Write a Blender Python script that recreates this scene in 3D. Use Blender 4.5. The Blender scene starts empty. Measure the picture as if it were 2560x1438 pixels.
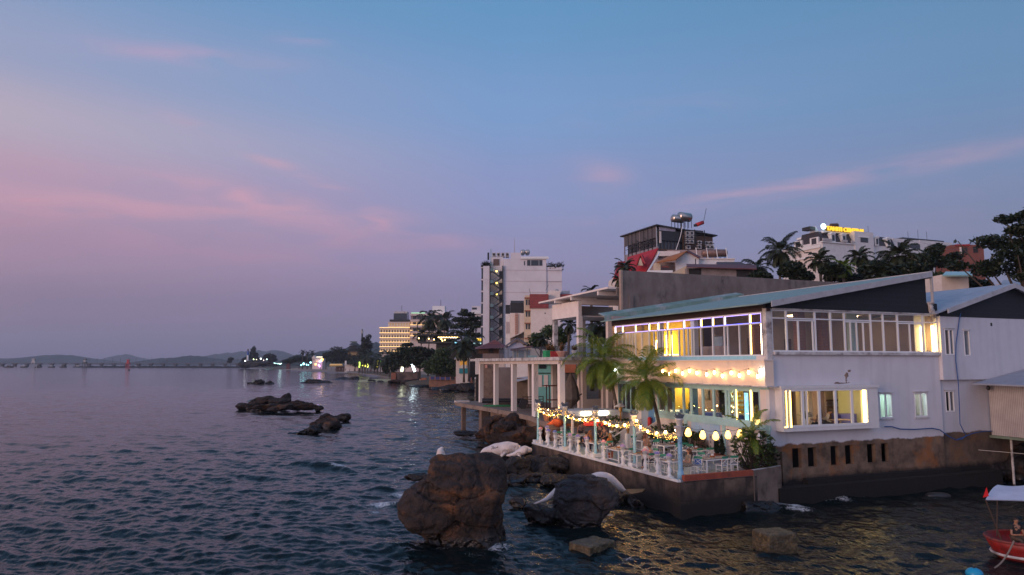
import bpy, math, random
import numpy as np
from mathutils import Vector, Matrix

rnd = random.Random(11)
rng = np.random.default_rng(11)
S = bpy.context.scene

# ---------------------------------------------------------------- camera, world, sun, exposure
CAM_H, PITCH, YAW, FPX = 7.4, math.radians(6.07), math.radians(21.68), 1776.0
cd = bpy.data.cameras.new("camera")
cd.sensor_width = 36.0
cd.lens = 36.0 * FPX / 2560.0
cd.clip_start, cd.clip_end = 0.5, 60000.0
cam = bpy.data.objects.new("camera", cd)
S.collection.objects.link(cam)
cam.location = (0, 0, CAM_H)
cam.rotation_euler = (math.pi / 2 + PITCH, 0, -YAW)
S.camera = cam

S.view_settings.view_transform = 'Standard'
S.view_settings.look = 'None'
S.view_settings.exposure = 0.0
S.view_settings.gamma = 1.0
S.render.engine = 'CYCLES'
S.cycles.use_denoising = True
S.cycles.max_bounces = 7
S.cycles.diffuse_bounces = 3
S.cycles.glossy_bounces = 3
S.cycles.transmission_bounces = 3
S.cycles.transparent_max_bounces = 12
S.cycles.sample_clamp_indirect = 4.0
S.cycles.volume_bounces = 0
S.cycles.caustics_reflective = False
S.cycles.caustics_refractive = False

SUN_AZ = math.radians(196)     # where the glow of the set sun lies, in the ground plane (from +x, anticlockwise)
SUN_EL = math.radians(6)
sd = bpy.data.lights.new("sun", 'SUN')
sd.energy = 1.75
sd.angle = math.radians(28)
sd.color = (1.0, 0.66, 0.53)
sun = bpy.data.objects.new("sun", sd)
S.collection.objects.link(sun)
_d = Vector((math.cos(SUN_AZ) * math.cos(SUN_EL), math.sin(SUN_AZ) * math.cos(SUN_EL), math.sin(SUN_EL)))
sun.rotation_euler = _d.to_track_quat('Z', 'Y').to_euler()

def nodes_of(nt):
 N, L = nt.nodes, nt.links
 def mk(t, **kw):
  n = N.new(t)
  for k, v in kw.items():
   if hasattr(n, k):
    setattr(n, k, v)
   else:
    n.inputs[k.replace('_', ' ')].default_value = v
  return n
 return N, L, mk

world = bpy.data.worlds.new("World")
S.world = world
world.use_nodes = True
N, L, mk = nodes_of(world.node_tree)
N.clear()
out = mk('ShaderNodeOutputWorld')
sky = mk('ShaderNodeTexSky')
sky.sky_type = 'NISHITA'
sky.sun_disc = False
sky.sun_elevation = math.radians(0.5)
sky.sun_rotation = math.pi / 2 - SUN_AZ
bg1 = mk('ShaderNodeBackground')
bg1.inputs['Strength'].default_value = 0.05
L.new(sky.outputs[0], bg1.inputs['Color'])
tc = mk('ShaderNodeTexCoord')
sep = mk('ShaderNodeSeparateXYZ')
L.new(tc.outputs['Generated'], sep.inputs[0])

def ramp(stops, src):
 r = mk('ShaderNodeValToRGB')
 r.color_ramp.interpolation = 'EASE'
 while len(r.color_ramp.elements) < len(stops):
  r.color_ramp.elements.new(0.5)
 for e, (p, c) in zip(r.color_ramp.elements, stops):
  e.position = p
  e.color = (*c, 1)
 L.new(src, r.inputs[0])
 return r.outputs[0]

def mathn(op, a, b=None, clamp=False):
 n = mk('ShaderNodeMath', operation=op)
 n.use_clamp = clamp
 for i, x in enumerate((a, b)):
  if x is None:
   continue
  if isinstance(x, (int, float)):
   n.inputs[i].default_value = x
  else:
   L.new(x, n.inputs[i])
 return n.outputs[0]

def mixc(f, a, b, mode='MIX'):
 n = mk('ShaderNodeMix', data_type='RGBA', blend_type=mode)
 for i, x in ((0, f), (6, a), (7, b)):
  if isinstance(x, (int, float)):
   n.inputs[i].default_value = x
  elif isinstance(x, tuple):
   n.inputs[i].default_value = (*x, 1)
  else:
   L.new(x, n.inputs[i])
 return n.outputs[2]

def srgb(r, g, b):
 f = lambda c: (c / 255 / 12.92) if c <= 10 else ((c / 255 + 0.055) / 1.055) ** 2.4
 return (f(r), f(g), f(b))

# how far to the west (the dusk side) a direction points, along the horizon
west = mk('ShaderNodeVectorMath', operation='DOT_PRODUCT')
L.new(tc.outputs['Generated'], west.inputs[0])
west.inputs[1].default_value = (-math.cos(YAW), math.sin(YAW), 0)
w = west.outputs['Value']
e = sep.outputs[2]
lowL = ramp([(0.0, srgb(121, 108, 138)), (0.07, srgb(136, 116, 150)), (0.13, srgb(166, 134, 164)), (0.21, srgb(184, 152, 178)), (0.28, srgb(182, 170, 190)),
   (0.35, srgb(150, 160, 194)), (0.47, srgb(106, 150, 194)), (0.62, srgb(96, 140, 190)), (1.0, srgb(110, 140, 190))], e)
midC = ramp([(0.0, srgb(122, 114, 152)), (0.09, srgb(128, 122, 166)), (0.15, srgb(138, 136, 182)), (0.24, srgb(134, 147, 196)),
   (0.34, srgb(116, 153, 203)), (0.47, srgb(92, 146, 194)), (0.62, srgb(90, 136, 188)), (1.0, srgb(110, 140, 190))], e)
lowR = ramp([(0.0, srgb(104, 110, 146)), (0.09, srgb(104, 114, 154)), (0.16, srgb(110, 124, 166)), (0.24, srgb(106, 132, 176)),
   (0.34, srgb(92, 136, 180)), (0.47, srgb(78, 132, 174)), (0.62, srgb(80, 126, 176)), (1.0, srgb(110, 140, 190))], e)
fl = mathn('MULTIPLY', mathn('SUBTRACT', w, 0.02), 1.85, True)
fr = mathn('MULTIPLY', mathn('SUBTRACT', -0.02, w), 1.9, True)
col = mixc(fl, midC, lowL)
col = mixc(fr, col, lowR)
# the afterglow itself, out of frame beyond the open sea
glow = mathn('MULTIPLY', mathn('POWER', mathn('MAXIMUM', mathn('SUBTRACT', w, 0.55), 0.0), 1.2), mathn('SUBTRACT', 1.0, mathn('MULTIPLY', mathn('ABSOLUTE', e), 2.2), True))
col = mixc(mathn('MULTIPLY', glow, 1.6, True), col, (1.05, 0.52, 0.40))
# unseen sky behind the viewer, brightened to add fill light to the scene
back = mk('ShaderNodeVectorMath', operation='DOT_PRODUCT')
L.new(tc.outputs['Generated'], back.inputs[0])
back.inputs[1].default_value = (-math.sin(YAW), -math.cos(YAW), 0)
col = mixc(mathn('MULTIPLY', mathn('ADD', back.outputs['Value'], -0.02), 1.6, True), col, (0.46, 0.50, 0.76))
# thin pink cirrus streaks
mp = mk('ShaderNodeMapping')
L.new(tc.outputs['Generated'], mp.inputs[0])
mp.inputs['Rotation'].default_value = (0, math.radians(-4), YAW)
mp.inputs['Scale'].default_value = (1.5, 1.5, 9.0)
n1 = mk('ShaderNodeTexNoise')
n1.inputs['Scale'].default_value = 1.75
n1.inputs['Detail'].default_value = 5.0
n1.inputs['Roughness'].default_value = 0.55
n1.inputs['Distortion'].default_value = 0.5
L.new(mp.outputs[0], n1.inputs['Vector'])
cl = mk('ShaderNodeMapRange')
cl.inputs['From Min'].default_value = 0.53
cl.inputs['From Max'].default_value = 0.80
L.new(n1.outputs[0], cl.inputs[0])
band = ramp([(0.03, (0, 0, 0)), (0.13, (1, 1, 1)), (0.20, (1, 1, 1)), (0.36, (0.15, 0.15, 0.15)), (0.5, (0, 0, 0))], e)
cm = mathn('MULTIPLY', cl.outputs[0], band)

def streak(u, v, du, dv, rot, amt):
 """a wisp of cirrus lit from below, at one place of the sky dome (direction, extent in radians)"""
 az = math.atan((u - 1280) / FPX)
 el = PITCH + math.atan((719 - v) / FPX)
 base = Vector((math.sin(YAW + az) * math.cos(el), math.cos(YAW + az) * math.cos(el), math.sin(el)))
 rt = Vector((math.cos(YAW + az), -math.sin(YAW + az), 0))
 up = rt.cross(base)
 if up.z < 0:
  up = -up
 c_, s_ = math.cos(rot), math.sin(rot)
 ax1 = rt * c_ + up * s_
 ax2 = up * c_ - rt * s_
 outs = []
 for ax, ext in ((ax1, du / FPX), (ax2, dv / FPX)):
  dn = mk('ShaderNodeVectorMath', operation='DOT_PRODUCT')
  sb = mk('ShaderNodeVectorMath', operation='SUBTRACT')
  L.new(tc.outputs['Generated'], sb.inputs[0])
  sb.inputs[1].default_value = base
  L.new(sb.outputs[0], dn.inputs[0])
  dn.inputs[1].default_value = ax
  q = mathn('DIVIDE', dn.outputs['Value'], ext)
  outs.append(mathn('MULTIPLY', q, q))
 fn = mk('ShaderNodeVectorMath', operation='DOT_PRODUCT')
 L.new(tc.outputs['Generated'], fn.inputs[0])
 fn.inputs[1].default_value = base
 front = mathn('GREATER_THAN', fn.outputs['Value'], 0.3)
 g = mathn('EXPONENT', mathn('MULTIPLY', mathn('ADD', outs[0], outs[1]), -1.0))
 return mathn('MULTIPLY', mathn('MULTIPLY', g, amt), front)

n2 = mk('ShaderNodeTexNoise')
n2.inputs['Scale'].default_value = 5.0
n2.inputs['Detail'].default_value = 6.0
n2.inputs['Distortion'].default_value = 0.6
L.new(mp.outputs[0], n2.inputs['Vector'])
wis = mk('ShaderNodeMapRange')
wis.inputs['From Min'].default_value = 0.36
wis.inputs['From Max'].default_value = 0.66
L.new(n2.outputs[0], wis.inputs[0])
tot = None
for st in ((330, 575, 400, 45, 0.02, .42), (560, 515, 300, 30, -0.10, .55), (880, 590, 240, 40, -0.05, .34), (920, 552, 55, 13, -0.28, .85),
   (420, 210, 190, 20, 0.09, .62), (735, 132, 60, 12, 0.05, .55), (1510, 440, 70, 34, -0.2, .34), (2050, 492, 420, 20, 0.10, .55),
   (720, 450, 330, 16, -0.36, .45), (120, 580, 260, 40, 0.0, .32), (1640, 290, 300, 30, 0.06, .10), (650, 660, 300, 30, -0.05, .22)):
 g = streak(*st)
 tot = g if tot is None else mathn('ADD', tot, g)
cm = mathn('ADD', mathn('MULTIPLY', cm, 0.12), mathn('MULTIPLY', tot, wis.outputs[0]), True)
pink = ramp([(0.0, srgb(150, 118, 160)), (0.12, srgb(206, 140, 166)), (0.22, srgb(222, 164, 180)), (0.45, srgb(190, 162, 196))], e)
col = mixc(mathn('MULTIPLY', cm, 0.95, True), col, pink)
# below the horizon: the same dim air
gnd = mathn('LESS_THAN', e, -0.02)
col = mixc(gnd, col, srgb(70, 66, 88))
bg2 = mk('ShaderNodeBackground')
bg2.inputs['Strength'].default_value = 1.0
L.new(col, bg2.inputs['Color'])
add = mk('ShaderNodeAddShader')
L.new(bg1.outputs[0], add.inputs[0])
L.new(bg2.outputs[0], add.inputs[1])
L.new(add.outputs[0], out.inputs['Surface'])

# ---------------------------------------------------------------- geometry of the place: from bearings to metres
RT = Vector((math.cos(YAW), -math.sin(YAW), 0))      # across the view
FW = Vector((math.sin(YAW), math.cos(YAW), 0))       # into the view
UPV = Vector((0, 0, 1))
_F = FW * math.cos(PITCH) + UPV * math.sin(PITCH)
_U = -FW * math.sin(PITCH) + UPV * math.cos(PITCH)
EYE = Vector((0, 0, CAM_H))

def ray(u, v):
 return RT * ((u - 1280) / FPX) + _F + _U * ((719 - v) / FPX)

def at(u, v, d):
 r = ray(u, v)
 return EYE + r * (d / r.dot(FW))

def gx(u, v, x):
 r = ray(u, v)
 return EYE + r * (x / r.x)

def gy(u, v, y):
 r = ray(u, v)
 return EYE + r * (y / r.y)

def gz(u, v, z=0.0):
 r = ray(u, v)
 return EYE + r * ((z - CAM_H) / r.z)

def ZV(v, d):
 return at(1280, v, d).z

def XU(u, v, d):
 return at(u, v, d).dot(RT)

VIEW = Matrix.Rotation(-YAW, 4, 'Z')                  # local x across the view, y into it

# ---------------------------------------------------------------- helpers
def tag(o, label=None, cat=None, group=None, kind=None):
 if label:
  o['label'] = label
 if cat:
  o['category'] = cat
 if group:
  o['group'] = group
 if kind:
  o['kind'] = kind
 return o

def thing(name, label, cat, loc=(0, 0, 0), rz=0.0, group=None):
 o = bpy.data.objects.new(name, None)
 S.collection.objects.link(o)
 o.empty_display_size = 0.2
 o.location = loc
 o.rotation_euler = (0, 0, rz)
 return tag(o, label, cat, group)

def kids(o):
 return [c for c in ALLKIDS.get(o.name, [])]

ALLKIDS = {}

def adopt(o, parent, world=False):
 o.parent = parent
 ALLKIDS.setdefault(parent.name, []).append(o)
 if world:                                         # geometry given in world metres
  o.matrix_parent_inverse = root_world(parent).inverted()
 return o

def root_world(p):
 m = Matrix.LocRotScale(p.location, p.rotation_euler, p.scale)
 if p.parent:
  return root_world(p.parent) @ p.matrix_parent_inverse @ m
 return m

def dup(o, loc=None, rz=None, label=None, scale=None, parent=None, group=None):
 c = o.copy()
 S.collection.objects.link(c)
 if parent is not None:
  c.parent = parent
  ALLKIDS.setdefault(parent.name, []).append(c)
 if loc is not None:
  c.location = loc
 if rz is not None:
  c.rotation_euler = (c.rotation_euler[0], c.rotation_euler[1], rz)
 if scale is not None:
  c.scale = (scale,) * 3 if isinstance(scale, (int, float)) else scale
 if label:
  c['label'] = label
 if group:
  c['group'] = group
 for k in kids(o):
  dup(k, parent=c)
 return c

class MB:
 def __init__(s, M=None):
  s.v, s.f, s.mi, s.M, s.m = [], [], [], M, 0

 def add(s, vs, fs):
  b = len(s.v)
  if s.M is not None:
   vs = [s.M @ Vector(p) for p in vs]
  s.v += [tuple(p) for p in vs]
  s.f += [tuple(b + i for i in f) for f in fs]
  s.mi += [s.m] * len(fs)
  return s

 def box(s, x0, x1, y0, y1, z0, z1):
  return s.add([(x0, y0, z0), (x1, y0, z0), (x1, y1, z0), (x0, y1, z0), (x0, y0, z1), (x1, y0, z1), (x1, y1, z1), (x0, y1, z1)],
   [(3, 2, 1, 0), (4, 5, 6, 7), (0, 1, 5, 4), (1, 2, 6, 5), (2, 3, 7, 6), (3, 0, 4, 7)])

 def cbox(s, c, size, rz=0.0, tilt=None):
  R_ = Matrix.Rotation(rz, 3, 'Z')
  if tilt is not None:
   R_ = R_ @ Matrix.Rotation(tilt[1], 3, tilt[0])
  hx, hy, hz = size[0] / 2, size[1] / 2, size[2] / 2
  P = [Vector(c) + R_ @ Vector((a * hx, b * hy, d * hz)) for d in (-1, 1) for a, b in ((-1, -1), (1, -1), (1, 1), (-1, 1))]
  return s.add(P, [(3, 2, 1, 0), (4, 5, 6, 7), (0, 1, 5, 4), (1, 2, 6, 5), (2, 3, 7, 6), (3, 0, 4, 7)])

 def quad(s, *p):
  return s.add(list(p), [tuple(range(len(p)))])

 def prism(s, poly, z0, z1):
  n = len(poly)
  if not isinstance(z1, (list, tuple)):
   z1 = [z1] * n
  if not isinstance(z0, (list, tuple)):
   z0 = [z0] * n
  vs = [(p[0], p[1], z0[i]) for i, p in enumerate(poly)] + [(p[0], p[1], z1[i]) for i, p in enumerate(poly)]
  return s.add(vs, [tuple(reversed(range(n))), tuple(range(n, 2 * n))] + [(i, (i + 1) % n, n + (i + 1) % n, n + i) for i in range(n)])

 def slab(s, pts, th):
  """a plate through coplanar points, given thickness along its normal"""
  P = [Vector(p) for p in pts]
  n = (P[1] - P[0]).cross(P[2] - P[0]).normalized() * th
  k = len(P)
  return s.add(P + [p - n for p in P], [tuple(range(k)), tuple(reversed(range(k, 2 * k)))] + [(i, k + i, k + (i + 1) % k, (i + 1) % k) for i in range(k)])

 def tube(s, pts, r, n=6, cap=True):
  P = [Vector(p) for p in pts]
  k = len(P)
  rs = r if isinstance(r, (list, tuple)) else [r] * k
  vs, fs = [], []
  prev = None
  for i, p in enumerate(P):
   t = (P[min(i + 1, k - 1)] - P[max(i - 1, 0)])
   t = t.normalized() if t.length > 1e-9 else Vector((0, 0, 1))
   if prev is None:
    a = t.orthogonal().normalized()
   else:
    a = prev - t * prev.dot(t)
    a = a.normalized() if a.length > 1e-6 else t.orthogonal().normalized()
   prev = a
   b = t.cross(a)
   for j in range(n):
    q = 2 * math.pi * j / n
    vs.append(p + (a * math.cos(q) + b * math.sin(q)) * rs[i])
  for i in range(k - 1):
   for j in range(n):
    fs.append((i * n + j, i * n + (j + 1) % n, (i + 1) * n + (j + 1) % n, (i + 1) * n + j))
  if cap:
   fs += [tuple(reversed(range(n))), tuple(range((k - 1) * n, k * n))]
  return s.add(vs, fs)

 def lathe(s, c, prof, n=12):
  vs, fs = [], []
  for r, z in prof:
   for j in range(n):
    q = 2 * math.pi * j / n
    vs.append((c[0] + r * math.cos(q), c[1] + r * math.sin(q), c[2] + z))
  k = len(prof)
  for i in range(k - 1):
   for j in range(n):
    fs.append((i * n + j, i * n + (j + 1) % n, (i + 1) * n + (j + 1) % n, (i + 1) * n + j))
  fs += [tuple(reversed(range(n))), tuple(range((k - 1) * n, k * n))]
  return s.add(vs, fs)

 def ball(s, c, r, nu=10, nv=6):
  r = (r, r, r) if isinstance(r, (int, float)) else r
  vs = [(c[0], c[1], c[2] - r[2])]
  for i in range(1, nv):
   a = math.pi * i / nv
   for j in range(nu):
    q = 2 * math.pi * j / nu
    vs.append((c[0] + r[0] * math.sin(a) * math.cos(q), c[1] + r[1] * math.sin(a) * math.sin(q), c[2] - r[2] * math.cos(a)))
  vs.append((c[0], c[1], c[2] + r[2]))
  fs = [(0, 1 + (j + 1) % nu, 1 + j) for j in range(nu)]
  for i in range(nv - 2):
   for j in range(nu):
    a, b = 1 + i * nu, 1 + (i + 1) * nu
    fs.append((a + j, a + (j + 1) % nu, b + (j + 1) % nu, b + j))
  l = len(vs) - 1
  a = 1 + (nv - 2) * nu
  fs += [(a + j, a + (j + 1) % nu, l) for j in range(nu)]
  return s.add(vs, fs)

 def build(s, name, mat, parent=None, smooth=False, world=False):
  me = bpy.data.meshes.new(name)
  me.from_pydata(s.v, [], s.f)
  mats = mat if isinstance(mat, (list, tuple)) else [mat]
  for m in mats:
   me.materials.append(m)
  if len(mats) > 1:
   me.polygons.foreach_set('material_index', s.mi)
  if smooth:
   me.polygons.foreach_set('use_smooth', [True] * len(s.f))
  me.update()
  o = bpy.data.objects.new(name, me)
  S.collection.objects.link(o)
  if parent is not None:
   adopt(o, parent, world)
  return o

def np_mesh(name, V, F, mat, parent=None, smooth=False, world=False):
 """a mesh from arrays of vertices and of equal faces (quads or triangles)"""
 me = bpy.data.meshes.new(name)
 V = np.asarray(V, dtype=np.float32)
 F = np.asarray(F, dtype=np.int32)
 k = F.shape[1]
 me.vertices.add(len(V))
 me.vertices.foreach_set('co', V.ravel())
 me.loops.add(F.size)
 me.loops.foreach_set('vertex_index', F.ravel())
 me.polygons.add(len(F))
 me.polygons.foreach_set('loop_start', np.arange(0, F.size, k, dtype=np.int32))
 me.polygons.foreach_set('loop_total', np.full(len(F), k, dtype=np.int32))
 if smooth:
  me.polygons.foreach_set('use_smooth', np.ones(len(F), dtype=bool))
 me.materials.append(mat)
 me.update(calc_edges=True)
 o = bpy.data.objects.new(name, me)
 S.collection.objects.link(o)
 if parent is not None:
  adopt(o, parent, world)
 return o

# ---------------------------------------------------------------- materials
def M(name, c1, c2=None, scale=3.0, rough=0.7, metal=0.0, bump=0.0, bscale=None, emit=None, estr=0.0, spec=0.5, stretch=(1, 1, 1),
  c3=None, s3=0.6, th3=(0.5, 0.62), wave=None, coord='Object', detail=5.0):
 m = bpy.data.materials.new(name)
 m.use_nodes = True
 nt = m.node_tree
 N, L, mk = nodes_of(nt)
 b = N['Principled BSDF']
 b.inputs['Base Color'].default_value = (*c1, 1)
 b.inputs['Roughness'].default_value = rough
 b.inputs['Metallic'].default_value = metal
 b.inputs['Specular IOR Level'].default_value = spec
 if emit:
  b.inputs['Emission Color'].default_value = (*emit, 1)
  b.inputs['Emission Strength'].default_value = estr
 if c2 or bump or c3 or wave:
  tc = mk('ShaderNodeTexCoord')
  mp = mk('ShaderNodeMapping')
  mp.inputs['Scale'].default_value = stretch
  L.new(tc.outputs[coord], mp.inputs[0])
  n = mk('ShaderNodeTexNoise')
  n.inputs['Scale'].default_value = scale
  n.inputs['Detail'].default_value = detail
  n.inputs['Roughness'].default_value = 0.6
  L.new(mp.outputs[0], n.inputs['Vector'])
  colr = None
  if c2:
   r = mk('ShaderNodeMapRange')
   r.inputs['From Min'].default_value = 0.34
   r.inputs['From Max'].default_value = 0.66
   L.new(n.outputs[0], r.inputs[0])
   x = mk('ShaderNodeMix', data_type='RGBA')
   x.inputs[6].default_value = (*c1, 1)
   x.inputs[7].default_value = (*c2, 1)
   L.new(r.outputs[0], x.inputs[0])
   colr = x.outputs[2]
  if c3:
   n3 = mk('ShaderNodeTexNoise')
   n3.inputs['Scale'].default_value = s3
   n3.inputs['Detail'].default_value = 8.0
   n3.inputs['Roughness'].default_value = 0.65
   L.new(mp.outputs[0], n3.inputs['Vector'])
   r3 = mk('ShaderNodeMapRange')
   r3.inputs['From Min'].default_value = th3[0]
   r3.inputs['From Max'].default_value = th3[1]
   L.new(n3.outputs[0], r3.inputs[0])
   x = mk('ShaderNodeMix', data_type='RGBA')
   L.new(r3.outputs[0], x.inputs[0])
   if colr:
    L.new(colr, x.inputs[6])
   else:
    x.inputs[6].default_value = (*c1, 1)
   x.inputs[7].default_value = (*c3, 1)
   colr = x.outputs[2]
  h = n.outputs[0]
  if wave:                                       # (axis, bands per metre, dark colour, profile)
   wv = mk('ShaderNodeTexWave')
   wv.wave_type = 'BANDS'
   wv.bands_direction = wave[0]
   wv.wave_profile = wave[3] if len(wave) > 3 else 'SIN'
   wv.inputs['Scale'].default_value = wave[1] * math.pi / 10.0
   wv.inputs['Distortion'].default_value = 0.0
   L.new(tc.outputs[coord], wv.inputs['Vector'])
   if wave[2]:
    pr = mk('ShaderNodeMapRange')
    pr.inputs['From Min'].default_value = 0.0
    pr.inputs['From Max'].default_value = 0.18
    pr.inputs['To Min'].default_value = 1.0
    pr.inputs['To Max'].default_value = 0.0
    L.new(wv.outputs['Fac'], pr.inputs[0])
    x = mk('ShaderNodeMix', data_type='RGBA')
    L.new(pr.outputs[0], x.inputs[0])
    if colr:
     L.new(colr, x.inputs[6])
    else:
     x.inputs[6].default_value = (*c1, 1)
    x.inputs[7].default_value = (*wave[2], 1)
    colr = x.outputs[2]
   h = wv.outputs['Fac']
  if colr:
   L.new(colr, b.inputs['Base Color'])
  if bump:
   bp = mk('ShaderNodeBump')
   bp.inputs['Strength'].default_value = min(1.0, bump * 4)
   bp.inputs['Distance'].default_value = bump
   if bscale and not wave:
    nb = mk('ShaderNodeTexNoise')
    nb.inputs['Scale'].default_value = bscale
    nb.inputs['Detail'].default_value = 6.0
    L.new(mp.outputs[0], nb.inputs['Vector'])
    h = nb.outputs[0]
   L.new(h, bp.inputs['Height'])
   L.new(bp.outputs[0], b.inputs['Normal'])
 return m

def emitter(name, c, strength, base=None, sampled=True):
 m = bpy.data.materials.new(name)
 m.use_nodes = True
 b = m.node_tree.nodes['Principled BSDF']
 b.inputs['Base Color'].default_value = (*(base or (0.6, 0.6, 0.6)), 1)
 b.inputs['Emission Color'].default_value = (*c, 1)
 b.inputs['Emission Strength'].default_value = strength
 if not sampled:
  m.cycles.emission_sampling = 'NONE'
 return m

def glass(name, tint=(0.85, 0.9, 0.92), refl=1.0):
 m = bpy.data.materials.new(name)
 m.use_nodes = True
 N, L, mk = nodes_of(m.node_tree)
 N.clear()
 o = mk('ShaderNodeOutputMaterial')
 t = mk('ShaderNodeBsdfTransparent')
 t.inputs[0].default_value = (*tint, 1)
 g = mk('ShaderNodeBsdfGlossy')
 g.inputs['Roughness'].default_value = 0.03
 ge = mk('ShaderNodeNewGeometry')
 dt = mk('ShaderNodeVectorMath', operation='DOT_PRODUCT')
 L.new(ge.outputs['Incoming'], dt.inputs[0])
 L.new(ge.outputs['True Normal'], dt.inputs[1])

 def mm(op, a, b=0.0):
  n = mk('ShaderNodeMath', operation=op)
  for q, x in enumerate((a, b)):
   if isinstance(x, float):
    n.inputs[q].default_value = x
   else:
    L.new(x, n.inputs[q])
  return n.outputs[0]
 sch = mm('POWER', mm('SUBTRACT', 1.0, mm('ABSOLUTE', dt.outputs['Value'])), 5.0)
 k = mk('ShaderNodeMath', operation='MULTIPLY_ADD')      # reflection of one thin pane: two faces, same from both sides
 k.inputs[1].default_value = 0.9 * min(refl, 1.0)
 k.inputs[2].default_value = 0.075 * refl
 k.use_clamp = True
 L.new(sch, k.inputs[0])
 x = mk('ShaderNodeMixShader')
 L.new(k.outputs[0], x.inputs[0])
 L.new(t.outputs[0], x.inputs[1])
 L.new(g.outputs[0], x.inputs[2])
 L.new(x.outputs[0], o.inputs[0])
 return m

mWHITE = M("white_plaster", (0.70, 0.68, 0.66), (0.60, 0.58, 0.57), 1.2, 0.75, bump=0.004, bscale=30, c3=(0.45, 0.42, 0.41), s3=0.9, th3=(0.62, 0.80))
mWHITE2 = M("weathered_white_plaster", (0.66, 0.63, 0.60), (0.54, 0.50, 0.47), 1.6, 0.8, bump=0.005, bscale=25, c3=(0.28, 0.25, 0.23), s3=1.5, th3=(0.60, 0.78), stretch=(1, 1, 0.35))
mPAINT = M("white_paint", (0.78, 0.77, 0.75), (0.70, 0.69, 0.67), 4.0, 0.5)
mGRIME = M("grimy_white", (0.62, 0.60, 0.58), (0.40, 0.37, 0.35), 2.5, 0.85, c3=(0.16, 0.13, 0.12), s3=1.3, th3=(0.50, 0.66), bump=0.006, bscale=18)
mMINT = M("mint_paint", (0.40, 0.62, 0.59), (0.34, 0.54, 0.52), 3.0, 0.5)
mSKYB = M("pale_blue_paint", (0.33, 0.62, 0.68), (0.28, 0.54, 0.60), 3.0, 0.5)
mFRAME = M("white_aluminium", (0.72, 0.72, 0.72), None, rough=0.35, spec=0.5)
mTILE = M("dark_roof_tile", (0.004, 0.005, 0.008), (0.008, 0.009, 0.013), 6, 0.7, bump=0.012, wave=('Z', 3.4, (0.012, 0.014, 0.02), 'SAW'))
mROOF = M("teal_sheet_roof", (0.25, 0.36, 0.33), (0.18, 0.27, 0.25), 2.2, 0.75, c3=(0.12, 0.16, 0.16), s3=4.5, th3=(0.62, 0.70), bump=0.02, wave=('Y', 5.0, None))
mFASC = M("pale_metal_trim", (0.42, 0.42, 0.44), (0.33, 0.33, 0.35), 2.0, 0.65, c3=(.2, .19, .19), s3=1.5, th3=(.6, .75))
mCONC = M("old_concrete", (0.21, 0.175, 0.16), (0.14, 0.115, 0.10), 1.1, 0.9, bump=0.012, bscale=14, c3=(0.055, 0.045, 0.04), s3=0.8, th3=(0.56, 0.75), stretch=(1, 1, 0.6))
mCONC2 = M("brown_concrete", (0.23, 0.16, 0.12), (0.15, 0.10, 0.075), 1.6, 0.9, bump=0.015, bscale=12, c3=(0.06, 0.04, 0.03), s3=1.1, th3=(0.55, 0.7))
mDARKIN = M("dark_interior", (0.012, 0.011, 0.010))
mGLASS = glass("window_glass")
mGLASSD = glass("dark_window_glass", (0.25, 0.27, 0.3), 1.6)
mTRUNK = M("palm_trunk", (0.13, 0.10, 0.075), (0.07, 0.055, 0.04), 6, 0.9, bump=0.02, wave=('Z', 9, (0.04, 0.03, 0.025)))
mBARK = M("bark", (0.075, 0.055, 0.042), (0.045, 0.033, 0.026), 8, 0.9, bump=0.02, bscale=20)
mBLACK = M("black_metal", (0.018, 0.018, 0.02), rough=0.45)
mSTEEL = M("stainless_steel", (0.52, 0.46, 0.40), (0.42, 0.37, 0.33), 2, 0.28, metal=0.9)
mWOODD = M("dark_timber", (0.10, 0.055, 0.035), (0.06, 0.033, 0.022), 5, 0.8, stretch=(1, 1, 0.2))
mRED = M("red_paint", (0.50, 0.02, 0.015), (0.42, 0.015, 0.015), 3, 0.5)

def leafmat(name, a, b, trans=0.25, rough=0.5):
 m = bpy.data.materials.new(name)
 m.use_nodes = True
 N, L, mk = nodes_of(m.node_tree)
 p = N['Principled BSDF']
 o = N['Material Output']
 g = mk('ShaderNodeNewGeometry')
 tcn = mk('ShaderNodeTexCoord')
 nz = mk('ShaderNodeTexNoise')
 nz.inputs['Scale'].default_value = 1.3
 L.new(tcn.outputs['Object'], nz.inputs['Vector'])
 ad = mk('ShaderNodeMath', operation='ADD')
 L.new(g.outputs['Random Per Island'], ad.inputs[0])
 L.new(nz.outputs[0], ad.inputs[1])
 mr = mk('ShaderNodeMapRange')
 mr.inputs['From Min'].default_value = 0.45
 mr.inputs['From Max'].default_value = 1.45
 L.new(ad.outputs[0], mr.inputs[0])
 x = mk('ShaderNodeMix', data_type='RGBA')
 x.inputs[6].default_value = (*a, 1)
 x.inputs[7].default_value = (*b, 1)
 L.new(mr.outputs[0], x.inputs[0])
 L.new(x.outputs[2], p.inputs['Base Color'])
 p.inputs['Roughness'].default_value = rough
 t = mk('ShaderNodeBsdfTranslucent')
 L.new(x.outputs[2], t.inputs[0])
 mx = mk('ShaderNodeMixShader')
 mx.inputs[0].default_value = trans
 L.new(p.outputs[0], mx.inputs[1])
 L.new(t.outputs[0], mx.inputs[2])
 L.new(mx.outputs[0], o.inputs[0])
 return m

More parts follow.
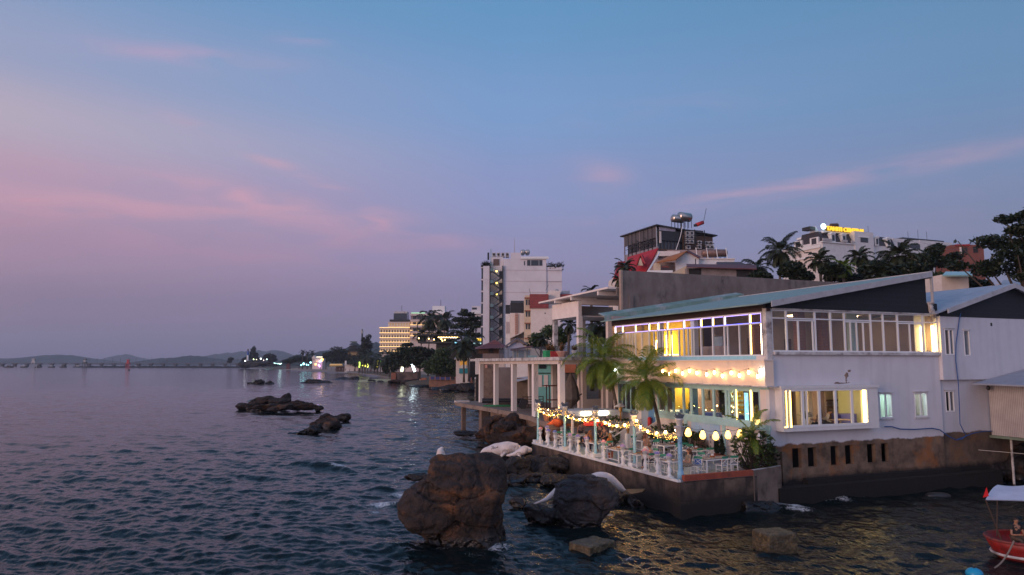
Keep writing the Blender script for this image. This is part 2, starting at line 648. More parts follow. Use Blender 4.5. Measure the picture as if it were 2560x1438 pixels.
mPALM = leafmat("palm_leaf", (0.075, 0.16, 0.015), (0.22, 0.26, 0.025), 0.38)
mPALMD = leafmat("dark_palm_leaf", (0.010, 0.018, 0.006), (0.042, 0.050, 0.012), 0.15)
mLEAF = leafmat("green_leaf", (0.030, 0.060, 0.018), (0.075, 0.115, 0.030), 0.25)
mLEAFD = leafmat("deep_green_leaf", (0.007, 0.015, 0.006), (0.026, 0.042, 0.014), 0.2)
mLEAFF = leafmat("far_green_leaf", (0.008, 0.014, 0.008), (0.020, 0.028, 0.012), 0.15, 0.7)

# ---------------------------------------------------------------- noise for shaped surfaces
_perm = rng.random((32, 32, 32)).astype(np.float32)

def vnoise(P):
 i = np.floor(P).astype(np.int64)
 f = P - i
 f = f * f * (3 - 2 * f)
 r = 0
 for dx in (0, 1):
  for dy in (0, 1):
   for dz in (0, 1):
    wgt = (f[:, 0] if dx else 1 - f[:, 0]) * (f[:, 1] if dy else 1 - f[:, 1]) * (f[:, 2] if dz else 1 - f[:, 2])
    r = r + wgt * _perm[(i[:, 0] + dx) % 32, (i[:, 1] + dy) % 32, (i[:, 2] + dz) % 32]
 return r

def fbm(P, s, octv=4, gain=0.5):
 a, t, n = 1.0, 0.0, 0.0
 for k in range(octv):
  t = t + a * (vnoise(P * s + 17.3 * k) - 0.5)
  n += a
  a *= gain
  s *= 2.03
 return t / n

# ================================================================ THE SETTING: sea, shore, hills
def water_material():
 m = bpy.data.materials.new("sea_water")
 m.use_nodes = True
 N, L, mk = nodes_of(m.node_tree)
 p = N['Principled BSDF']
 p.inputs['Roughness'].default_value = 0.07
 p.inputs['IOR'].default_value = 1.333
 p.inputs['Specular IOR Level'].default_value = 0.24
 at_ = mk('ShaderNodeAttribute', attribute_name='foam')
 tcn = mk('ShaderNodeTexCoord')
 nf = mk('ShaderNodeTexNoise')
 nf.inputs['Scale'].default_value = 4.5
 nf.inputs['Detail'].default_value = 7.0
 nf.inputs['Roughness'].default_value = 0.62
 nf.inputs['Distortion'].default_value = 2.2
 L.new(tcn.outputs['Object'], nf.inputs['Vector'])
 sb = mk('ShaderNodeMath', operation='ADD')
 L.new(at_.outputs['Fac'], sb.inputs[0])
 L.new(nf.outputs[0], sb.inputs[1])
 mr = mk('ShaderNodeMapRange')
 mr.inputs['From Min'].default_value = 0.98
 mr.inputs['From Max'].default_value = 1.30
 L.new(sb.outputs[0], mr.inputs[0])
 x = mk('ShaderNodeMix', data_type='RGBA')
 x.inputs[6].default_value = (0.003, 0.009, 0.010, 1)
 x.inputs[7].default_value = (0.66, 0.68, 0.70, 1)
 L.new(mr.outputs[0], x.inputs[0])
 L.new(x.outputs[2], p.inputs['Base Color'])
 r = mk('ShaderNodeMapRange')
 r.inputs['To Min'].default_value = 0.06
 r.inputs['To Max'].default_value = 0.7
 L.new(mr.outputs[0], r.inputs[0])
 L.new(r.outputs[0], p.inputs['Roughness'])
 mp = mk('ShaderNodeMapping')
 mp.inputs['Rotation'].default_value = (0, 0, math.radians(-52))
 mp.inputs['Scale'].default_value = (1.0, 0.42, 1)
 L.new(tcn.outputs['Object'], mp.inputs[0])
 prev = None
 for sc, st, ds in ((5.0, 0.7, 0.075), (0.9, 0.42, 0.36)):
  n = mk('ShaderNodeTexNoise')
  n.inputs['Scale'].default_value = sc
  n.inputs['Detail'].default_value = 4.0
  n.inputs['Roughness'].default_value = 0.55
  L.new(mp.outputs[0], n.inputs['Vector'])
  b = mk('ShaderNodeBump')
  b.inputs['Strength'].default_value = st
  b.inputs['Distance'].default_value = ds
  L.new(n.outputs[0], b.inputs['Height'])
  if prev is not None:
   L.new(prev, b.inputs['Normal'])
  prev = b.outputs[0]
 L.new(prev, p.inputs['Normal'])
 return m

# foam: (bearing u, v on the sea surface, half length, half width in metres, heading in degrees, amount)
FOAM = [(812, 1166, 1.9, 0.55, -30, .75), (850, 1174, 1.5, 0.5, -35, .6), (770, 1160, 1.2, .4, -10, .35), (960, 1262, 1.3, 1.2, 20, .62), (1005, 1235, 1.2, 1.0, 10, .68), (940, 1280, .9, .5, 0, .5), (985, 1195, 1.2, .6, 20, .45),
  (1062, 1335, .9, .7, 30, .5), (1110, 1368, .8, .5, 0, .52), (1245, 1368, .8, .65, 0, .68), (1180, 1385, 1.6, .5, 10, .4), (1075, 1430, 1.6, .4, 20, .35), (1190, 1420, 1.5, .5, 10, .33),
  (1500, 1302, .8, .5, 10, .6), (1520, 1285, .5, .5, 0, .62), (1585, 1262, 1.3, .8, 20, .5), (1640, 1256, 1.0, .5, 15, .5), (1695, 1228, .8, .4, 0, .4), (1800, 1270, 1.6, .35, -15, .55),
  (1960, 1268, 1.9, .45, -20, .70), (1985, 1275, 1.0, .4, -15, .62), (2095, 1242, 1.5, .9, -10, .78), (2060, 1250, 2.0, .5, -15, .65), (2110, 1232, 1.2, .6, 0, .75), (1905, 1298, 1.4, .3, 0, .4), (2240, 1222, 1.5, .35, -10, .4), (2400, 1212, 1.6, .4, -15, .5), (2490, 1195, 1.2, .5, -15, .5),
  (1285, 1306, 1.0, .3, 0, .3), (1400, 1322, 1.2, .3, 0, .35), (1580, 1395, 1.2, .35, 20, .4), (1530, 1402, 1.0, .3, 10, .4), (1440, 1388, .9, .3, 0, .35),
  (628, 1015, 3.5, 2.2, 0, .62), (640, 1002, 2.5, 2.0, 0, .68), (580, 1018, 3.0, 1.0, 0, .5), (655, 1032, 3.0, .8, 0, .45), (720, 1035, 2.5, .8, 0, .3), (790, 1050, 2.5, .9, 20, .42), (760, 1070, 2.5, .7, 30, .35),
  (1252, 1098, 1.2, .7, 10, .62), (1125, 1089, 2.4, .6, 0, .55), (1240, 1105, 1.6, .5, 0, .5), (1195, 1085, 1.2, .5, 0, .35), (1155, 978, 4, 1.6, 0, .7), (1130, 978, 4, 1, 0, .45),
  (610, 958, 8, 3, 0, .5), (670, 923, 9, 4, 0, .5), (900, 933, 14, 4, -20, .55), (880, 948, 6, 2, 0, .3), (1380, 1240, .8, .4, 0, .35)]

def make_sea():
 th = np.linspace(-0.86, 0.86, 900)
 rr = [7.0]
 while rr[-1] < 11000:
  rr.append(rr[-1] + max(0.085, rr[-1] * (0.0034 + 0.0052 * min(1.0, max(0.0, (rr[-1] - 60) / 250.0)))))
 rr = np.array(rr)
 A, R_ = np.meshgrid(th, rr)
 X = R_ * np.sin(A + YAW)
 Y = R_ * np.cos(A + YAW)
 Zz = np.zeros_like(X)
 g = np.maximum(R_ * (0.0034 + 0.0052 * np.clip((R_ - 60) / 250.0, 0, 1)), R_ * (th[1] - th[0]))
 r2 = random.Random(5)
 for k in range(110):
  lam = 6.5 * (0.34 / 6.5) ** (k / 109.0)
  lam *= r2.uniform(0.9, 1.1)
  a = 0.0056 * lam ** 0.28 * r2.uniform(0.5, 1.25)
  dr = math.radians(52) + r2.gauss(0, 0.55)
  kx, ky = math.cos(dr) * 2 * math.pi / lam, math.sin(dr) * 2 * math.pi / lam
  ph = r2.uniform(0, 6.28)
  fade = np.clip((lam / g - 2.0) / 2.5, 0, 1)
  if fade.max() <= 0:
   continue
  s = np.sin(kx * X + ky * Y + ph)
  Zz += a * fade * (2 * ((s + 1) / 2) ** 1.6 - 0.85)
 # calmer and busier patches of water
 P2 = np.stack([X.ravel() / 34.0, Y.ravel() / 34.0, np.zeros(X.size)], 1)
 patch = (0.72 + 0.9 * (vnoise(P2 + 3.3))).reshape(X.shape)
 Zz *= np.clip(patch, 0.5, 1.5)
 foam = np.zeros_like(X)
 P3 = np.stack([X.ravel() * 1.4, Y.ravel() * 1.4, np.zeros(X.size)], 1)
 nz = fbm(P3, 1.0, 3).reshape(X.shape)
 for u, v, hl, hw, hd, amt in FOAM:
  c = gz(u, v)
  h = math.radians(hd)
  ax = RT * math.cos(h) + FW * math.sin(h)
  ay = FW * math.cos(h) - RT * math.sin(h)
  dx, dy = X - c.x, Y - c.y
  q = ((dx * ax.x + dy * ax.y) / hl) ** 2 + ((dx * ay.x + dy * ay.y) / hw) ** 2
  foam = np.maximum(foam, amt * np.exp(-q * 0.8) * (1 + 0.9 * nz))
 # the swell that breaks on the shelf, and the surge against the walls
 for u, v, hl, hw, hd, amt in ((825, 1172, 2.6, 0.7, -33, 0.42), (730, 1165, 2.4, 0.8, -12, 0.2), (935, 1225, 1.3, .5, 0, .2), (1030, 1262, 1.0, .7, 0, .25), (2085, 1246, 1.8, .8, -10, .16), (1965, 1270, 1.5, .5, -15, .10), (640, 1004, 2.2, 1.2, 0, .5), (1252, 1099, .8, .5, 0, .4), (1245, 1366, .45, .4, 0, .10)):
  c = gz(u, v)
  h = math.radians(hd)
  ax = RT * math.cos(h) + FW * math.sin(h)
  ay = FW * math.cos(h) - RT * math.sin(h)
  dx, dy = X - c.x, Y - c.y
  q = ((dx * ax.x + dy * ax.y) / hl) ** 2 + ((dx * ay.x + dy * ay.y) / hw) ** 2
  Zz += amt * np.exp(-q) * (1 + 0.8 * nz)
 nr, nc = X.shape
 idx = np.arange(nr * nc).reshape(nr, nc)
 F = np.stack([idx[:-1, :-1].ravel(), idx[1:, :-1].ravel(), idx[1:, 1:].ravel(), idx[:-1, 1:].ravel()], 1)[:, ::-1]
 o = np_mesh("sea", np.stack([X.ravel(), Y.ravel(), Zz.ravel()], 1), F, water_material(), smooth=True)
 at_ = o.data.attributes.new("foam", 'FLOAT', 'POINT')
 at_.data.foreach_set('value', foam.ravel().astype(np.float32))
 tag(o, kind='structure')

make_sea()

mLAND = M("coastal_soil", (0.10, 0.075, 0.05), (0.06, 0.055, 0.035), 0.4, 0.95, bump=0.05, bscale=2)
mSAND = M("beach_sand", (0.34, 0.24, 0.17), (0.26, 0.18, 0.13), 0.5, 0.95, bump=0.03, bscale=3)
mSANDY = M("yellow_lit_sand", (0.52, 0.44, 0.22), (0.42, 0.35, 0.18), 0.8, 0.95, bump=0.02, bscale=4)  # yellow of a floodlight put into the sand colour

coast = [Vector((90, 34, 0)), Vector((50, 33.5, 0)), Vector((29, 33.5, 0)), Vector((27.6, 36, 0)), Vector((27.6, 49, 0)), Vector((29.5, 56, 0)), Vector((31, 70, 0)), Vector((34, 92, 0))]
coast += [gz(u, v) for u, v in ((1225, 984), (1170, 972), (1080, 966), (985, 957), (968, 950), (965, 943), (930, 937), (880, 932), (820, 928), (760, 925.5), (700, 923.5), (655, 921), (610, 919.5))]
inl = (RT + FW * 0.25).normalized()
V, F = [], []
for i, c in enumerate(coast):
 d = Vector((0.25, 1, 0)).normalized() if i < 3 else inl
 for off, z in ((0, -1.5), (1.5, 0.5), (8, 1.3), (45, 2.6), (500, 6.0), (2600, 12.0)):
  if i < 8 and off < 10:
   z = -1.5 if off < 5 else 1.2
  p = c + d * off
  V.append((p.x, p.y, z))
for i in range(len(coast) - 1):
 for j in range(5):
  a = i * 6 + j
  F.append((a, a + 6, a + 7, a + 1))
tag(np_mesh("ground", V, F, mLAND), kind='structure')
# the beach of the bay
bv, bf = [], []
bc = [gz(u, v) for u, v in ((972, 947), (962, 943.5), (930, 938), (880, 933), (820, 929), (760, 926), (700, 924))]
for c in bc:
 for off, z in ((-1.0, -0.25), (7, 0.7), (22, 2.0), (60, 2.9)):
  p = c + inl * off + Vector((0, 0, z))
  bv.append(p)
for i in range(len(bc) - 1):
 for j in range(3):
  a = i * 4 + j
  bf.append((a, a + 4, a + 5, a + 1))
tag(np_mesh("beach", bv, bf, mSAND, smooth=True), kind='structure')

def mound(name, c, rx, ry, h, mat, kind='structure'):
 mb = MB()
 vs, n = [], 20
 for i in range(5):
  q = i / 4
  for j in range(n):
   a = 2 * math.pi * j / n
   k = (1 - q) * (1 + 0.12 * math.sin(3 * a + 1) + 0.08 * math.sin(5 * a))
   p = c + RT * (rx * k * math.cos(a)) + FW * (ry * k * math.sin(a))
   vs.append((p.x, p.y, -0.2 + (h + 0.2) * math.sin(q * math.pi / 2)))
 fs = [(i * n + j, i * n + (j + 1) % n, (i + 1) * n + (j + 1) % n, (i + 1) * n + j) for i in range(4) for j in range(n)]
 mb.add(vs, fs)
 return tag(mb.build(name, mat, smooth=True), kind=kind)

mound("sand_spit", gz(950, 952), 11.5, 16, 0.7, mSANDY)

def hill(pts, d, wid, mat, name='hill', rough=0.08, seed=0, steps=8):
 P, r2 = [], random.Random(seed)
 for (u0, v0), (u1, v1) in zip(pts[:-1], pts[1:]):
  for k in range(steps):
   P.append((u0 + (u1 - u0) * k / steps, v0 + (v1 - v0) * k / steps))
 P.append(pts[-1])
 V, F = [], []
 for u, v in P:
  c = at(u, v, d)
  h = max(c.z, 1.0)
  for off, k in ((-wid, -0.01), (-wid * 0.55, 0.42), (-wid * 0.2, 0.85), (0, 1.0), (wid * 0.5, 0.6), (wid, -0.01)):
   kk = k * (1 + r2.uniform(-rough, rough)) if 0 < k else k
   q = c + FW * (off * (1 + r2.uniform(-.1, .1)))
   V.append((q.x, q.y, h * kk))
 n = len(P)
 for i in range(n - 1):
  for j in range(5):
   a = i * 6 + j
   F.append((a, a + 6, a + 7, a + 1))
 return tag(np_mesh(name, V, F, mat, smooth=True), kind='structure')

mHILL = M("wooded_hillside", (0.030, 0.045, 0.040), (0.022, 0.036, 0.034), 0.01, 0.95)
mHILLN = M("near_wooded_hillside", (0.020, 0.030, 0.024), (0.035, 0.045, 0.03), 0.03, 0.95)
hill([(-160, 900), (0, 897), (60, 895), (110, 889), (160, 886), (205, 893), (250, 903), (300, 908)], 4200, 500, mHILL, seed=1)
hill([(255, 906), (290, 890), (315, 886), (345, 893), (370, 903), (395, 908)], 6500, 500, mHILL, seed=2)
hill([(350, 906), (400, 897), (450, 893), (480, 890), (510, 893), (550, 899), (640, 899), (740, 902), (800, 905)], 2900, 300, mHILL, seed=3, rough=0.12)
hill([(480, 899), (540, 886), (600, 880), (640, 877), (700, 878), (720, 884), (745, 896), (780, 905)], 5200, 600, mHILL, seed=4)
hill([(700, 906), (760, 893), (800, 880), (860, 872), (900, 862), (940, 858), (985, 864), (1060, 862), (1200, 872), (1320, 890)], 1800, 300, mHILL, seed=5, rough=0.1)
hill([(690, 912), (720, 898), (745, 888), (790, 886), (850, 890), (900, 893), (960, 898)], 1250, 120, mHILLN, seed=6, rough=0.14)

# ---------------------------------------------------------------- rocks
_ck = random.Random(23)

def superball(mb, c, r, k, rz=0.0, nu=28, nv=16, sq=0.0, chop=0):
 vs, fs = [], []
 cuts = []
 for _ in range(chop):
  n_ = Vector((_ck.gauss(0, 1), _ck.gauss(0, 1), _ck.gauss(0, .55))).normalized()
  cuts.append((n_, _ck.uniform(.62, .90)))
 sp = lambda x: math.copysign(abs(x) ** k, x)
 R_ = Matrix.Rotation(rz, 3, 'Z')
 for i in range(nv + 1):
  a = -math.pi / 2 + math.pi * i / nv
  for j in range(nu):
   q = 2 * math.pi * j / nu
   z = sp(math.sin(a))
   u_ = Vector((sp(math.cos(a)) * sp(math.cos(q)) * (1 + sq * z), sp(math.cos(a)) * sp(math.sin(q)) * (1 + sq * z), z))
   for n_, o_ in cuts:
    e_ = u_.dot(n_) - o_
    if e_ > 0:
     u_ = u_ - n_ * e_
   p = R_ @ Vector((r[0] * u_.x, r[1] * u_.y, r[2] * u_.z))
   vs.append((c[0] + p.x, c[1] + p.y, c[2] + p.z))
 for i in range(nv):
  for j in range(nu):
   fs.append((i * nu + j, i * nu + (j + 1) % nu, (i + 1) * nu + (j + 1) % nu, (i + 1) * nu + j))
 mb.add(vs, fs)

def cells(P):
 """Worley cells: nearest and second nearest distance, and a random value per cell"""
 i = np.floor(P).astype(np.int64)
 f1 = np.full(len(P), 9.0)
 f2 = np.full(len(P), 9.0)
 cid = np.zeros(len(P))
 for dx in (-1, 0, 1):
  for dy in (-1, 0, 1):
   for dz in (-1, 0, 1):
    c = i + [dx, dy, dz]
    a, b, d = c[:, 0] % 32, c[:, 1] % 32, c[:, 2] % 32
    q = c + np.stack([_perm[a, b, d], _perm[b, d, a], _perm[d, a, b]], 1)
    r = np.linalg.norm(P - q, axis=1)
    n = r < f1
    f2 = np.where(n, f1, np.minimum(f2, r))
    f1 = np.where(n, r, f1)
    cid = np.where(n, _perm[(a + 7) % 32, (b + 3) % 32, (d + 11) % 32], cid)
 return f1, f2, cid

def rock(name, label, blobs, voxel, amp, mat, group=None, strata=0.5, parent=None, kind=None, sdz=5.0, cat='rock', chop=16):
 """one boulder: overlapping lumps fused into one skin, then cut by layered and lumpy noise. blob = (centre, radii, squareness, heading[, flare])"""
 mb = MB()
 if callable(blobs):
  blobs(mb)
  blobs = ()
 for b in blobs:
  superball(mb, b[0], b[1], b[2], b[3] if len(b) > 3 else 0.0, 40, 24, sq=b[4] if len(b) > 4 else 0.0, chop=chop)
 o = mb.build(name, mat)
 md = o.modifiers.new("fuse", 'REMESH')
 md.mode = 'VOXEL'
 md.voxel_size = voxel
 dg = bpy.context.evaluated_depsgraph_get()
 me = bpy.data.meshes.new_from_object(o.evaluated_get(dg))
 n = len(me.vertices)
 P = np.empty(n * 3, dtype=np.float32)
 me.vertices.foreach_get('co', P)
 P = P.reshape(-1, 3).astype(np.float64)
 Nn = np.empty(n * 3, dtype=np.float32)
 me.vertices.foreach_get('normal', Nn)
 Nn = Nn.reshape(-1, 3)
 sc = 1.0 / max(amp * 6, 0.02)
 big = fbm(P, sc * 0.42, 3)
 fine = fbm(P + 31, sc * 2.2, 5, .6)
 rdg = 1 - np.abs(fbm(P * [1, 1, 1.4] + 5, sc * 0.9, 4)) * 6
 lay = fbm(P * [0.30, 0.30, sdz * .8] + P[:, :1] * [0, 0, 0.9], sc * 0.55, 3)
 f1, f2, cid = cells((P + (fbm(P, sc, 2)[:, None] * .5 / sc)) * [1, 1, 1.7] * sc * .62)
 edge = np.clip((f2 - f1) / .10, 0, 1)
 D = amp * (1.1 * big + 1.55 * fine + 1.15 * (cid - .5) - .26 * (1 - edge) - .34 * np.clip(rdg, 0, 1) ** 3 + strata * lay * 1.7)
 P = P + Nn * D[:, None]
 me.vertices.foreach_set('co', P.astype(np.float32).ravel())
 me.update()
 o.modifiers.clear()
 old = o.data
 o.data = me
 bpy.data.meshes.remove(old)
 me.name = name
 if not me.materials:
  me.materials.append(mat)
 if parent is not None:
  adopt(o, parent, True)
 if label or kind:
  tag(o, label, None if kind else cat, group, kind)
 return o

def rockmat(name, *a, wet=0.35, **k):
 """rock with a dark glossy wet band near the water"""
 m = M(name, *a, **k)
 N, L, mk = nodes_of(m.node_tree)
 b = N['Principled BSDF']
 src = b.inputs['Base Color'].links[0].from_socket
 tc = mk('ShaderNodeTexCoord')
 sp = mk('ShaderNodeSeparateXYZ')
 n = mk('ShaderNodeTexNoise')
 n.inputs['Scale'].default_value = 1.1
 n.inputs['Detail'].default_value = 6
 L.new(tc.outputs['Object'], n.inputs['Vector'])
 L.new(tc.outputs['Object'], sp.inputs[0])
 ma = mk('ShaderNodeMath', operation='MULTIPLY_ADD')
 ma.inputs[1].default_value = -1.2
 L.new(n.outputs[0], ma.inputs[0])
 L.new(sp.outputs[2], ma.inputs[2])
 mr = mk('ShaderNodeMapRange')
 mr.inputs['From Min'].default_value = wet - .75
 mr.inputs['From Max'].default_value = wet - .45
 L.new(ma.outputs[0], mr.inputs[0])
 x = mk('ShaderNodeMix', data_type='RGBA', blend_type='MULTIPLY')
 x.inputs[0].default_value = 1
 L.new(src, x.inputs[6])
 y = mk('ShaderNodeMix', data_type='RGBA')
 y.inputs[6].default_value = (.28, .30, .28, 1)
 y.inputs[7].default_value = (1, 1, 1, 1)
 L.new(mr.outputs[0], y.inputs[0])
 L.new(y.outputs[2], x.inputs[7])
 L.new(x.outputs[2], b.inputs['Base Color'])
 r = mk('ShaderNodeMapRange')
 r.inputs['To Min'].default_value = .25
 r.inputs['To Max'].default_value = b.inputs['Roughness'].default_value
 L.new(mr.outputs[0], r.inputs[0])
 L.new(r.outputs[0], b.inputs['Roughness'])
 return m

def outline(poly, d, depth, layers=((-.5, .74), (-.36, .93), (-.1, 1.0), (.2, .97), (.5, .70))):
 """a lump of rock: its face outline (bearings) at distance d, swelling and tapering through its depth"""
 P = [at(u, v, d) for u, v in poly]
 c = sum(P, Vector()) / len(P)
 c.z = min(p.z for p in P)

 def f(mb):
  vs, n = [], len(P)
  for t, s in layers:
   for p in P:
    q = c + (p - c) * s
    vs.append(q + FW * (t * depth + .18 * depth * (1 - s) * math.sin(p.z * 2.1 + p.x)))
  fs = [(i * n + j, (i + 1) * n + j, (i + 1) * n + (j + 1) % n, i * n + (j + 1) % n) for i in range(len(layers) - 1) for j in range(n)]
  k = len(vs)
  for a in (0, (len(layers) - 1) * n):
   m = sum((Vector(v) for v in vs[a:a + n]), Vector()) / n
   vs.append(m)
   fs += [(a + j, a + (j + 1) % n, k) if a == 0 else (a + (j + 1) % n, a + j, k + 1) for j in range(n)]
  mb.add(vs, fs)
 return f

mROCK = rockmat("brown_sea_rock", (0.038, 0.022, 0.016), (0.008, 0.0055, 0.0045), 2.0, 0.9, bump=0.11, bscale=13, c3=(0.12, 0.048, 0.017), s3=0.62, th3=(0.53, 0.66), stretch=(1, 1, 1.8))
mROCKG = rockmat("grey_sea_rock", (0.030, 0.024, 0.026), (0.009, 0.0075, 0.008), 2.6, 0.75, bump=0.09, bscale=12, c3=(0.05, 0.03, 0.02), s3=0.8, th3=(0.5, 0.66))
mROCKD = rockmat("dark_wet_rock", (0.014, 0.0085, 0.006), (0.005, 0.0035, 0.003), 2.2, 0.7, bump=0.06, bscale=9, c3=(0.06, 0.025, 0.008), s3=0.7, th3=(0.55, 0.7))
mWEED = M("mossy_wet_block", (0.085, 0.058, 0.026), (0.030, 0.024, 0.012), 9, 0.55, bump=0.05, bscale=34, c3=(0.13, 0.09, 0.04), s3=5, th3=(0.5, 0.6))

VP = lambda u, v, d: tuple(at(u, v, d))

def wide(px, d):
 return px * d / FPX

# the tall boulder that stands in front: a flat overhanging cap on a narrow waist, a low shelf to seaward and two feet
D1 = 31.0
rock("sea_stack", "tall brown boulder with flat overhanging top standing in the sea before the terrace", outline(
 [(1073, 1152), (1088, 1140), (1120, 1136), (1152, 1131), (1215, 1134), (1250, 1143), (1268, 1166), (1261, 1210), (1253, 1250), (1256, 1300), (1262, 1338), (1280, 1364), (1285, 1400), (1120, 1400), (1128, 1366), (1118, 1344),
  (1085, 1330), (1050, 1312), (1022, 1287), (1004, 1268), (1003, 1246), (1028, 1224), (1058, 1206), (1072, 1182)], D1, 3.1), 0.030, 0.23, mROCK, strata=0.9)
rock("low_rock", "low dark slab awash beside the tall boulder", [(at(1045, 1193, 41), (0.95, .6, .25), 0.8, -YAW), (at(1100, 1196, 40), (1.1, .7, .3), 0.8, -YAW)], 0.06, 0.12, mROCKD)

D2 = 34.0
rock("grey_boulder", "broad grey flat topped boulder near the terrace wall", outline(
 [(1380, 1240), (1386, 1214), (1400, 1199), (1432, 1192), (1482, 1190), (1516, 1197), (1541, 1224), (1543, 1243), (1522, 1262), (1506, 1284), (1502, 1318), (1485, 1335), (1405, 1335), (1388, 1300), (1378, 1276)], D2, 2.6), 0.032, 0.18, mROCKG, strata=0.7)
rock("dark_rock", "black wet rock at the seaward foot of the grey boulder", [
 (at(1340, 1282, 34.4), (0.75, .7, .45), 0.75, -YAW), (at(1385, 1290, 34.0), (0.9, .8, .4), 0.75, -YAW), (at(1420, 1296, 33.6), (.8, .7, .35), 0.8, -YAW)], 0.05, 0.14, mROCKD)
rock("small_boulder", "small round brown boulder in the water behind the tall one", [(at(1292, 1258, 37.5), (.42, .38, .3), 0.85, -YAW)], 0.04, 0.08, mROCK)
rock("shore_rock", "rugged dark ledge of rock below the terrace wall", [
 (at(1385, 1205, 44), (1.2, 1.3, .45), .75, 0.2), ((19.7, 43, .35), (1.1, 1.6, .65), .6, 0), ((19.6, 40, .2), (1.0, 1.6, .6), .6, .2), ((19.8, 37.4, .1), (.9, 1.5, .55), .6, 0), ((19.9, 35, .0), (.8, 1.3, .5), .6, .1), (at(1330, 1195, 46), (1.5, 1.2, .5), .75, 0.1), (at(1440, 1222, 41.5), (1.2, 1.0, .35), .75, .3), (at(1350, 1165, 48.5), (1.4, 1.4, .7), .65, .1),
 (at(1285, 1205, 44.5), (1.1, 1.0, .5), .75, -.2), (at(1290, 1170, 47), (1.2, 1.2, .8), .7, 0), (at(1400, 1160, 47), (0.9, 1.2, .6), .65, 0), (at(1240, 1180, 45.5), (.8, .8, .8), .7, 0)], 0.07, 0.2, mROCKD)
rock("tail_rock", "dark wet rock under the sculpture's tail fluke", [(at(1545, 1258, 38.5), (1.0, .7, .4), .8, .3)], 0.05, 0.12, mROCKD)
rock("pile_rock", "brown rock outcrop under the stilts of the open pavilion deck", [
 (at(1215, 1085, 66), (1.4, 1.3, .7), .75, 0), (at(1240, 1078, 65), (1.5, 1.5, 1.3), .75, 0), (at(1268, 1085, 62), (1.6, 1.4, 1.0), .75, 0), (at(1300, 1095, 58), (1.6, 1.8, 0.8), .75, .2), (at(1330, 1090, 58), (1.8, 1.8, 1.1), .7, 0), (at(1290, 1070, 64), (2, 2, 1.2), .7, 0)], 0.1, 0.25, mROCK)
rock("flat_rock", "flat wet rock just above the swell off the stilted deck", [(at(1165, 1083, 72), (1.5, .9, .22), .8, -YAW)], 0.07, 0.1, mROCKD)
for nm, lb, bl, vx, am, mt in (
 ("reef_rock", "long jagged reef of brown rocks out in the bay, largest of the reefs", [
  (at(655, 1004, 117), (2.4, 1.8, .9), .7, 0), (at(700, 1005, 114), (2.6, 2, .95), .7, .2), (at(715, 1000, 115), (1.2, 1.2, 1.2), .75, 0), (at(740, 1014, 111), (2.2, 1.5, .9), .75, -.2), (at(672, 1018, 110), (3.0, 1.4, .7), .75, .1), (at(620, 1015, 114), (2.3, 1.2, .5), .8, 0), (at(700, 1022, 107), (2.4, 1.4, .8), .75, 0), (at(770, 1017, 110), (1.7, 1.1, .7), .75, 0), (at(798, 1021, 110), (.7, .6, .35), .8, 0), (at(650, 1025, 112), (3, 1.3, .5), .8, 0)], .14, .32, mROCK),
 ("ochre_reef_rock", "brown rock with an ochre flank between the jagged reef and the camera", [
  (at(825, 1055, 83), (1.7, 1.4, .9), .75, 0), (at(800, 1062, 84), (1.4, 1.1, .6), .8, .3), (at(828, 1066, 81.5), (1.1, 1.6, .6), .8, 0)], .1, .24, mROCK),
 ("round_reef_rock", "small round rock just beyond the ochre flanked one", [(at(860, 1045, 92), (1.3, .9, .5), .8, 0)], .1, .2, mROCKD),
 ("slab_rock", "tilted slab of brown rock lying nearest among the bay reefs", [
  (at(770, 1080, 76), (1.6, .8, .42), .75, .3), (at(790, 1075, 76), (.9, .7, .55), .75, .3), (at(745, 1085, 76), (1.1, .6, .25), .8, .2)], .08, .18, mROCKD),
 ("islet_rock", "rounded dark rock, larger of two far out in the bay", [(at(645, 957, 256), (3.0, 2.4, 1.2), .8, 0), (at(630, 959, 256), (2.8, 2, .7), .8, 0)], .3, .5, mROCKD),
 ("islet_rock", "small dark rock beside the rounded one far out in the bay", [(at(673, 957.5, 256), (2.0, 1.6, 1.0), .8, 0)], .3, .4, mROCKD),
 ("bar_rock", "low row of black rocks before the sand spit", [(at(785, 956, 272), (4, 2.5, 1.1), .8, 0), (at(805, 957, 272), (5, 2.5, .8), .8, 0), (at(822, 956, 272), (2, 2, .8), .8, 0)], .35, .55, mROCKD),
 ("bar_rock", "tiny black rock seaward of the low row", [(at(758, 958, 270), (1.9, 1.5, .55), .8, 0)], .3, .3, mROCKD),
 ("bar_rock", "flat black rocks inshore behind the low row", [(at(850, 948, 330), (6, 3, 1.1), .8, 0), (at(865, 949, 330), (5, 3, .8), .8, 0), (at(887, 948, 330), (4, 3, 1.2), .8, 0)], .45, .6, mROCKD),
 ("spit_rock", "round black rock at the edge of the lit sand spit", [(at(928, 953, 290), (1.9, 1.7, 1.2), .8, 0)], .25, .4, mROCKD),
 ("spit_rock", "second black rock at the corner of the sand spit", [(at(951, 956, 285), (1.8, 1.5, .7), .8, 0)], .25, .3, mROCKD),
 ("fence_rock", "dark shelving rocks below the blue panelled fence", [(at(1105, 972, 205), (5, 4, .8), .8, 0), (at(1140, 974, 195), (6, 4, 1.3), .75, 0), (at(1175, 975, 190), (5, 4, 1.6), .75, 0)], .3, .5, mROCKD),
 ("fence_rock", "low black rock at the seaward end of the blue panelled fence", [(at(1060, 967, 225), (6, 3, .7), .8, 0)], .3, .4, mROCKD),
 ("fence_rock", "brown ledge of rock below the ruined sea wall", [(at(1005, 955, 270), (7, 4, 1.0), .8, 0), (at(1040, 957, 265), (6, 4, 1.2), .8, 0)], .4, .5, mROCK),
):
 rock(nm, lb, bl, vx, am, mt)
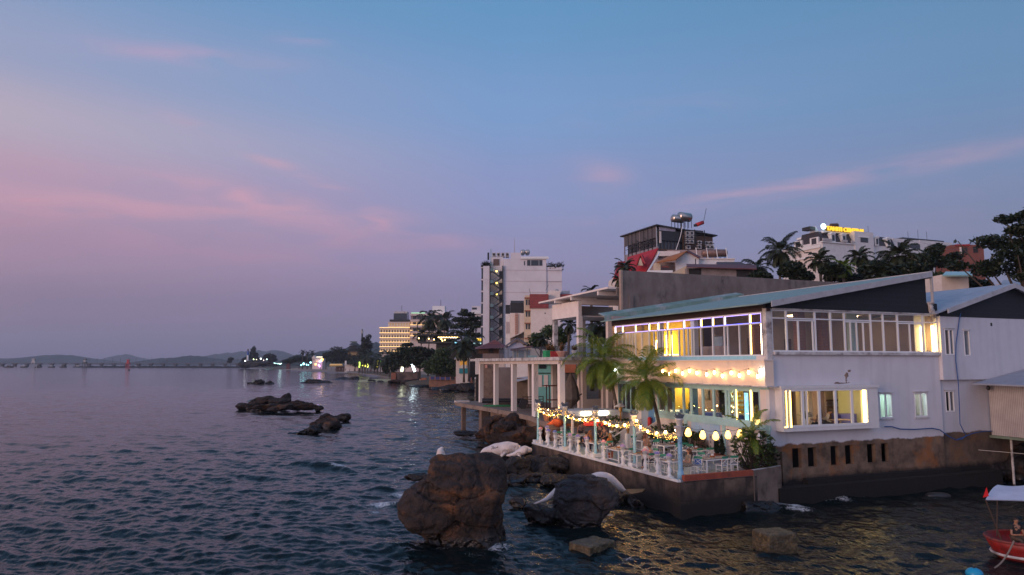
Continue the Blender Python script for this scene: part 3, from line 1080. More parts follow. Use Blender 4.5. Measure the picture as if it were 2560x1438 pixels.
for c, rz, lb, sx, sy, sz, zz in ((gz(1937, 1372), 0.28, "square mossy concrete block in the water, higher of the two", 1.35, 1.15, 0.95, 0.22), (gz(1480, 1372), 0.75, "low mossy concrete slab awash before the grey boulder", 1.55, 1.15, 0.7, -0.05)):
 rock("concrete_block", lb, [((c.x, c.y, zz), (sx * .5, sy * .5, sz * .5), 0.10, -YAW + rz)], .035, 0.025, mWEED, strata=0.1, chop=0, cat='concrete block', group="mossy concrete blocks in the water")

# ================================================================ THE RESTAURANT
X0, Y0, TZ = 27.41, 31.09, 1.75
mPEACH = M("peach_white_wall", (0.72, 0.64, 0.58), (0.66, 0.57, 0.51), 1.4, 0.75, bump=0.004, bscale=25, c3=(0.5, 0.44, 0.4), s3=1.2, th3=(0.6, 0.8))
mCREAM = M("cream_room_wall", (0.66, 0.58, 0.50), (0.60, 0.52, 0.45), 1.0, 0.8)
mYELW = M("yellow_room_wall", (0.72, 0.52, 0.06), (0.66, 0.46, 0.05), 1.2, 0.8)
mMAUVE = M("mauve_room_wall", (0.36, 0.27, 0.25), (0.30, 0.225, 0.21), 0.8, 0.85)
mFLOORIN = M("dim_room_floor", (0.22, 0.19, 0.17), (0.18, 0.15, 0.13), 1.0, 0.5)
mBLUEW = M("blue_paint", (0.08, 0.22, 0.42), (0.06, 0.18, 0.36), 2.0, 0.5)
mGREYB = M("grey_blue_wall", (0.30, 0.36, 0.42), (0.26, 0.31, 0.37), 1.2, 0.7)
mBRICK = M("red_brick", (0.30, 0.10, 0.05), (0.22, 0.07, 0.04), 5, 0.9, bump=0.01, wave=('Z', 11.0, (0.32, 0.22, 0.17)))
mCURT = leafmat("white_curtain", (0.72, 0.66, 0.58), (0.78, 0.72, 0.64), 0.62, 0.9)
eWARM = emitter("warm_lamp", (1.0, 0.70, 0.38), 42.0)
eWARM2 = emitter("warm_yellow_lamp", (1.0, 0.62, 0.16), 26.0)
eCOOL = emitter("cool_lamp", (0.75, 1.0, 0.92), 110.0)
eYEL = emitter("yellow_led", (1.0, 0.62, 0.12), 7.0)
eVIO = emitter("violet_led", (0.34, 0.24, 1.0), 2.6)
eBLU = emitter("blue_led", (0.04, 0.08, 1.0), 3.5)
eWLED = emitter("white_led", (0.85, 0.80, 1.0), 4.5)
eBULB = emitter("warm_bulb", (1.0, 0.52, 0.14), 240.0)
eWBULB = emitter("white_bulb", (0.85, 1.0, 1.0), 24.0)

def stained_wall(name, up, up2, dirt, dirt2, rust, edge, amp):
 """white paint above, bare stained masonry below a ragged edge"""
 m = M(name, dirt, dirt2, 1.3, 0.9, bump=0.02, bscale=7, c3=rust, s3=0.7, th3=(0.52, 0.68))
 N, L, mk = nodes_of(m.node_tree)
 b = N['Principled BSDF']
 src = b.inputs['Base Color'].links[0].from_socket
 tc = mk('ShaderNodeTexCoord')
 sp = mk('ShaderNodeSeparateXYZ')
 L.new(tc.outputs['Object'], sp.inputs[0])
 n = mk('ShaderNodeTexNoise')
 n.inputs['Scale'].default_value = 0.9
 n.inputs['Detail'].default_value = 8
 n.inputs['Roughness'].default_value = 0.6
 L.new(tc.outputs['Object'], n.inputs['Vector'])
 mu = mk('ShaderNodeMath', operation='MULTIPLY_ADD')
 L.new(n.outputs[0], mu.inputs[0])
 mu.inputs[1].default_value = amp
 mu.inputs[2].default_value = edge - amp * 0.5
 cp = mk('ShaderNodeMath', operation='SUBTRACT')
 L.new(sp.outputs[2], cp.inputs[0])
 L.new(mu.outputs[0], cp.inputs[1])
 mr = mk('ShaderNodeMapRange')
 mr.inputs['From Min'].default_value = -0.03
 mr.inputs['From Max'].default_value = 0.05
 L.new(cp.outputs[0], mr.inputs[0])
 n2 = mk('ShaderNodeTexNoise')
 n2.inputs['Scale'].default_value = 1.4
 n2.inputs['Detail'].default_value = 6
 L.new(tc.outputs['Object'], n2.inputs['Vector'])
 x2 = mk('ShaderNodeMix', data_type='RGBA')
 L.new(n2.outputs[0], x2.inputs[0])
 x2.inputs[6].default_value = (*up, 1)
 x2.inputs[7].default_value = (*up2, 1)
 ms = mk('ShaderNodeMapping')
 ms.inputs['Scale'].default_value = (1.7, 1.7, .13)
 L.new(tc.outputs['Object'], ms.inputs[0])
 ns = mk('ShaderNodeTexNoise')
 ns.inputs['Scale'].default_value = 1.5
 ns.inputs['Detail'].default_value = 7
 L.new(ms.outputs[0], ns.inputs['Vector'])
 rs = mk('ShaderNodeMapRange')
 rs.inputs['From Min'].default_value = .52
 rs.inputs['From Max'].default_value = .74
 rs.inputs['To Min'].default_value = 1.0
 rs.inputs['To Max'].default_value = .90
 L.new(ns.outputs[0], rs.inputs[0])
 xs = mk('ShaderNodeMix', data_type='RGBA', blend_type='MULTIPLY')
 xs.inputs[0].default_value = 1
 L.new(x2.outputs[2], xs.inputs[6])
 L.new(rs.outputs[0], xs.inputs[7])
 x2 = xs
 x = mk('ShaderNodeMix', data_type='RGBA')
 L.new(mr.outputs[0], x.inputs[0])
 L.new(src, x.inputs[6])
 L.new(x2.outputs[2], x.inputs[7])
 # the tide line: black weed below about a metre
 mt = mk('ShaderNodeMath', operation='MULTIPLY_ADD')
 L.new(n.outputs[0], mt.inputs[0])
 mt.inputs[1].default_value = 0.9
 L.new(sp.outputs[2], mt.inputs[2])
 mr2 = mk('ShaderNodeMapRange')
 mr2.inputs['From Min'].default_value = 1.5
 mr2.inputs['From Max'].default_value = 1.85
 L.new(mt.outputs[0], mr2.inputs[0])
 x3 = mk('ShaderNodeMix', data_type='RGBA')
 L.new(mr2.outputs[0], x3.inputs[0])
 x3.inputs[6].default_value = (0.007, 0.005, 0.004, 1)
 L.new(x.outputs[2], x3.inputs[7])
 L.new(x3.outputs[2], b.inputs['Base Color'])
 return m

mBWALL = stained_wall("sea_front_wall", (0.66, 0.64, 0.66), (0.54, 0.52, 0.54), (0.22, 0.145, 0.095), (0.075, 0.048, 0.033), (0.28, 0.10, 0.025), 2.98, 0.55)

eTABLE = emitter("table_candle", (1.0, 0.6, 0.22), 9.0)
rest = thing("restaurant_building", "white two storey sea front restaurant with lit window bands and a teal sheet roof", "restaurant", (X0, Y0, 0))

def P_(mb, name, mat, parent=rest, smooth=False):
 return mb.build(name, mat, parent, smooth, True)

def B_(name, mat, *boxes, parent=rest):
 mb = MB()
 for b in boxes:
  mb.box(*b)
 return P_(mb, name, mat, parent)

def pane_wall(parent, ax, p, a0, a1, z0, z1, vs=(), hs=(), fw=0.07, dep=0.10, mf=None, mg=None, name='window', out=-1):
 """a window: frame (jambs, mullions vs, transoms hs) with its glass as a sub-part. ax: the wall lies on x = p or y = p; out: which side is outdoors"""
 mf, mg = mf or mFRAME, mg or mGLASS
 mb, gl = MB(), MB()
 d0, d1 = sorted((p + out * 0.02, p - out * (dep - 0.02)))

 def bx(m, A0, A1, Z0, Z1, e=0.0):
  if ax == 'x':
   m.box(d0 + e, d1 - e, A0, A1, Z0, Z1)
  else:
   m.box(A0, A1, d0 + e, d1 - e, Z0, Z1)
 bx(mb, a0, a0 + fw * .6, z0, z1)
 bx(mb, a1 - fw * .6, a1, z0, z1)
 bx(mb, a0 + fw * .6, a1 - fw * .6, z0, z0 + fw)
 bx(mb, a0 + fw * .6, a1 - fw * .6, z1 - fw, z1)
 hz = sorted(hs)
 for h in hz:
  bx(mb, a0 + fw * .6, a1 - fw * .6, h - fw * .4, h + fw * .4, 0.002)
 for v in vs:
  v0, v1, wv = (v[1], v[2], v[3] if len(v) > 3 else fw) if isinstance(v, tuple) else (z0, (hz[0] if hz else z1), fw)
  a = v[0] if isinstance(v, tuple) else v
  bx(mb, a - wv / 2, a + wv / 2, v0 + (fw if v0 == z0 else 0), v1 - (fw * .4), 0.004)
 c = (d0 + d1) / 2
 if ax == 'x':
  gl.quad((c, a0 + .03, z0 + .03), (c, a1 - .03, z0 + .03), (c, a1 - .03, z1 - .03), (c, a0 + .03, z1 - .03))
 else:
  gl.quad((a0 + .03, c, z0 + .03), (a1 - .03, c, z0 + .03), (a1 - .03, c, z1 - .03), (a0 + .03, c, z1 - .03))
 w = P_(mb, name, mf, parent)
 P_(gl, "pane", mg, w)
 return w

# ---- shell
YF = 48.1
B_("sea_wall_facade", mBWALL, (X0, 28.83, Y0, Y0 + .25, 1.70, 2.76), (X0, 40.6, Y0, Y0 + .25, 2.76, 3.78), (X0, 40.6, Y0, Y0 + .25, -1.5, 1.70),
 (29.47, 29.92, Y0, Y0 + .25, 1.70, 2.76), (30.55, 31.57, Y0, Y0 + .25, 1.70, 2.76), (32.16, 32.64, Y0, Y0 + .25, 1.70, 2.76), (33.27, 34.31, Y0, Y0 + .25, 1.70, 2.76),
 (34.94, 35.41, Y0, Y0 + .25, 1.70, 2.76), (35.97, 40.6, Y0, Y0 + .25, 1.70, 2.76),
 (34.75, 40.6, Y0, Y0 + .25, 3.78, 4.18), (34.75, 35.46, Y0, Y0 + .25, 4.18, 5.65), (36.46, 38.31, Y0, Y0 + .25, 4.18, 5.65), (39.36, 40.6, Y0, Y0 + .25, 4.18, 5.65), (34.75, 40.6, Y0, Y0 + .25, 5.65, 6.14), (X0, 40.6, Y0, Y0 + .25, 6.14, 7.86))
B_("basement_void", mDARKIN, (X0 + .3, 40.5, Y0 + 1.6, Y0 + 1.7, 0, 3.0), (X0 + .3, 40.5, Y0 + .26, Y0 + 1.6, 2.85, 2.95), (X0 + .3, 40.5, Y0 + .26, Y0 + 1.6, 1.2, 1.3))
B_("buttress", mBWALL, (28.0, 28.62, Y0 - .14, Y0, -1.2, 2.62))
B_("shelf_rock", M("black_weed_ledge", (.003, .0025, .002), (.007, .005, .004), 3, .9, bump=.05, bscale=8), (27.2, 44.5, Y0 - .75, Y0 - .01, -1.5, 0.82), (29.5, 41.5, Y0 - .35, Y0 - .01, .82, 1.12))
B_("lower_wall", mPEACH, (X0, X0 + .22, Y0 + .25, 42.3, 0.5, 3.73), (X0, X0 + .22, Y0 + .25, 31.83, 4.03, 5.95), (X0, X0 + .22, Y0 + .25, YF, 5.95, 6.10), (X0, X0 + .22, 44.1, YF, 0.5, 3.95), (X0, X0 + .22, 47.3, YF, 3.95, 5.95), (X0, X0 + .22, 42.0, 42.3, 3.73, 5.95), (X0, X0 + .22, 44.1, 44.8, 3.95, 5.95))
B_("corner_wall", mWHITE, (X0 - .003, 27.8, Y0 - .003, Y0 + .25, 3.78, 6.06))
B_("sill_band", mMINT, (X0 - .10, X0 - .004, Y0 - .06, 42.3, 3.73, 4.03))
B_("sill_band", mMINT, (X0 - .10, X0 - .004, 44.5, 47.6, 3.80, 4.0))
B_("header_band", mMINT, (X0 - .05, X0 - .003, Y0 - .02, YF, 5.95, 6.09))
for y0, y1 in ((38.6, 38.92), (34.85, 35.12), (31.12, 31.36), (41.9, 42.2)):
 B_("pilaster", mMINT, (X0 - .06, X0 - .002, y0, y1, 1.75, 3.728))
B_("ledge", mGRIME, (26.82, X0 + .2, 30.55, YF, 6.10, 6.165))
B_("upper_band", M("peach_band_wall", (0.76, 0.61, 0.48), (0.70, 0.54, 0.42), 1.2, 0.75, c3=(0.5, 0.43, 0.38), s3=1.1, th3=(0.6, 0.8), stretch=(1, 1, .4)), (27.03, X0 + .22, 30.93, YF, 6.166, 7.53))
B_("upper_ledge", mPEACH, (26.96, X0 + .22, 30.88, YF, 7.53, 7.59))
B_("upper_sill", mSKYB, (X0 - .10, X0 + .15, 31.9, 45.6, 7.59, 7.80))
B_("upper_sill_end", mPEACH, (X0 - .102, X0 + .15, 31.2, 31.9, 7.592, 7.80))
B_("upper_sill_end", mPEACH, (X0 - .102, X0 + .15, 45.6, YF, 7.592, 7.80))
B_("corner_post", mGRIME, (X0 - .06, 27.73, Y0 - .04, 31.34, 7.592, 10.42))
B_("eave_beam", M("dark_eave_timber", (0.035, 0.018, 0.018), (0.05, 0.028, 0.025), 2, .7), (X0 - .02, X0 + .2, 31.0, YF, 10.24, 10.62))
B_("upper_front_sill", mGRIME, (27.78, 40.68, Y0 - .16, Y0 + .25, 7.86, 8.02))
B_("floor_slab", mFLOORIN, (X0 + .2, 40.4, Y0 + .2, YF, 7.40, 7.52))
B_("floor_slab", mFLOORIN, (X0 + .2, 40.4, Y0 + .2, YF, 3.40, 3.52))
B_("ceiling", mCREAM, (X0 + .1, 40.4, Y0 + .2, YF - .1, 10.50, 10.56))
B_("ceiling", mCREAM, (X0 + .2, 40.4, Y0 + .2, YF - .1, 6.18, 6.24))
B_("back_wall", mMAUVE, (X0, 40.6, YF - .1, YF, 0.5, 11.0))
B_("side_wall", mMAUVE, (40.4, 40.6, Y0 + .26, YF - .1, 2.0, 11.0))

# ---- roof
zr = lambda x: 10.60 + (x - 26.5) * 0.1765
mb = MB()
mb.slab([(26.5, 30.62, zr(26.5)), (39.72, 30.62, zr(39.72)), (39.72, 48.3, zr(39.72)), (26.5, 48.3, zr(26.5))], 0.07)
rf = P_(mb, "roof", mROOF)
mb = MB()
mb.slab([(26.9, 48.31, zr(26.9) + .34), (40.3, 48.31, zr(40.3) + .18), (40.3, 49.3, zr(40.3) + .38), (26.9, 49.3, zr(26.9) + .62)], 0.06)
mb.slab([(26.9, 48.302, zr(26.9) - .02), (40.3, 48.302, zr(40.3) - .02), (40.3, 48.302, zr(40.3) + .2), (26.9, 48.302, zr(26.9) + .36)], 0.03)
P_(mb, "roof_flashing", M("teal_flashing", (0.19, 0.30, 0.26), (0.14, 0.22, 0.19), 1.5, .6, c3=(0.36, 0.36, 0.36), s3=.7, th3=(.5, .62)), rf)
mb = MB()
for x0, x1, t in ((26.0, 27.3, .0), (27.3, 39.74, .30)):
 if t:
  mb.slab([(x0, 30.56, zr(x0) + .03), (x0, 30.56, zr(x0) - t), (x1, 30.56, zr(x1) - t), (x1, 30.56, zr(x1) + .03)], -0.06)
mb.box(39.725, 39.81, 30.55, 30.70, 11.05, 13.0)
mb.box(39.725, 39.78, 30.70, 48.3, 12.55, 12.99)
P_(mb, "roof_trim", mFASC, rf)
mb = MB()
xs = [27.3, 39.70]
mb.add([(xs[0], Y0 - .10, 10.40), (xs[1] + .9, Y0 - .10, 10.40), (xs[1] + .9, Y0 - .10, 11.05), (xs[1], Y0 - .10, 11.05), (xs[1], Y0 - .10, zr(xs[1]) - .08), (xs[0], Y0 - .10, zr(xs[0]) - .08),
  (xs[0], Y0 + .1, 10.40), (xs[1] + .9, Y0 + .1, 10.40), (xs[1] + .9, Y0 + .1, 11.05), (xs[1], Y0 + .1, 11.05), (xs[1], Y0 + .1, zr(xs[1]) - .08), (xs[0], Y0 + .1, zr(xs[0]) - .08)],
  [(0, 1, 2, 3, 4, 5), (11, 10, 9, 8, 7, 6), (0, 6, 7, 1), (1, 7, 8, 2), (2, 8, 9, 3), (3, 9, 10, 4), (4, 10, 11, 5), (5, 11, 6, 0)])
P_(mb, "gable_tiling", mTILE)
B_("gable_lip", mGRIME, (27.74, 40.7, Y0 - .13, Y0 - .04, 10.36, 10.42))
rock("broken_gutter", None, [((39.95, 30.95, 10.75), (.22, .2, .30), .8), ((40.2, 30.95, 10.45), (.16, .15, .35), .8), ((40.02, 30.95, 11.05), (.3, .2, .12), .8)], .03, .05, mGRIME, parent=rest)

# ---- upper seaward windows, eleven bays of glass with light strips in the transoms
ym = [31.46, 32.48, 34.71, 35.82, 36.98, 38.79, 40.66, 41.79, 42.91, 44.72, 46.55, 47.65]
minor = {0: [], 1: [33.38, 34.42], 2: [], 3: [], 4: [37.95, 38.34], 5: [39.32, 40.25], 6: [41.2], 7: [42.31], 8: [43.87], 9: [45.13, 45.55, 46.01], 10: [47.1]}
for i in range(11):
 w = pane_wall(rest, 'x', X0, ym[i], ym[i + 1], 7.80, 10.24, vs=minor[i], hs=[9.6], fw=.075)
 a, b = ym[i] + .06, ym[i + 1] - .06
 P_(MB().box(X0 - .005, X0 + .02, a, b, 10.13, 10.16), "light_strip", eVIO, w)
 P_(MB().box(X0 - .005, X0 + .02, a, b, 9.635, 9.66), "light_strip", eBLU if i < 5 else eVIO, w)
 P_(MB().box(X0 - .005, X0 + .02, b - .075, b - .015, 9.68, 10.12), "light_strip", eWLED if i in (1, 4, 10) else eYEL, w)
 P_(MB().box(X0 - .006, X0 + .0, b - .02, b + .01, 9.68, 10.12), "light_strip", eWLED, w)
 if i < 1:
  P_(MB().box(X0 - .005, X0 + .02, a, a + .035, 9.68, 10.12), "light_strip", eVIO, w)
  P_(MB().box(X0 - .005, X0 + .02, a, a + .04, 7.9, 9.55), "light_strip", eWARM, w)
  P_(MB().box(X0 - .005, X0 + .02, b - .05, b, 7.9, 9.55), "light_strip", eYEL, w)

# ---- upper front windows
xm = [27.76, 28.79, 30.86, 32.01, 33.07, 35.11, 36.10, 37.28, 39.39, 40.60]
minx = {0: [], 1: [(29.63, 8.02, 9.82, .09), (30.68, 8.02, 9.82, .07)], 2: [], 3: [], 4: [(33.5, 8.02, 9.82, .07), (33.98, 8.02, 9.82, .06), (34.5, 8.02, 9.82, .07)], 5: [], 6: [], 7: [(38.26, 8.02, 9.82, .06)], 8: []}
for i in range(9):
 w = pane_wall(rest, 'y', Y0, xm[i], xm[i + 1], 8.02, 10.36, vs=minx[i], hs=[9.88] + ([9.78] if i in (1, 4, 7) else []), fw=.085)
 if i == 8:
  P_(MB().box(40.36, 40.46, Y0 + .1, Y0 + .22, 8.1, 9.7), "light_strip", eWARM2, w)
  P_(MB().box(39.9, 39.96, Y0 + .5, Y0 + .56, 8.1, 9.65), "light_strip", eWARM2, w)  # second strip added to light the panel behind it

# ---- upper room
B_("yellow_partition", mYELW, (30.2, 30.35, 40.6, 47.9, 7.53, 10.49), (29.3, 30.2, 40.52, 40.6, 7.53, 10.49))
B_("bar_counter", mMAUVE, (28.2, 29.2, 35.4, 38.6, 7.53, 8.45))
B_("room_pillar", mPAINT, (27.75, 28.05, 38.1, 38.5, 7.53, 10.49))
B_("room_pillar", mPAINT, (27.75, 28.05, 42.0, 42.4, 7.53, 10.49))
B_("room_pillar", M("pale_teal_pillar", (.45, .58, .56)), (36.0, 36.5, 33.3, 33.7, 7.53, 10.49))
for x, y in ((31.9, 33.4), (33.9, 33.6), (29.6, 34.6)):
 B_("brick_pillar", mBRICK, (x - .26, x + .26, y - .22, y + .22, 7.53, 10.49))
B_("inner_wall", mMAUVE, (30.5, 40.3, 39.6, 39.75, 7.53, 10.49))
for x in (30.9, 33.2, 36.4, 37.6, 38.9):
 B_("inner_door", mWOODD, (x, x + .55, 39.5, 39.59, 7.53, 9.1))
B_("curtain", mCURT, (27.72, 27.80, 43.3, 47.6, 7.6, 9.58))
for y in (43.9, 44.5, 45.1):
 B_("tube_lamp", eWARM2, (29.95, 30.03, y, y + .09, 8.05, 9.45))
B_("tube_lamp", eWARM2, (29.95, 30.03, 43.2, 45.7, 7.98, 8.03))
mb = MB()
mb.tube([(30.0, 45.9, 9.1), (30.0, 46.05, 8.7), (30.0, 45.9, 8.3), (30.0, 45.7, 8.2)], .035)
P_(mb, "tube_lamp", eWARM2)
B_("glow_catch_panel", mPAINT, (39.42, 40.38, Y0 + .62, Y0 + .66, 8.02, 10.36))  # panel added to catch the strips' yellow light across the end bay
B_("neon_bars", eYEL, (34.55, 34.60, 39.45, 39.49, 8.25, 8.95), (34.25, 35.1, 39.45, 39.49, 8.22, 8.26))
B_("ceiling_lamp", eWARM, (28.4, 28.8, 45.0, 46.0, 10.44, 10.48))
B_("ceiling_lamp", eWARM2, (28.8, 29.2, 42.6, 43.8, 10.44, 10.48))
B_("ceiling_lamp", eWARM, (34.0, 34.5, 36.0, 36.6, 10.44, 10.48))
B_("ceiling_lamp", eWARM, (38.0, 38.4, 35.0, 35.5, 10.44, 10.48))
B_("coat_rail", mBLACK, (28.4, 28.44, 35.9, 37.2, 9.05, 9.08))
B_("hanging_clothes", mGREYB, (28.35, 28.5, 36.1, 36.9, 8.35, 9.04))

# ---- ground floor seaward windows
yl = [31.83, 33.93, 34.74, 35.91, 36.97, 38.18, 38.99, 40.14, 41.01, 42.0]
minl = {0: [(32.6, 4.03, 5.95, .12)], 1: [34.47], 2: [], 3: [], 4: [], 5: [], 6: [], 7: [], 8: []}
for i in range(9):
 w = pane_wall(rest, 'x', X0, yl[i], yl[i + 1], 4.03, 5.95, vs=minl[i], fw=.15, mf=mMINT)
 if i == 0:
  P_(MB().box(X0 - .03, X0 + .02, 32.48, 32.60, 4.15, 5.88), "light_strip", eYEL, w)
  P_(MB().box(X0 - .03, X0 + .02, 33.78, 33.82, 4.15, 5.88), "light_strip", eYEL, w)
pane_wall(rest, 'x', X0, 44.8, 47.3, 3.95, 5.95, vs=[45.5, 46.2, 46.7], fw=.10, mf=mMINT)
d_ = B_("door", mBLUEW, (X0 + .02, X0 + .12, 42.32, 43.2, 2.75, 5.0))
B_("door_panel", mGREYB, (X0 + .01, X0 + .13, 43.2, 44.1, 2.75, 5.95), parent=d_)
B_("door_panel", mGREYB, (X0 + .01, X0 + .13, 42.32, 43.2, 5.0, 5.95), parent=d_)
# ground floor room
B_("room_wall", mYELW, (31.0, 31.15, 35.0, 38.4, 3.53, 6.17), (30.2, 31.0, 38.3, 38.4, 3.53, 6.17))
B_("room_wall", mMAUVE, (29.6, 29.75, 38.4, 41.2, 3.53, 6.17), (32.2, 32.35, 32.0, 35.0, 3.53, 6.17), (31.15, 32.2, 34.9, 35.0, 3.53, 6.17), (28.0, 40.0, 41.9, 42.0, 3.53, 6.17))
B_("room_wall", mYELW, (28.2, 29.6, 41.2, 41.3, 3.53, 6.17))
B_("room_pillar", mBLUEW, (27.75, 28.1, 38.4, 38.8, 3.53, 6.17))
mb = MB()
for k in range(9):
 a = k / 8
 mb.box(29.5, 30.6, 36.1 + a * 1.6, 36.35 + a * 1.6, 3.6 + a * 2.2, 3.7 + a * 2.2)
 mb.tube([(29.5, 36.2 + a * 1.6, 3.6 + a * 2.2), (29.5, 36.2 + a * 1.6, 4.5 + a * 2.2 if 4.5 + a * 2.2 < 6.1 else 6.1)], .02, 5)
mb.tube([(29.5, 36.2, 4.5), (29.5, 37.4, 6.1)], .035, 6)
P_(mb, "inner_stair", mMINT)
fr = B_("drinks_fridge", mBLACK, (28.6, 29.3, 34.0, 34.62, 3.53, 5.75))
mFR = M("lit_bottles", (0.1, 0.5, 0.5))
b_ = mFR.node_tree.nodes['Principled BSDF']
Nn_, Ln_, mkn = nodes_of(mFR.node_tree)
tcx = mkn('ShaderNodeTexCoord')
vx = mkn('ShaderNodeTexVoronoi')
vx.inputs['Scale'].default_value = 7.0
Ln_.new(tcx.outputs['Object'], vx.inputs['Vector'])
hs_ = mkn('ShaderNodeHueSaturation')
hs_.inputs['Saturation'].default_value = 0.8
Ln_.new(vx.outputs['Color'], hs_.inputs['Color'])
mxx = mkn('ShaderNodeMix', data_type='RGBA')
mxx.inputs[0].default_value = 0.6
Ln_.new(hs_.outputs[0], mxx.inputs[6])
mxx.inputs[7].default_value = (0.25, 0.75, 1, 1)
Ln_.new(mxx.outputs[2], b_.inputs['Emission Color'])
b_.inputs['Emission Strength'].default_value = 1.6
P_(MB().box(28.57, 28.598, 34.08, 34.54, 3.75, 5.65), "lit_shelves", mFR, fr)
B_("wall_picture", M("framed_print", (.12, .10, .10), (.3, .28, .28), 5), (29.55, 29.59, 39.2, 39.8, 5.0, 5.6))
B_("wall_picture", M("teal_print", (.05, .22, .22), (.2, .4, .36), 5), (28.2, 29.0, 31.38, 31.42, 5.05, 5.65))
for y in (40.6, 37.6, 35.4, 33.2):
 B_("bench_seat", M("blue_bench", (0.10, 0.16, 0.42)) if y != 40.6 else mBLUEW, (28.3, 28.9, y - .5, y + .5, 3.53, 4.3))
for x, y in ((28.5, 39.5), (28.5, 37.0), (28.4, 35.3), (28.8, 32.9)):
 for k in range(2):
  P_(MB().ball((x, y + .25 * k, 4.75 + .06 * k), .055), "table_light", eTABLE)
for x0, x1, y0, y1 in ((28.6, 29.2, 40.0, 40.8), (29.2, 29.7, 36.2, 37.0), (29.6, 30.2, 32.8, 33.6)):
 B_("ceiling_lamp", eWARM, (x0, x1, y0, y1, 6.13, 6.17))

# ---- the lit bay on the front
BY = 30.55
B_("bay_frame", mWHITE, (27.80, 34.75, BY, Y0 - .005, 3.72, 3.92), (27.70, 34.85, BY - .06, Y0 - .004, 6.00, 6.16), (33.98, 34.75, BY, Y0 - .005, 3.92, 6.00), (27.8, 27.86, BY, Y0 - .005, 3.92, 6.0))
for a, b, vs in ((27.86, 29.2, [(28.28, 3.92, 6.0, .05)]), (29.2, 30.38, [(29.48, 3.92, 6.0, .08)]), (30.38, 31.55, []), (31.55, 32.76, []), (32.76, 33.98, [])):
 pane_wall(rest, 'y', BY, a, b, 3.92, 6.0, vs=vs, fw=.13)
B_("light_strip", eWARM2, (33.80, 33.92, BY + .13, BY + .2, 3.98, 5.92))
B_("light_strip", eYEL, (28.02, 28.08, BY - .04, BY - .022, 3.95, 5.9), (27.86, 28.02, BY - .04, BY - .022, 3.95, 3.99))
B_("light_strip", eYEL, (28.29, 28.36, BY - .04, BY - .022, 3.95, 5.9))
B_("bay_room_wall", mCREAM, (31.6, 40.3, 35.0, 35.1, 3.53, 6.17))
B_("bay_room_wall", mMAUVE, (28.5, 31.6, 34.0, 34.1, 3.53, 6.17))
B_("bay_pillar", mCREAM, (30.0, 30.45, 31.6, 31.9, 3.53, 6.17))
B_("bay_pillar", mCREAM, (31.2, 31.5, 32.2, 32.5, 3.53, 6.17))
B_("back_bar", mWOODD, (32.8, 35.6, 34.3, 34.9, 3.53, 4.7), (33.4, 36.2, 34.6, 34.95, 5.0, 5.1))
B_("blue_sofa", M("blue_sofa_cloth", (.06, .07, .36), (.05, .055, .28), 4, .9), (33.0, 34.2, 31.6, 32.3, 3.53, 4.45))
B_("table", mMAUVE, (32.0, 33.2, 31.0, 31.6, 4.15, 4.2), (32.55, 32.65, 31.25, 31.35, 3.53, 4.15))
B_("service_hatch", emitter("hatch_light", (.45, 1.0, .85), 1.4), (32.9, 33.9, 34.27, 34.29, 5.1, 5.45))
for x0, x1, y0, y1 in ((29.4, 30.0, 32.3, 33.0), (32.6, 33.4, 32.4, 33.2)):
 B_("ceiling_lamp", eWARM2, (x0, x1, y0, y1, 6.13, 6.17))
for x, y, s in ((28.6, 33.0, .0),):
 B_("bay_screen", M("purple_screen", (.22, .16, .34)), (28.0, 29.2, 33.2, 33.3, 3.53, 4.9))
# ---- two kitchen windows
for a, b in ((35.46, 36.46), (38.31, 39.36)):
 pane_wall(rest, 'y', Y0, a, b, 4.18, 5.65, vs=[(a + .52, 4.18, 5.65, .09)], fw=.09)
 B_("window_hood", mGRIME, (a - .08, b + .08, Y0 - .10, Y0 - .004, 5.66, 5.71))
 B_("window_sill", mGRIME, (a - .05, b + .05, Y0 - .06, Y0 - .004, 4.10, 4.17))
mKIT = M("kitchen_tile", (.62, .68, .60), (.55, .62, .55), 2)
B_("kitchen_wall", mKIT, (35.0, 40.3, 33.6, 33.7, 3.53, 6.17), (37.3, 37.4, 31.4, 33.6, 3.53, 6.17), (34.9, 35.0, 31.4, 33.6, 3.53, 6.17))
for x in (36.0, 38.9):
 B_("ceiling_lamp", eCOOL, (x - .35, x + .35, 32.0, 32.3, 6.13, 6.17))
B_("kitchen_shelf", mSTEEL, (35.3, 37.0, 33.0, 33.55, 4.3, 4.35), (35.3, 37.0, 33.3, 33.55, 4.95, 5.0))
mb = MB()
for k in range(9):
 mb.lathe((35.4 + k * .17, 33.3, 4.36), [(.05, 0), (.06, .1), (.045, .2), (.02, .28)], 7)
P_(mb, "kitchen_jars", mBLUEW)
B_("wall_picture", M("red_notice", (.6, .12, .10)), (38.7, 38.95, 33.55, 33.59, 5.0, 5.3))
# a scar where plaster fell off the front
rock("plaster_scar", None, [((33.05, Y0 - .0, 6.75), (.28, .03, .14), .9), ((33.25, Y0, 6.95), (.2, .03, .1), .9), ((33.0, Y0, 6.5), (.12, .03, .3), .9), ((32.6, Y0, 6.27), (.9, .03, .06), .9)], .025, .03, mCONC2, parent=rest)

# ---- outdoors light on the band corner
lmp = B_("wall_lamp", mBLACK, (26.86, 27.03, 31.06, 31.10, 7.12, 7.15))
P_(MB().ball((26.90, 31.08, 6.95), (.09, .09, .13)), "lamp_bulb", eWBULB, lmp)
lmp = B_("wall_lamp", mBLACK, (26.86, 27.03, 46.8, 46.84, 7.0, 7.03))
P_(MB().ball((26.90, 46.82, 6.85), (.09, .09, .13)), "lamp_bulb", eWBULB, lmp)
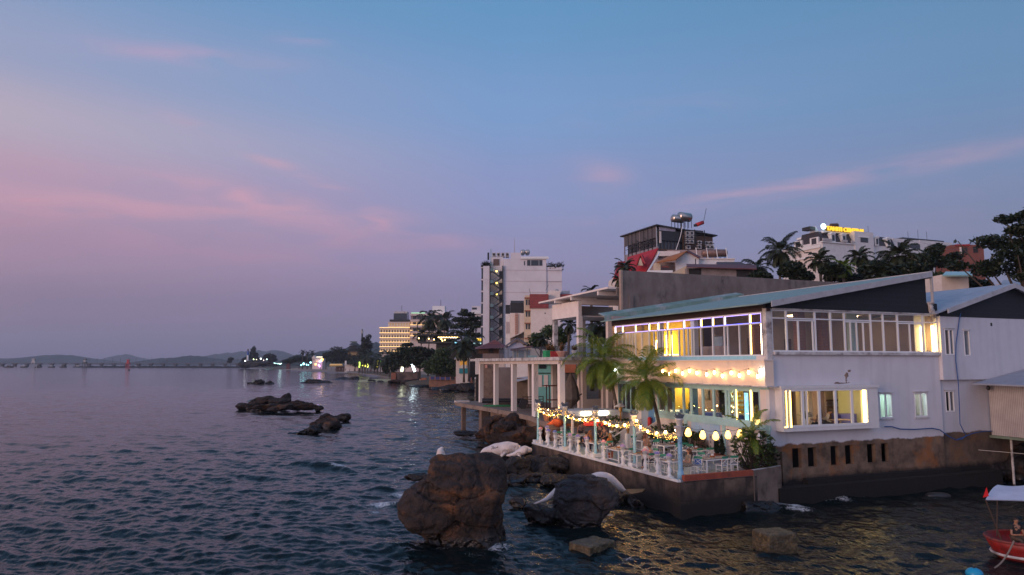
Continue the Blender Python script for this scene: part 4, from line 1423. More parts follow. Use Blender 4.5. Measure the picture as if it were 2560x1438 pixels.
# mural under the windows: sky, old town fronts, columns, painted flat
mMURS = M("mural_sky", (.28, .48, .66), (.48, .58, .66), .8, .7)
mur = B_("wall_mural", mMURS, (X0 - .035, X0 - .003, 35.36, 38.18, 2.15, 3.72))
mMURB = [M("mural_front", c, tuple(x * .75 for x in c), 6, .7) for c in ((.50, .36, .28), (.56, .48, .42), (.38, .38, .44), (.46, .40, .40), (.54, .44, .34))]
mMURD = M("mural_window", (.10, .10, .13))
yy = 38.15
for k, (w_, h_) in enumerate(((.42, 1.0), (.22, .8), (.3, 1.05), (.2, .6), (.35, .72), (.25, .55), (.4, .95), (.3, .7), (.33, .88))):
 P_(MB().box(X0 - .042 - .002 * (k % 2), X0 - .036, yy - w_, yy, 2.16, 2.16 + h_), "mural_front", mMURB[k % 5], mur)
 mb = MB()
 for j in range(3):
  mb.box(X0 - .050, X0 - .0455, yy - w_ * .4 - .04, yy - w_ * .4 + .05, 2.3 + j * .28, 2.44 + j * .28) if 2.44 + j * .28 < 2.16 + h_ else None
 if mb.v:
  P_(mb, "mural_window", mMURD, mur)
 yy -= w_
mb = MB()
mb.lathe((X0 - .04, 37.32, 3.0), [(.15, 0), (.15, .12), (.10, .22), (.03, .3), (.01, .55)], 10)
P_(mb, "mural_dome", M("mural_dome_green", (.34, .44, .46)), mur)

# ================================================================ ANNEX, SHED, NEIGHBOUR WALL
annex = thing("annex_building", "white annex beside the restaurant with a shallow gable roof, small windows and a blue hose", "house", (40.7, Y0, 0))
mAN = stained_wall("annex_wall", (0.58, 0.57, 0.60), (0.48, 0.47, 0.50), (0.16, 0.105, 0.07), (0.08, 0.055, 0.04), (0.18, 0.09, 0.04), 3.15, 0.5)
AY = Y0 - .12
B_("lower_wall", mAN, (40.605, 41.04, AY + .2, AY + .5, -1.5, 6.38), (41.04, 41.8, AY + .2, AY + .5, -1.5, 4.41), (41.04, 41.8, AY + .2, AY + .5, 5.71, 6.38), (41.8, 60, AY + .2, AY + .5, -1.5, 6.38), parent=annex)
B_("upper_wall", mAN, (40.605, 40.93, AY - .1, AY + .5, 6.381, 10.3), (40.93, 41.7, AY - .1, AY + .5, 6.381, 7.89), (40.93, 41.7, AY - .1, AY + .5, 9.49, 10.3), (41.7, 42.62, AY - .1, AY + .5, 6.381, 10.3), (42.62, 43.13, AY - .1, AY + .5, 6.381, 7.85), (42.62, 43.13, AY - .1, AY + .5, 9.45, 10.3), (43.13, 60, AY - .1, AY + .5, 6.381, 10.3), parent=annex)
B_("dark_room", mDARKIN, (40.7, 44.5, AY + .75, AY + .85, 3, 10.2), parent=annex)
pane_wall(annex, 'y', AY - .1, 40.93, 41.7, 7.89, 9.49, vs=[(41.35, 7.89, 9.49, .07)], fw=.07)
pane_wall(annex, 'y', AY - .1, 42.62, 43.13, 7.85, 9.45, fw=.06)
pane_wall(annex, 'y', AY + .2, 41.04, 41.8, 4.41, 5.71, vs=[(41.42, 4.41, 5.71, .08)], fw=.08)
for x0, x1, z, y in ((40.85, 41.78, 9.5, AY - .1), (42.55, 43.2, 9.46, AY - .1), (40.96, 41.88, 5.72, AY + .2)):
 B_("window_hood", mGRIME, (x0, x1, y - .09, y - .003, z, z + .05), parent=annex)
B_("curtain", M("brown_curtain", (.22, .13, .06), None, wave=('X', 9, (.1, .06, .03))), (41.4, 41.68, AY + .2, AY + .25, 7.95, 9.45), parent=annex)
B_("vent_hole", mDARKIN, (45.15, 45.32, AY - .105, AY - .05, 9.75, 9.95), parent=annex)
mb = MB()
zt = lambda x: 10.62 + (x - 40.8) * .298 if x < 47.1 else 12.5 - (x - 47.1) * .30
mb.add([(40.62, AY - .12, 10.26), (60, AY - .12, 10.26), (60, AY - .12, zt(60) if zt(60) > 10.3 else 10.3), (53.5, AY - .12, 10.5), (47.1, AY - .12, 12.38), (40.62, AY - .12, 10.5),
  (40.62, AY, 10.26), (60, AY, 10.26), (60, AY, 10.3), (53.5, AY, 10.5), (47.1, AY, 12.38), (40.62, AY, 10.5)], [(0, 1, 2, 3, 4, 5), (11, 10, 9, 8, 7, 6), (0, 6, 7, 1)])
P_(mb, "gable_tiling", mTILE, annex)
mb = MB()
mb.slab([(39.85, 30.5, 10.42), (47.1, 30.5, 12.52), (47.1, 44, 12.52), (39.85, 44, 10.42)], .07)
mb.slab([(47.1, 30.5, 12.52), (54, 30.5, 10.5), (54, 44, 10.5), (47.1, 44, 12.52)], .07)
arf = P_(mb, "roof", M("pale_blue_sheet_roof", (.34, .36, .41), (.26, .28, .33), 1.5, .45, bump=.015, wave=('Y', 5, None)), annex)
mb = MB()
mb.slab([(40.75, 30.44, 10.71), (40.75, 30.44, 10.42), (47.1, 30.44, 12.24), (47.1, 30.44, 12.55)], -.05)
mb.slab([(47.1, 30.44, 12.55), (47.1, 30.44, 12.24), (54, 30.44, 10.24), (54, 30.44, 10.53)], -.05)
P_(mb, "roof_trim", mFASC, arf)
mHOSE = M("blue_hose", (.02, .07, .22), None, rough=.5)
mb = MB()
hp = [(2402, 783), (2398, 800), (2390, 860), (2389, 900), (2396, 960), (2399, 1030), (2400, 1060), (2410, 1080), (2416, 1088), (2405, 1098), (2392, 1100)]
mb.tube([tuple(gy(u, v, AY - .16)) for u, v in hp], .03, 6)
P_(mb, "downpipe_hose", mHOSE, annex)
hose = MB()
hp = [(2212, 1067), (2230, 1067), (2250, 1073), (2285, 1074), (2330, 1071), (2350, 1075), (2370, 1090), (2390, 1100), (2412, 1092), (2430, 1084), (2455, 1079), (2480, 1078)]
hose.tube([tuple(gy(u, v, Y0 - .17)) for u, v in hp], .035, 6)
tag(hose.build("garden_hose", mHOSE), "dark blue hose snaking along the stained base of the sea wall", "hose")

mCORR = M("grey_corrugated_sheet", (0.46, 0.42, 0.40), (0.36, 0.32, 0.31), 1.4, .6, bump=.03, wave=('Y', 9.0, (0.18, 0.16, 0.15)))
shed = thing("corrugated_shed", "grey corrugated metal shed on stilts over the rocks beside the annex", "shed", (46, 28, 0))
B_("sheet_wall", mCORR, (44.85, 44.95, 21.5, AY + .1, 2.9, 6.15), parent=shed)
B_("sheet_wall", mCORR, (44.96, 53, 21.5, 21.6, 2.9, 6.15), parent=shed)
mb = MB()
mb.slab([(43.1, 21.2, 6.05), (52, 21.2, 7.7), (52, AY - .15, 7.7), (43.1, AY - .15, 6.15)], .09)
P_(mb, "roof", M("shed_roof_sheet", (.30, .33, .40), (.24, .27, .33), 1.5, .5, bump=.02, wave=('X', 5, None)), shed)
B_("floor", M("green_floor_beam", (.16, .22, .16), (.12, .15, .11), 2), (44.7, 53, 21.4, AY + .15, 2.74, 2.89), parent=shed)
for x, y in ((45.6, 30.4), (45.6, 26.5), (45.6, 22.5), (49, 22.5)):
 P_(MB().tube([(x, y, -1), (x, y, 2.74)], .07, 7), "stilt", mGRIME, shed)
P_(MB().ball((44.3, 30.7, 5.85), (.12, .12, .16)), "lantern", mBLACK, shed)
rock("bank_rock", "dark rocky bank beneath the corrugated shed and annex", [((46, 33, .6), (4.5, 2.5, 2.0), .7, 0), ((44, 32.3, .4), (2.5, 1.6, 1.4), .7, 0), ((52, 31.5, .5), (6, 3.0, 2.0), .7, 0)], .14, .3, mROCKD)
mb = MB()
mb.tube([(43.0, 30.7, 2.1), (46, 27.0, 1.9), (50.0, 22.2, 1.6)], .02, 5)
tag(mb.build("mooring_line", M("pale_rope", (.4, .36, .3))), "pale mooring line stretched out from the rocky bank below the shed", "rope")

nw = thing("boundary_wall", "tall raw grey concrete wall standing behind the restaurant roof", "wall", (45, 53, 0))
B_("wall_face", mCONC, (31.35, 60, 53.0, 53.3, 2.0, 13.1), (31.35, 60, 53.04, 53.3, 13.1, 15.36), parent=nw)
B_("wall_end", M("wall_end_concrete", (.36, .27, .22), (.28, .21, .17), 2, .9), (31.15, 31.34, 52.98, 53.32, 2.0, 15.4), parent=nw)
B_("drip_stain_pier", mCONC, (31.9, 32.3, 52.9, 52.995, 2.0, 13.2), parent=nw)

# ================================================================ WHITE PAVILION AND THE STILTED CONCRETE FRAME
pav = thing("white_pavilion", "tall open white pavilion with slanting canopy roof above the concrete frame", "pavilion", (31.2, 61, 0))
mPAV = M("pavilion_white", (0.78, 0.69, 0.63), (0.70, 0.61, 0.56), 1.2, .75, c3=(.42, .35, .32), s3=1.0, th3=(.62, .8))
for x, y in ((31.2, 66.45), (31.2, 60.95), (34.4, 60.95), (34.4, 66.45)):
 P_(MB().box(x - .22, x + .22, y - .22, y + .22, 2.6, 11.85), "column", mPAV if y < 62 else mGRIME, pav)
P_(MB().box(31.0, 31.35, 60.75, 66.7, 11.85, 13.35), "fascia", mPAV, pav)
P_(MB().box(31.36, 38, 66.4, 66.7, 11.85, 13.35), "fascia", mPAV, pav)
P_(MB().box(31.36, 38.0, 60.74, 60.95, 13.0, 13.55), "beam", mPAV, pav)
P_(MB().box(31.36, 38.0, 60.96, 66.4, 11.86, 11.95), "soffit", mPAV, pav)
mb = MB()
mb.slab([(30.2, 53.6, 13.95), (38.5, 53.6, 13.95), (38.5, 68.4, 13.80), (30.2, 68.4, 13.80)], .16)
P_(mb, "roof", mPAV, pav)
for y in (55.5, 60.85, 64.5):
 P_(MB().box(30.25, 33, y - .12, y + .12, 13.38, 13.70 if y > 56 else 13.74), "roof_bracket", mPAV, pav)
P_(MB().box(31.0, 36, 53.45, 53.6, 13.2, 13.9), "roof_end", mCONC, pav)

frame = thing("stilted_colonnade", "open frame of white columns under a flat slab, on a concrete deck over stilts", "pavilion", (25, 62, 0))
DZ = 3.0
edge = [(24.0, 78.2), (26.0, 78.6)]
colrow = [(26.69, 76.6), (25.65, 68.95), (24.74, 61.75), (23.98, 55.1), (23.20, 48.4)]
deck = [(24.1, 78.0), (24.0, 73.5), (24.1, 68.0), (24.0, 61.5), (23.6, 55.3), (21.9, 47.75), (22.6, 47.55), (31.0, 47.9), (33.5, 60), (33.5, 79), (26, 79)]
mDECK = M("deck_concrete", (.30, .22, .17), (.22, .16, .125), .9, .9, c3=(.12, .085, .065), s3=.6, th3=(.52, .66), bump=.01, bscale=6)
mb = MB()
mb.prism([(p[0], p[1]) for p in deck][::-1], 2.62, DZ)
P_(mb, "deck_slab", mDECK, frame)
mb = MB()
for (xa, ya), (xb, yb) in zip(deck[2:5], deck[3:6]):
 mb.prism([(xa + .6, ya), (xb + .6, yb), (xb + 1.0, yb), (xa + 1.0, ya)], 1.75, 2.61)
mb.box(22.6, 29, 48.2, 48.7, 1.5, 2.61)
P_(mb, "deck_beam", mCONC2, frame)
roofp = [(25.9, 78.2), (22.75, 47.75), (31.3, 48.3), (34.5, 60.5), (34.5, 79), (27, 79)]
mb = MB()
mb.prism(roofp[::-1], 7.60, 7.86)
P_(mb, "roof_slab", mGRIME, frame)
mb = MB()
for (xa, ya), (xb, yb) in zip(colrow[:-1], colrow[1:]):
 mb.prism([(xa - .22, ya), (xb - .22, yb), (xb + .22, yb), (xa + .22, ya)][::-1], 7.32, 7.598)
mb.prism([(23.2, 48.2), (31, 48.7), (31, 49.1), (23.2, 48.6)], 7.30, 7.598)
P_(mb, "roof_beam", M("frame_beam_white", (.66, .57, .52), (.56, .48, .44), 1.6, .8, c3=(.3, .26, .24), s3=1.4, th3=(.6, .8)), frame)
mCOLW = M("worn_white_column", (0.80, 0.73, 0.68), (0.70, 0.63, 0.58), 1.6, .8, c3=(.25, .22, .21), s3=1.6, th3=(.62, .75), stretch=(1, 1, .3))
for i, (x, y) in enumerate(colrow):
 P_(MB().box(x - .21, x + .21, y - .21, y + .21, DZ, 7.32), "column", mCOLW, frame)
for x, y in ((29.9, 70.0), (29.2, 62.6), (28.9, 55.8), (28.6, 50.8), (30.9, 50.6), (31.0, 56.0)):
 P_(MB().box(x - .19, x + .19, y - .19, y + .19, DZ, 7.6), "column", mPEACH, frame)
for x, y, r in ((24.6, 76.5, .22), (24.9, 70.5, .42), (24.7, 64.8, .22), (24.3, 59.6, .26), (23.9, 53.2, .16), (23.6, 50.6, .15), (26.5, 66, .3), (26.6, 58, .3), (26.5, 52, .25)):
 P_(MB().box(x - r, x + r, y - r, y + r, -1.2, 2.62), "pile", mCONC2, frame)
P_(MB().box(24.0, 25.6, 77.4, 78.1, DZ, DZ + .16), "kerb_block", mPEACH, frame)

def small(name, label, cat, mat, f, group=None, smooth=False):
 mb = MB()
 f(mb)
 return tag(mb.build(name, mat, smooth=smooth), label, cat, group)

# things standing about on the deck
c = at(1252, 1002, 77)
small("rolled_mat", "long black rolled mat lying on the deck behind the columns", "mat", mBLACK, lambda m: m.tube([c + RT * -2.0, c + RT * 2.3], .26, 10))
c = at(1262, 1012, 75.5)
small("folded_boat", "brown upturned boat hull on the deck beside the rolled mat", "boat", mWOODD, lambda m: superball(m, c, (2.0, .7, .25), .9, -YAW))
small("green_tarpaulin", "bright green tarpaulin spread on the deck", "tarpaulin", M("green_tarp", (.02, .22, .06), (.015, .16, .05), 5, .7), lambda m: superball(m, (at(1253, 1016, 73.5).x, at(1253, 1016, 73.5).y, DZ + .05), (1.9, .6, .11), .8, -YAW))
c = at(1308, 1005, 70)
small("black_speaker", "tilted black box leaning among the clutter on the deck", "box", mBLACK, lambda m: m.cbox((c.x, c.y, DZ + .45), (.7, .6, .95), -YAW, ('Y', .4)))
small("metal_railing", "dark stacked railing lying on the deck behind the third column", "railing", mWOODD, lambda m: [m.box(27.4, 29.6, 66.0 + .02 * k, 66.06 + .02 * k, DZ + .25 * k, DZ + .25 * k + .07) for k in range(5)] + [m.box(27.4 + .55 * j, 27.46 + .55 * j, 66.0, 66.1, DZ, DZ + 1.1) for j in range(5)])
sh = thing("plant_rack", "three tier brown wooden rack on the deck before the turquoise house", "rack", (26.1, 55.5, DZ))
mb = MB()
for x in (-.75, .75):
 for y in (-.3, .3):
  mb.box(x - .035, x + .035, y - .035, y + .035, 0, 2.55)
mb.build("upright", mWOODD, sh)
for z, e in ((.55, .0), (1.25, 0), (2.45, .2)):
 MB().box(-.8 - e, .8 + e, -.36 - e, .36 + e, z, z + .07).build("shelf", M("rack_board", (.22, .07, .035), (.16, .05, .03), 4), sh)
c = at(1368, 1035, 55)
pt = thing("clay_planter", "terracotta planter standing by the wooden rack", "planter", (c.x, c.y, DZ))
MB().lathe((0, 0, 0), [(.22, 0), (.34, .5), (.36, .52), (.30, .54)], 12).build("pot", M("terracotta", (.42, .19, .10), (.34, .14, .07), 5, .8), pt)
MB().lathe((0, 0, .52), [(.2, 0), (.27, .1), (.1, .16)], 9).build("soil", mWOODD, pt)
small("paint_bucket", "white bucket with a red lid at the edge of the deck", "bucket", mPAINT, lambda m: m.lathe((23.75, 54.6, DZ), [(.13, 0), (.15, .45), (.16, .46)], 10))
c = at(1395, 1050, 52)
small("orange_canopy_cloth", "crumpled orange cloth heap on the near end of the deck", "cloth", M("orange_cloth", (.50, .09, .02), (.40, .06, .015), 4, .8), lambda m: (superball(m, (c.x, c.y, DZ + .12), (.42, .4, .32), 1.2), m.slab([(c.x - .9, c.y, DZ + .02), (c.x - .2, c.y - .3, DZ + .05), (c.x, c.y, DZ + .45), (c.x - .3, c.y + .3, DZ + .35)], .03)))
# furniture in the room under the frame
for (u, v), lb in (((1430, 1022), "low white stool before the rear columns"), ):
 c = at(u, v, 55)
 small("white_stool", lb, "stool", mPAINT, lambda m: [m.box(c.x - .17, c.x + .17, c.y - .17, c.y + .17, DZ + .42, DZ + .46)] + [m.box(c.x + a * .15 - .02, c.x + a * .15 + .02, c.y + b * .15 - .02, c.y + b * .15 + .02, DZ, DZ + .42) for a in (-1, 1) for b in (-1, 1)])
c = at(1444, 1020, 55)
small("white_chair", "white slat back chair standing alone under the concrete frame", "chair", mPAINT, lambda m: [m.box(c.x - .2, c.x + .2, c.y - .2, c.y + .2, DZ + .42, DZ + .46)] + [m.box(c.x + a * .18 - .02, c.x + a * .18 + .02, c.y + b * .18 - .02, c.y + b * .18 + .02, DZ, DZ + (.42 if b < 0 else 1.0)) for a in (-1, 1) for b in (-1, 1)] + [m.box(c.x - .18, c.x + .18, c.y + .17, c.y + .2, DZ + z, DZ + z + .09) for z in (.58, .74, .9)])
c = at(1427, 975, 58)
small("closed_umbrella", "large closed grey cloth umbrella standing under the frame", "umbrella", M("grey_cloth", (.13, .11, .10), (.09, .075, .07), 4, .95), lambda m: m.lathe((c.x, c.y, DZ), [(.05, 0), (.05, .8), (.75, 1.5), (.62, 2.4), (.3, 3.1), (.05, 3.6)], 10))
c = at(1470, 1010, 60)
small("low_wall_seat", "pale concrete bench wall at the back of the open frame", "bench", mPEACH, lambda m: m.box(30.4, 35.5, 58.5, 59, DZ, DZ + 1.1))
small("dark_sideboard", "dark sideboard with jars under the open frame", "sideboard", mWOODD, lambda m: m.cbox((31.2, 53.0, DZ + .45), (3.0, .5, .9), .15))
small("red_cool_box", "dark red cool box on the sideboard under the frame", "box", mRED, lambda m: m.cbox((31.9, 52.9, DZ + 1.1), (.6, .4, .38), .15))
small("camera_crane", "black tripod with a slanting boom under the frame", "tripod", mBLACK, lambda m: [m.tube([at(1436, 998, 58), at(1454, 985, 57)], .05, 5), m.tube([at(1432, 1005, 58), at(1434, 992, 58)], .05), m.tube([at(1428, 1010, 58), at(1434, 995, 58), at(1440, 1010, 58)], .04)])
# plant pots on the slab roof
for k, (u, r, h, col, lb, sp) in enumerate(((1371, .34, .55, (.02, .30, .10), "green planter box on the slab roof edge", 0), (1383, .34, .5, (.45, .03, .03), "red planter box on the slab roof edge", 0), (1404, .55, .5, (.50, .27, .20), "wide pink bowl planter with a brown shrub on the slab roof", 1), (1437, .25, .6, (.6, .55, .5), "white pot with a brown shrub beside the pavilion column on the slab roof", 1))):
 c = at(u, 894, 58 + 2 * (k == 3))
 t = thing("roof_planter", lb, "planter", (c.x, c.y, 7.862))
 m_ = M("planter_glaze", col, tuple(x * .7 for x in col), 4, .6)
 (MB().box(-r, r, -r, r, 0, h) if not sp else MB().lathe((0, 0, 0), [(r * .55, 0), (r, h * .8), (r * 1.04, h), (r * .8, h * .97)], 12)).build("pot", m_, t)
 mb = MB()
 for q in range(60):
  a, e = rnd.uniform(0, 6.28), rnd.uniform(.2, 1.4)
  l = rnd.uniform(.4, .95) * (r + .3)
  p = Vector((math.cos(a) * math.cos(e), math.sin(a) * math.cos(e), math.sin(e))) * l
  s_ = Vector((-math.sin(a), math.cos(a), 0)) * .035
  mb.quad(Vector((0, 0, h)) - s_, Vector((0, 0, h)) + s_, Vector((0, 0, h)) + p + s_, Vector((0, 0, h)) + p - s_)
 mb.build("shrub", M("brown_shrub", (.20, .08, .03), (.12, .09, .03), 6, .9), t)
# glass balustrade along the slab roof
bal = thing("glass_balustrade", "smoky glass balustrade along the flat slab roof", "railing", (29.5, 70, 7.86))
mb, gl = MB(), MB()
pr = [Vector((29.6, 78.5, 7.86)), Vector((29.6, 70, 7.86)), Vector((29.9, 64, 7.86)), Vector((31.0, 59.8, 7.86)), Vector((34.4, 60.2, 7.86))]
for a, b in zip(pr[:-1], pr[1:]):
 n = max(1, int((b - a).length / 2.2))
 for k in range(n):
  p, q = a + (b - a) * (k / n), a + (b - a) * ((k + 1) / n)
  mb.tube([p, p + Vector((0, 0, 1.15))], .03, 5)
  gl.quad(p + Vector((0, 0, .08)), q + Vector((0, 0, .08)), q + Vector((0, 0, 1.1)), p + Vector((0, 0, 1.1)))
 mb.tube([a + Vector((0, 0, 1.15)), b + Vector((0, 0, 1.15))], .03, 5)
P_(mb, "railing_post", mBLACK, bal)
P_(gl, "glass_panel", glass("smoky_glass", (.45, .52, .52)), bal)

# ================================================================ PLANTS
def leaf_cloud(lobes, n, size, r_=None, gap=0.0, gscale=0.8, shell=0.45, flat=0.35):
 r_ = r_ or rng
 tot = sum(max(l[3] * l[4] * l[5], 1e-6) ** .67 for l in lobes)
 V = []
 for l in lobes:
  k = int(n * (l[3] * l[4] * l[5]) ** .67 / tot) + 1
  d = r_.normal(size=(k, 3))
  d /= np.linalg.norm(d, axis=1)[:, None]
  rad = r_.random(k) ** shell
  P = d * rad[:, None] * np.array(l[3:6]) + np.array(l[:3])
  if gap > 0:
   keep = vnoise(P * gscale + 9.1) > gap
   P = P[keep]
  V.append(P)
 P = np.concatenate(V)
 k = len(P)
 a = r_.normal(size=(k, 3))
 a[:, 2] *= flat + .3
 a /= np.linalg.norm(a, axis=1)[:, None]
 b = r_.normal(size=(k, 3))
 b[:, 2] *= flat
 b -= a * (a * b).sum(1)[:, None]
 b /= np.linalg.norm(b, axis=1)[:, None]
 s = size * r_.uniform(.6, 1.25, size=(k, 1))
 Q = np.stack([P - a * s, P + b * s * .42, P + a * s, P - b * s * .42], 1).reshape(-1, 3)
 F = np.arange(4 * k).reshape(-1, 4)
 return Q, F

def tree(name, label, loc, trunk_h, lobes, n, size, mat, group=None, gap=0.30, gscale=.8, tr=.25, lean=(0, 0), cat='tree', shell=.45, flat=.35, twist=True):
 t = thing(name, label, cat, loc, 0, group)
 mb = MB()
 top = Vector((lean[0], lean[1], trunk_h))
 mb.tube([(0, 0, -.5), Vector((0, 0, 0)), top * .5 + Vector((tr * .4, 0, 0)), top], [tr * 1.25, tr, tr * .75, tr * .55], 7)
 for l in lobes:
  c = Vector(l[:3])
  mid = top.lerp(c, .5) + Vector((0, 0, -.12 * (c - top).length))
  mb.tube([top - Vector((0, 0, .3)), mid, c + Vector((0, 0, l[5] * .2))], [tr * .45, tr * .28, tr * .10], 5)
 mb.build("trunk", mBARK, t, True)
 V, F = leaf_cloud(lobes, n, size, gap=gap, gscale=gscale, shell=shell, flat=flat)
 np_mesh("crown", V, F, mat, t)
 return t

def frond(V, F, base, az, el, length, nl, droop, wl=.24, lw=.03, r2=rnd, rot=None):
 """one feathered frond: a bending midrib with leaflets on both sides"""
 seg = 10
 p = Vector(base)
 e = el
 pts = []
 for i in range(seg + 1):
  pts.append(p.copy())
  st = length / seg
  p = p + Vector((math.cos(az) * math.cos(e), math.sin(az) * math.cos(e), math.sin(e))) * st
  e -= droop / seg * (0.5 + 1.2 * i / seg)
 side0 = Vector((-math.sin(az), math.cos(az), 0))
 for i in range(seg):                              # midrib
  w = .03 * (1 - i / seg) + .006
  b = len(V)
  V += [pts[i] - side0 * w, pts[i] + side0 * w, pts[i + 1] + side0 * w * .9, pts[i + 1] - side0 * w * .9]
  F.append((b, b + 1, b + 2, b + 3))
 for k in range(nl):
  t = .14 + .86 * (k + .5) / nl
  i = min(int(t * seg), seg - 1)
  q = pts[i].lerp(pts[i + 1], t * seg - i)
  tan = (pts[i + 1] - pts[i]).normalized()
  up = side0.cross(tan)
  if up.z < 0:
   up = -up
  L_ = length * wl * (math.sin(math.pi * (.12 + .84 * t)) ** .7) * r2.uniform(.85, 1.1)
  for sg in (-1, 1):
   d = (side0 * sg * 1.0 + tan * (.55 + .5 * t) + up * r2.uniform(.0, .3)).normalized()
   m = q + d * L_ * .55
   tip = q + d * L_ * .95 + Vector((0, 0, -.30 * L_ - r2.uniform(0, .12) * L_))
   w = tan * lw * (0.8 + .4 * r2.random())
   b = len(V)
   V += [q - w * .5, q + w * .5, m + w, m - w, tip]
   F.append((b, b + 1, b + 2, b + 3))
   F.append((b + 3, b + 2, b + 4, b + 4))

def palm(name, label, loc, h, lean, nf, fl, mat, nl=30, group=None, r=.13, seed=1, el0=1.35, el1=-.55, droop=1.35, wl=.24, lw=.03, dead=0, up=0):
 r2 = random.Random(seed)
 t = thing(name, label, 'palm tree', loc, 0, group)
 top = Vector((lean[0], lean[1], h))
 mb = MB()
 P = [Vector((lean[0] * k * k, lean[1] * k * k, h * k)) for k in (0, .2, .4, .6, .8, 1.0)]
 P[0].z = -.4
 mb.tube(P, [r * 1.5, r * 1.1, r, r * .95, r * .9, r * 1.15], 8)
 mb.build("trunk", mTRUNK, t, True)
 V, F = [], []
 for i in range(nf):
  q = i / max(nf - 1, 1)
  frond(V, F, top, i * 2.39996 + r2.uniform(-.25, .25), el0 + (el1 - el0) * q ** .8 + r2.uniform(-.12, .12), fl * (.75 + .3 * math.sin(math.pi * min(q + .25, 1))) * r2.uniform(.9, 1.1), nl, droop * r2.uniform(.75, 1.2), wl, lw, r2)
 for i in range(dead):
  frond(V, F, top, r2.uniform(0, 6.28), -.9, fl * .75, nl, .5, wl * .8, lw, r2)
 me = bpy.data.meshes.new("crown")
 me.from_pydata([tuple(v) for v in V], [], [f if f[2] != f[3] else f[:3] for f in F])
 me.materials.append(mat)
 o = bpy.data.objects.new("crown", me)
 S.collection.objects.link(o)
 adopt(o, t)
 return t

def rosette_shrub(mb, c, n, l, w, r2=rnd, spread=1.0):
 """a whorl of broad leaves at the end of a shoot"""
 for i in range(n):
  a = i * 2.4 + r2.uniform(-.2, .2)
  e = r2.uniform(.1, 1.1) * spread
  d = Vector((math.cos(a) * math.cos(e), math.sin(a) * math.cos(e), math.sin(e)))
  s = Vector((-math.sin(a), math.cos(a), 0))
  k = r2.uniform(.7, 1.15)
  c = Vector(c)
  mb.add([c, c + d * l * k * .5 + s * w * .5, c + d * l * k + Vector((0, 0, -.12 * l)), c + d * l * k * .5 - s * w * .5], [(0, 1, 2, 3)])

def shrub(name, label, c, r, h, n, mat, group=None, leaf=.22, base=0.0, cat='shrub'):
 t = thing(name, label, cat, c, 0, group)
 mb, st = MB(), MB()
 for i in range(n):
  a, q = rnd.uniform(0, 6.28), rnd.random() ** .5
  z = base + (h - base) * rnd.random() ** .7
  rr = r * q * (0.55 + .55 * math.sin(math.pi * min(1, .15 + z / h * .8)))
  p = Vector((rr * math.cos(a), rr * math.sin(a), z))
  rosette_shrub(mb, p, 8, leaf, leaf * .42)
  if i % 3 == 0:
   st.tube([(p.x * .2, p.y * .2, 0), p], [.02, .01], 4)
 st.build("stem", mBARK, t)
 mb.build("foliage", mat, t)
 return t

# ================================================================ TERRACE
mSTONE = bpy.data.materials.new("stone_block_wall")
mSTONE.use_nodes = True
N, L, mk = nodes_of(mSTONE.node_tree)
b_ = N['Principled BSDF']
b_.inputs['Roughness'].default_value = .85
tc_ = mk('ShaderNodeTexCoord')
sp_ = mk('ShaderNodeSeparateXYZ')
L.new(tc_.outputs['Object'], sp_.inputs[0])
ad_ = mk('ShaderNodeMath', operation='ADD')
L.new(sp_.outputs[0], ad_.inputs[0])
L.new(sp_.outputs[1], ad_.inputs[1])
cb_ = mk('ShaderNodeCombineXYZ')
L.new(ad_.outputs[0], cb_.inputs[0])
L.new(sp_.outputs[2], cb_.inputs[1])
nz_ = mk('ShaderNodeTexNoise')
nz_.inputs['Scale'].default_value = 1.6
nz_.inputs['Detail'].default_value = 6
L.new(tc_.outputs['Object'], nz_.inputs['Vector'])
mx_ = mk('ShaderNodeMix', data_type='VECTOR')
mx_.inputs[0].default_value = .22
L.new(cb_.outputs[0], mx_.inputs[4])
L.new(nz_.outputs['Color'], mx_.inputs[5])
br_ = mk('ShaderNodeTexBrick')
for k, v in (('Color1', (.15, .10, .07, 1)), ('Color2', (.07, .046, .034, 1)), ('Mortar', (.055, .038, .029, 1)), ('Scale', 1.0), ('Mortar Size', .018), ('Brick Width', 1.15), ('Row Height', .7), ('Bias', 0.0)):
 br_.inputs[k].default_value = v
L.new(mx_.outputs[1], br_.inputs['Vector'])
rm_ = mk('ShaderNodeMapRange')
rm_.inputs['From Min'].default_value = .35
rm_.inputs['From Max'].default_value = .68
rm_.inputs['To Min'].default_value = .35
rm_.inputs['To Max'].default_value = 1.5
L.new(nz_.outputs[0], rm_.inputs[0])
ml_ = mk('ShaderNodeMix', data_type='RGBA', blend_type='MULTIPLY')
ml_.inputs[0].default_value = 1
L.new(br_.outputs['Color'], ml_.inputs[6])
L.new(rm_.outputs[0], ml_.inputs[7])
wt_ = mk('ShaderNodeMapRange')
wt_.inputs['From Min'].default_value = .55
wt_.inputs['From Max'].default_value = 1.4
L.new(sp_.outputs[2], wt_.inputs[0])
wm_ = mk('ShaderNodeMix', data_type='RGBA')
L.new(wt_.outputs[0], wm_.inputs[0])
wm_.inputs[6].default_value = (.010, .007, .005, 1)
L.new(ml_.outputs[2], wm_.inputs[7])
L.new(wm_.outputs[2], b_.inputs['Base Color'])
bp_ = mk('ShaderNodeBump')
bp_.inputs['Strength'].default_value = .8
bp_.inputs['Distance'].default_value = .06
L.new(br_.outputs['Fac'], bp_.inputs['Height'])
bp_.invert = True
b2_ = mk('ShaderNodeBump')
b2_.inputs['Strength'].default_value = .5
b2_.inputs['Distance'].default_value = .05
L.new(nz_.outputs[0], b2_.inputs['Height'])
L.new(bp_.outputs[0], b2_.inputs['Normal'])
L.new(b2_.outputs[0], b_.inputs['Normal'])

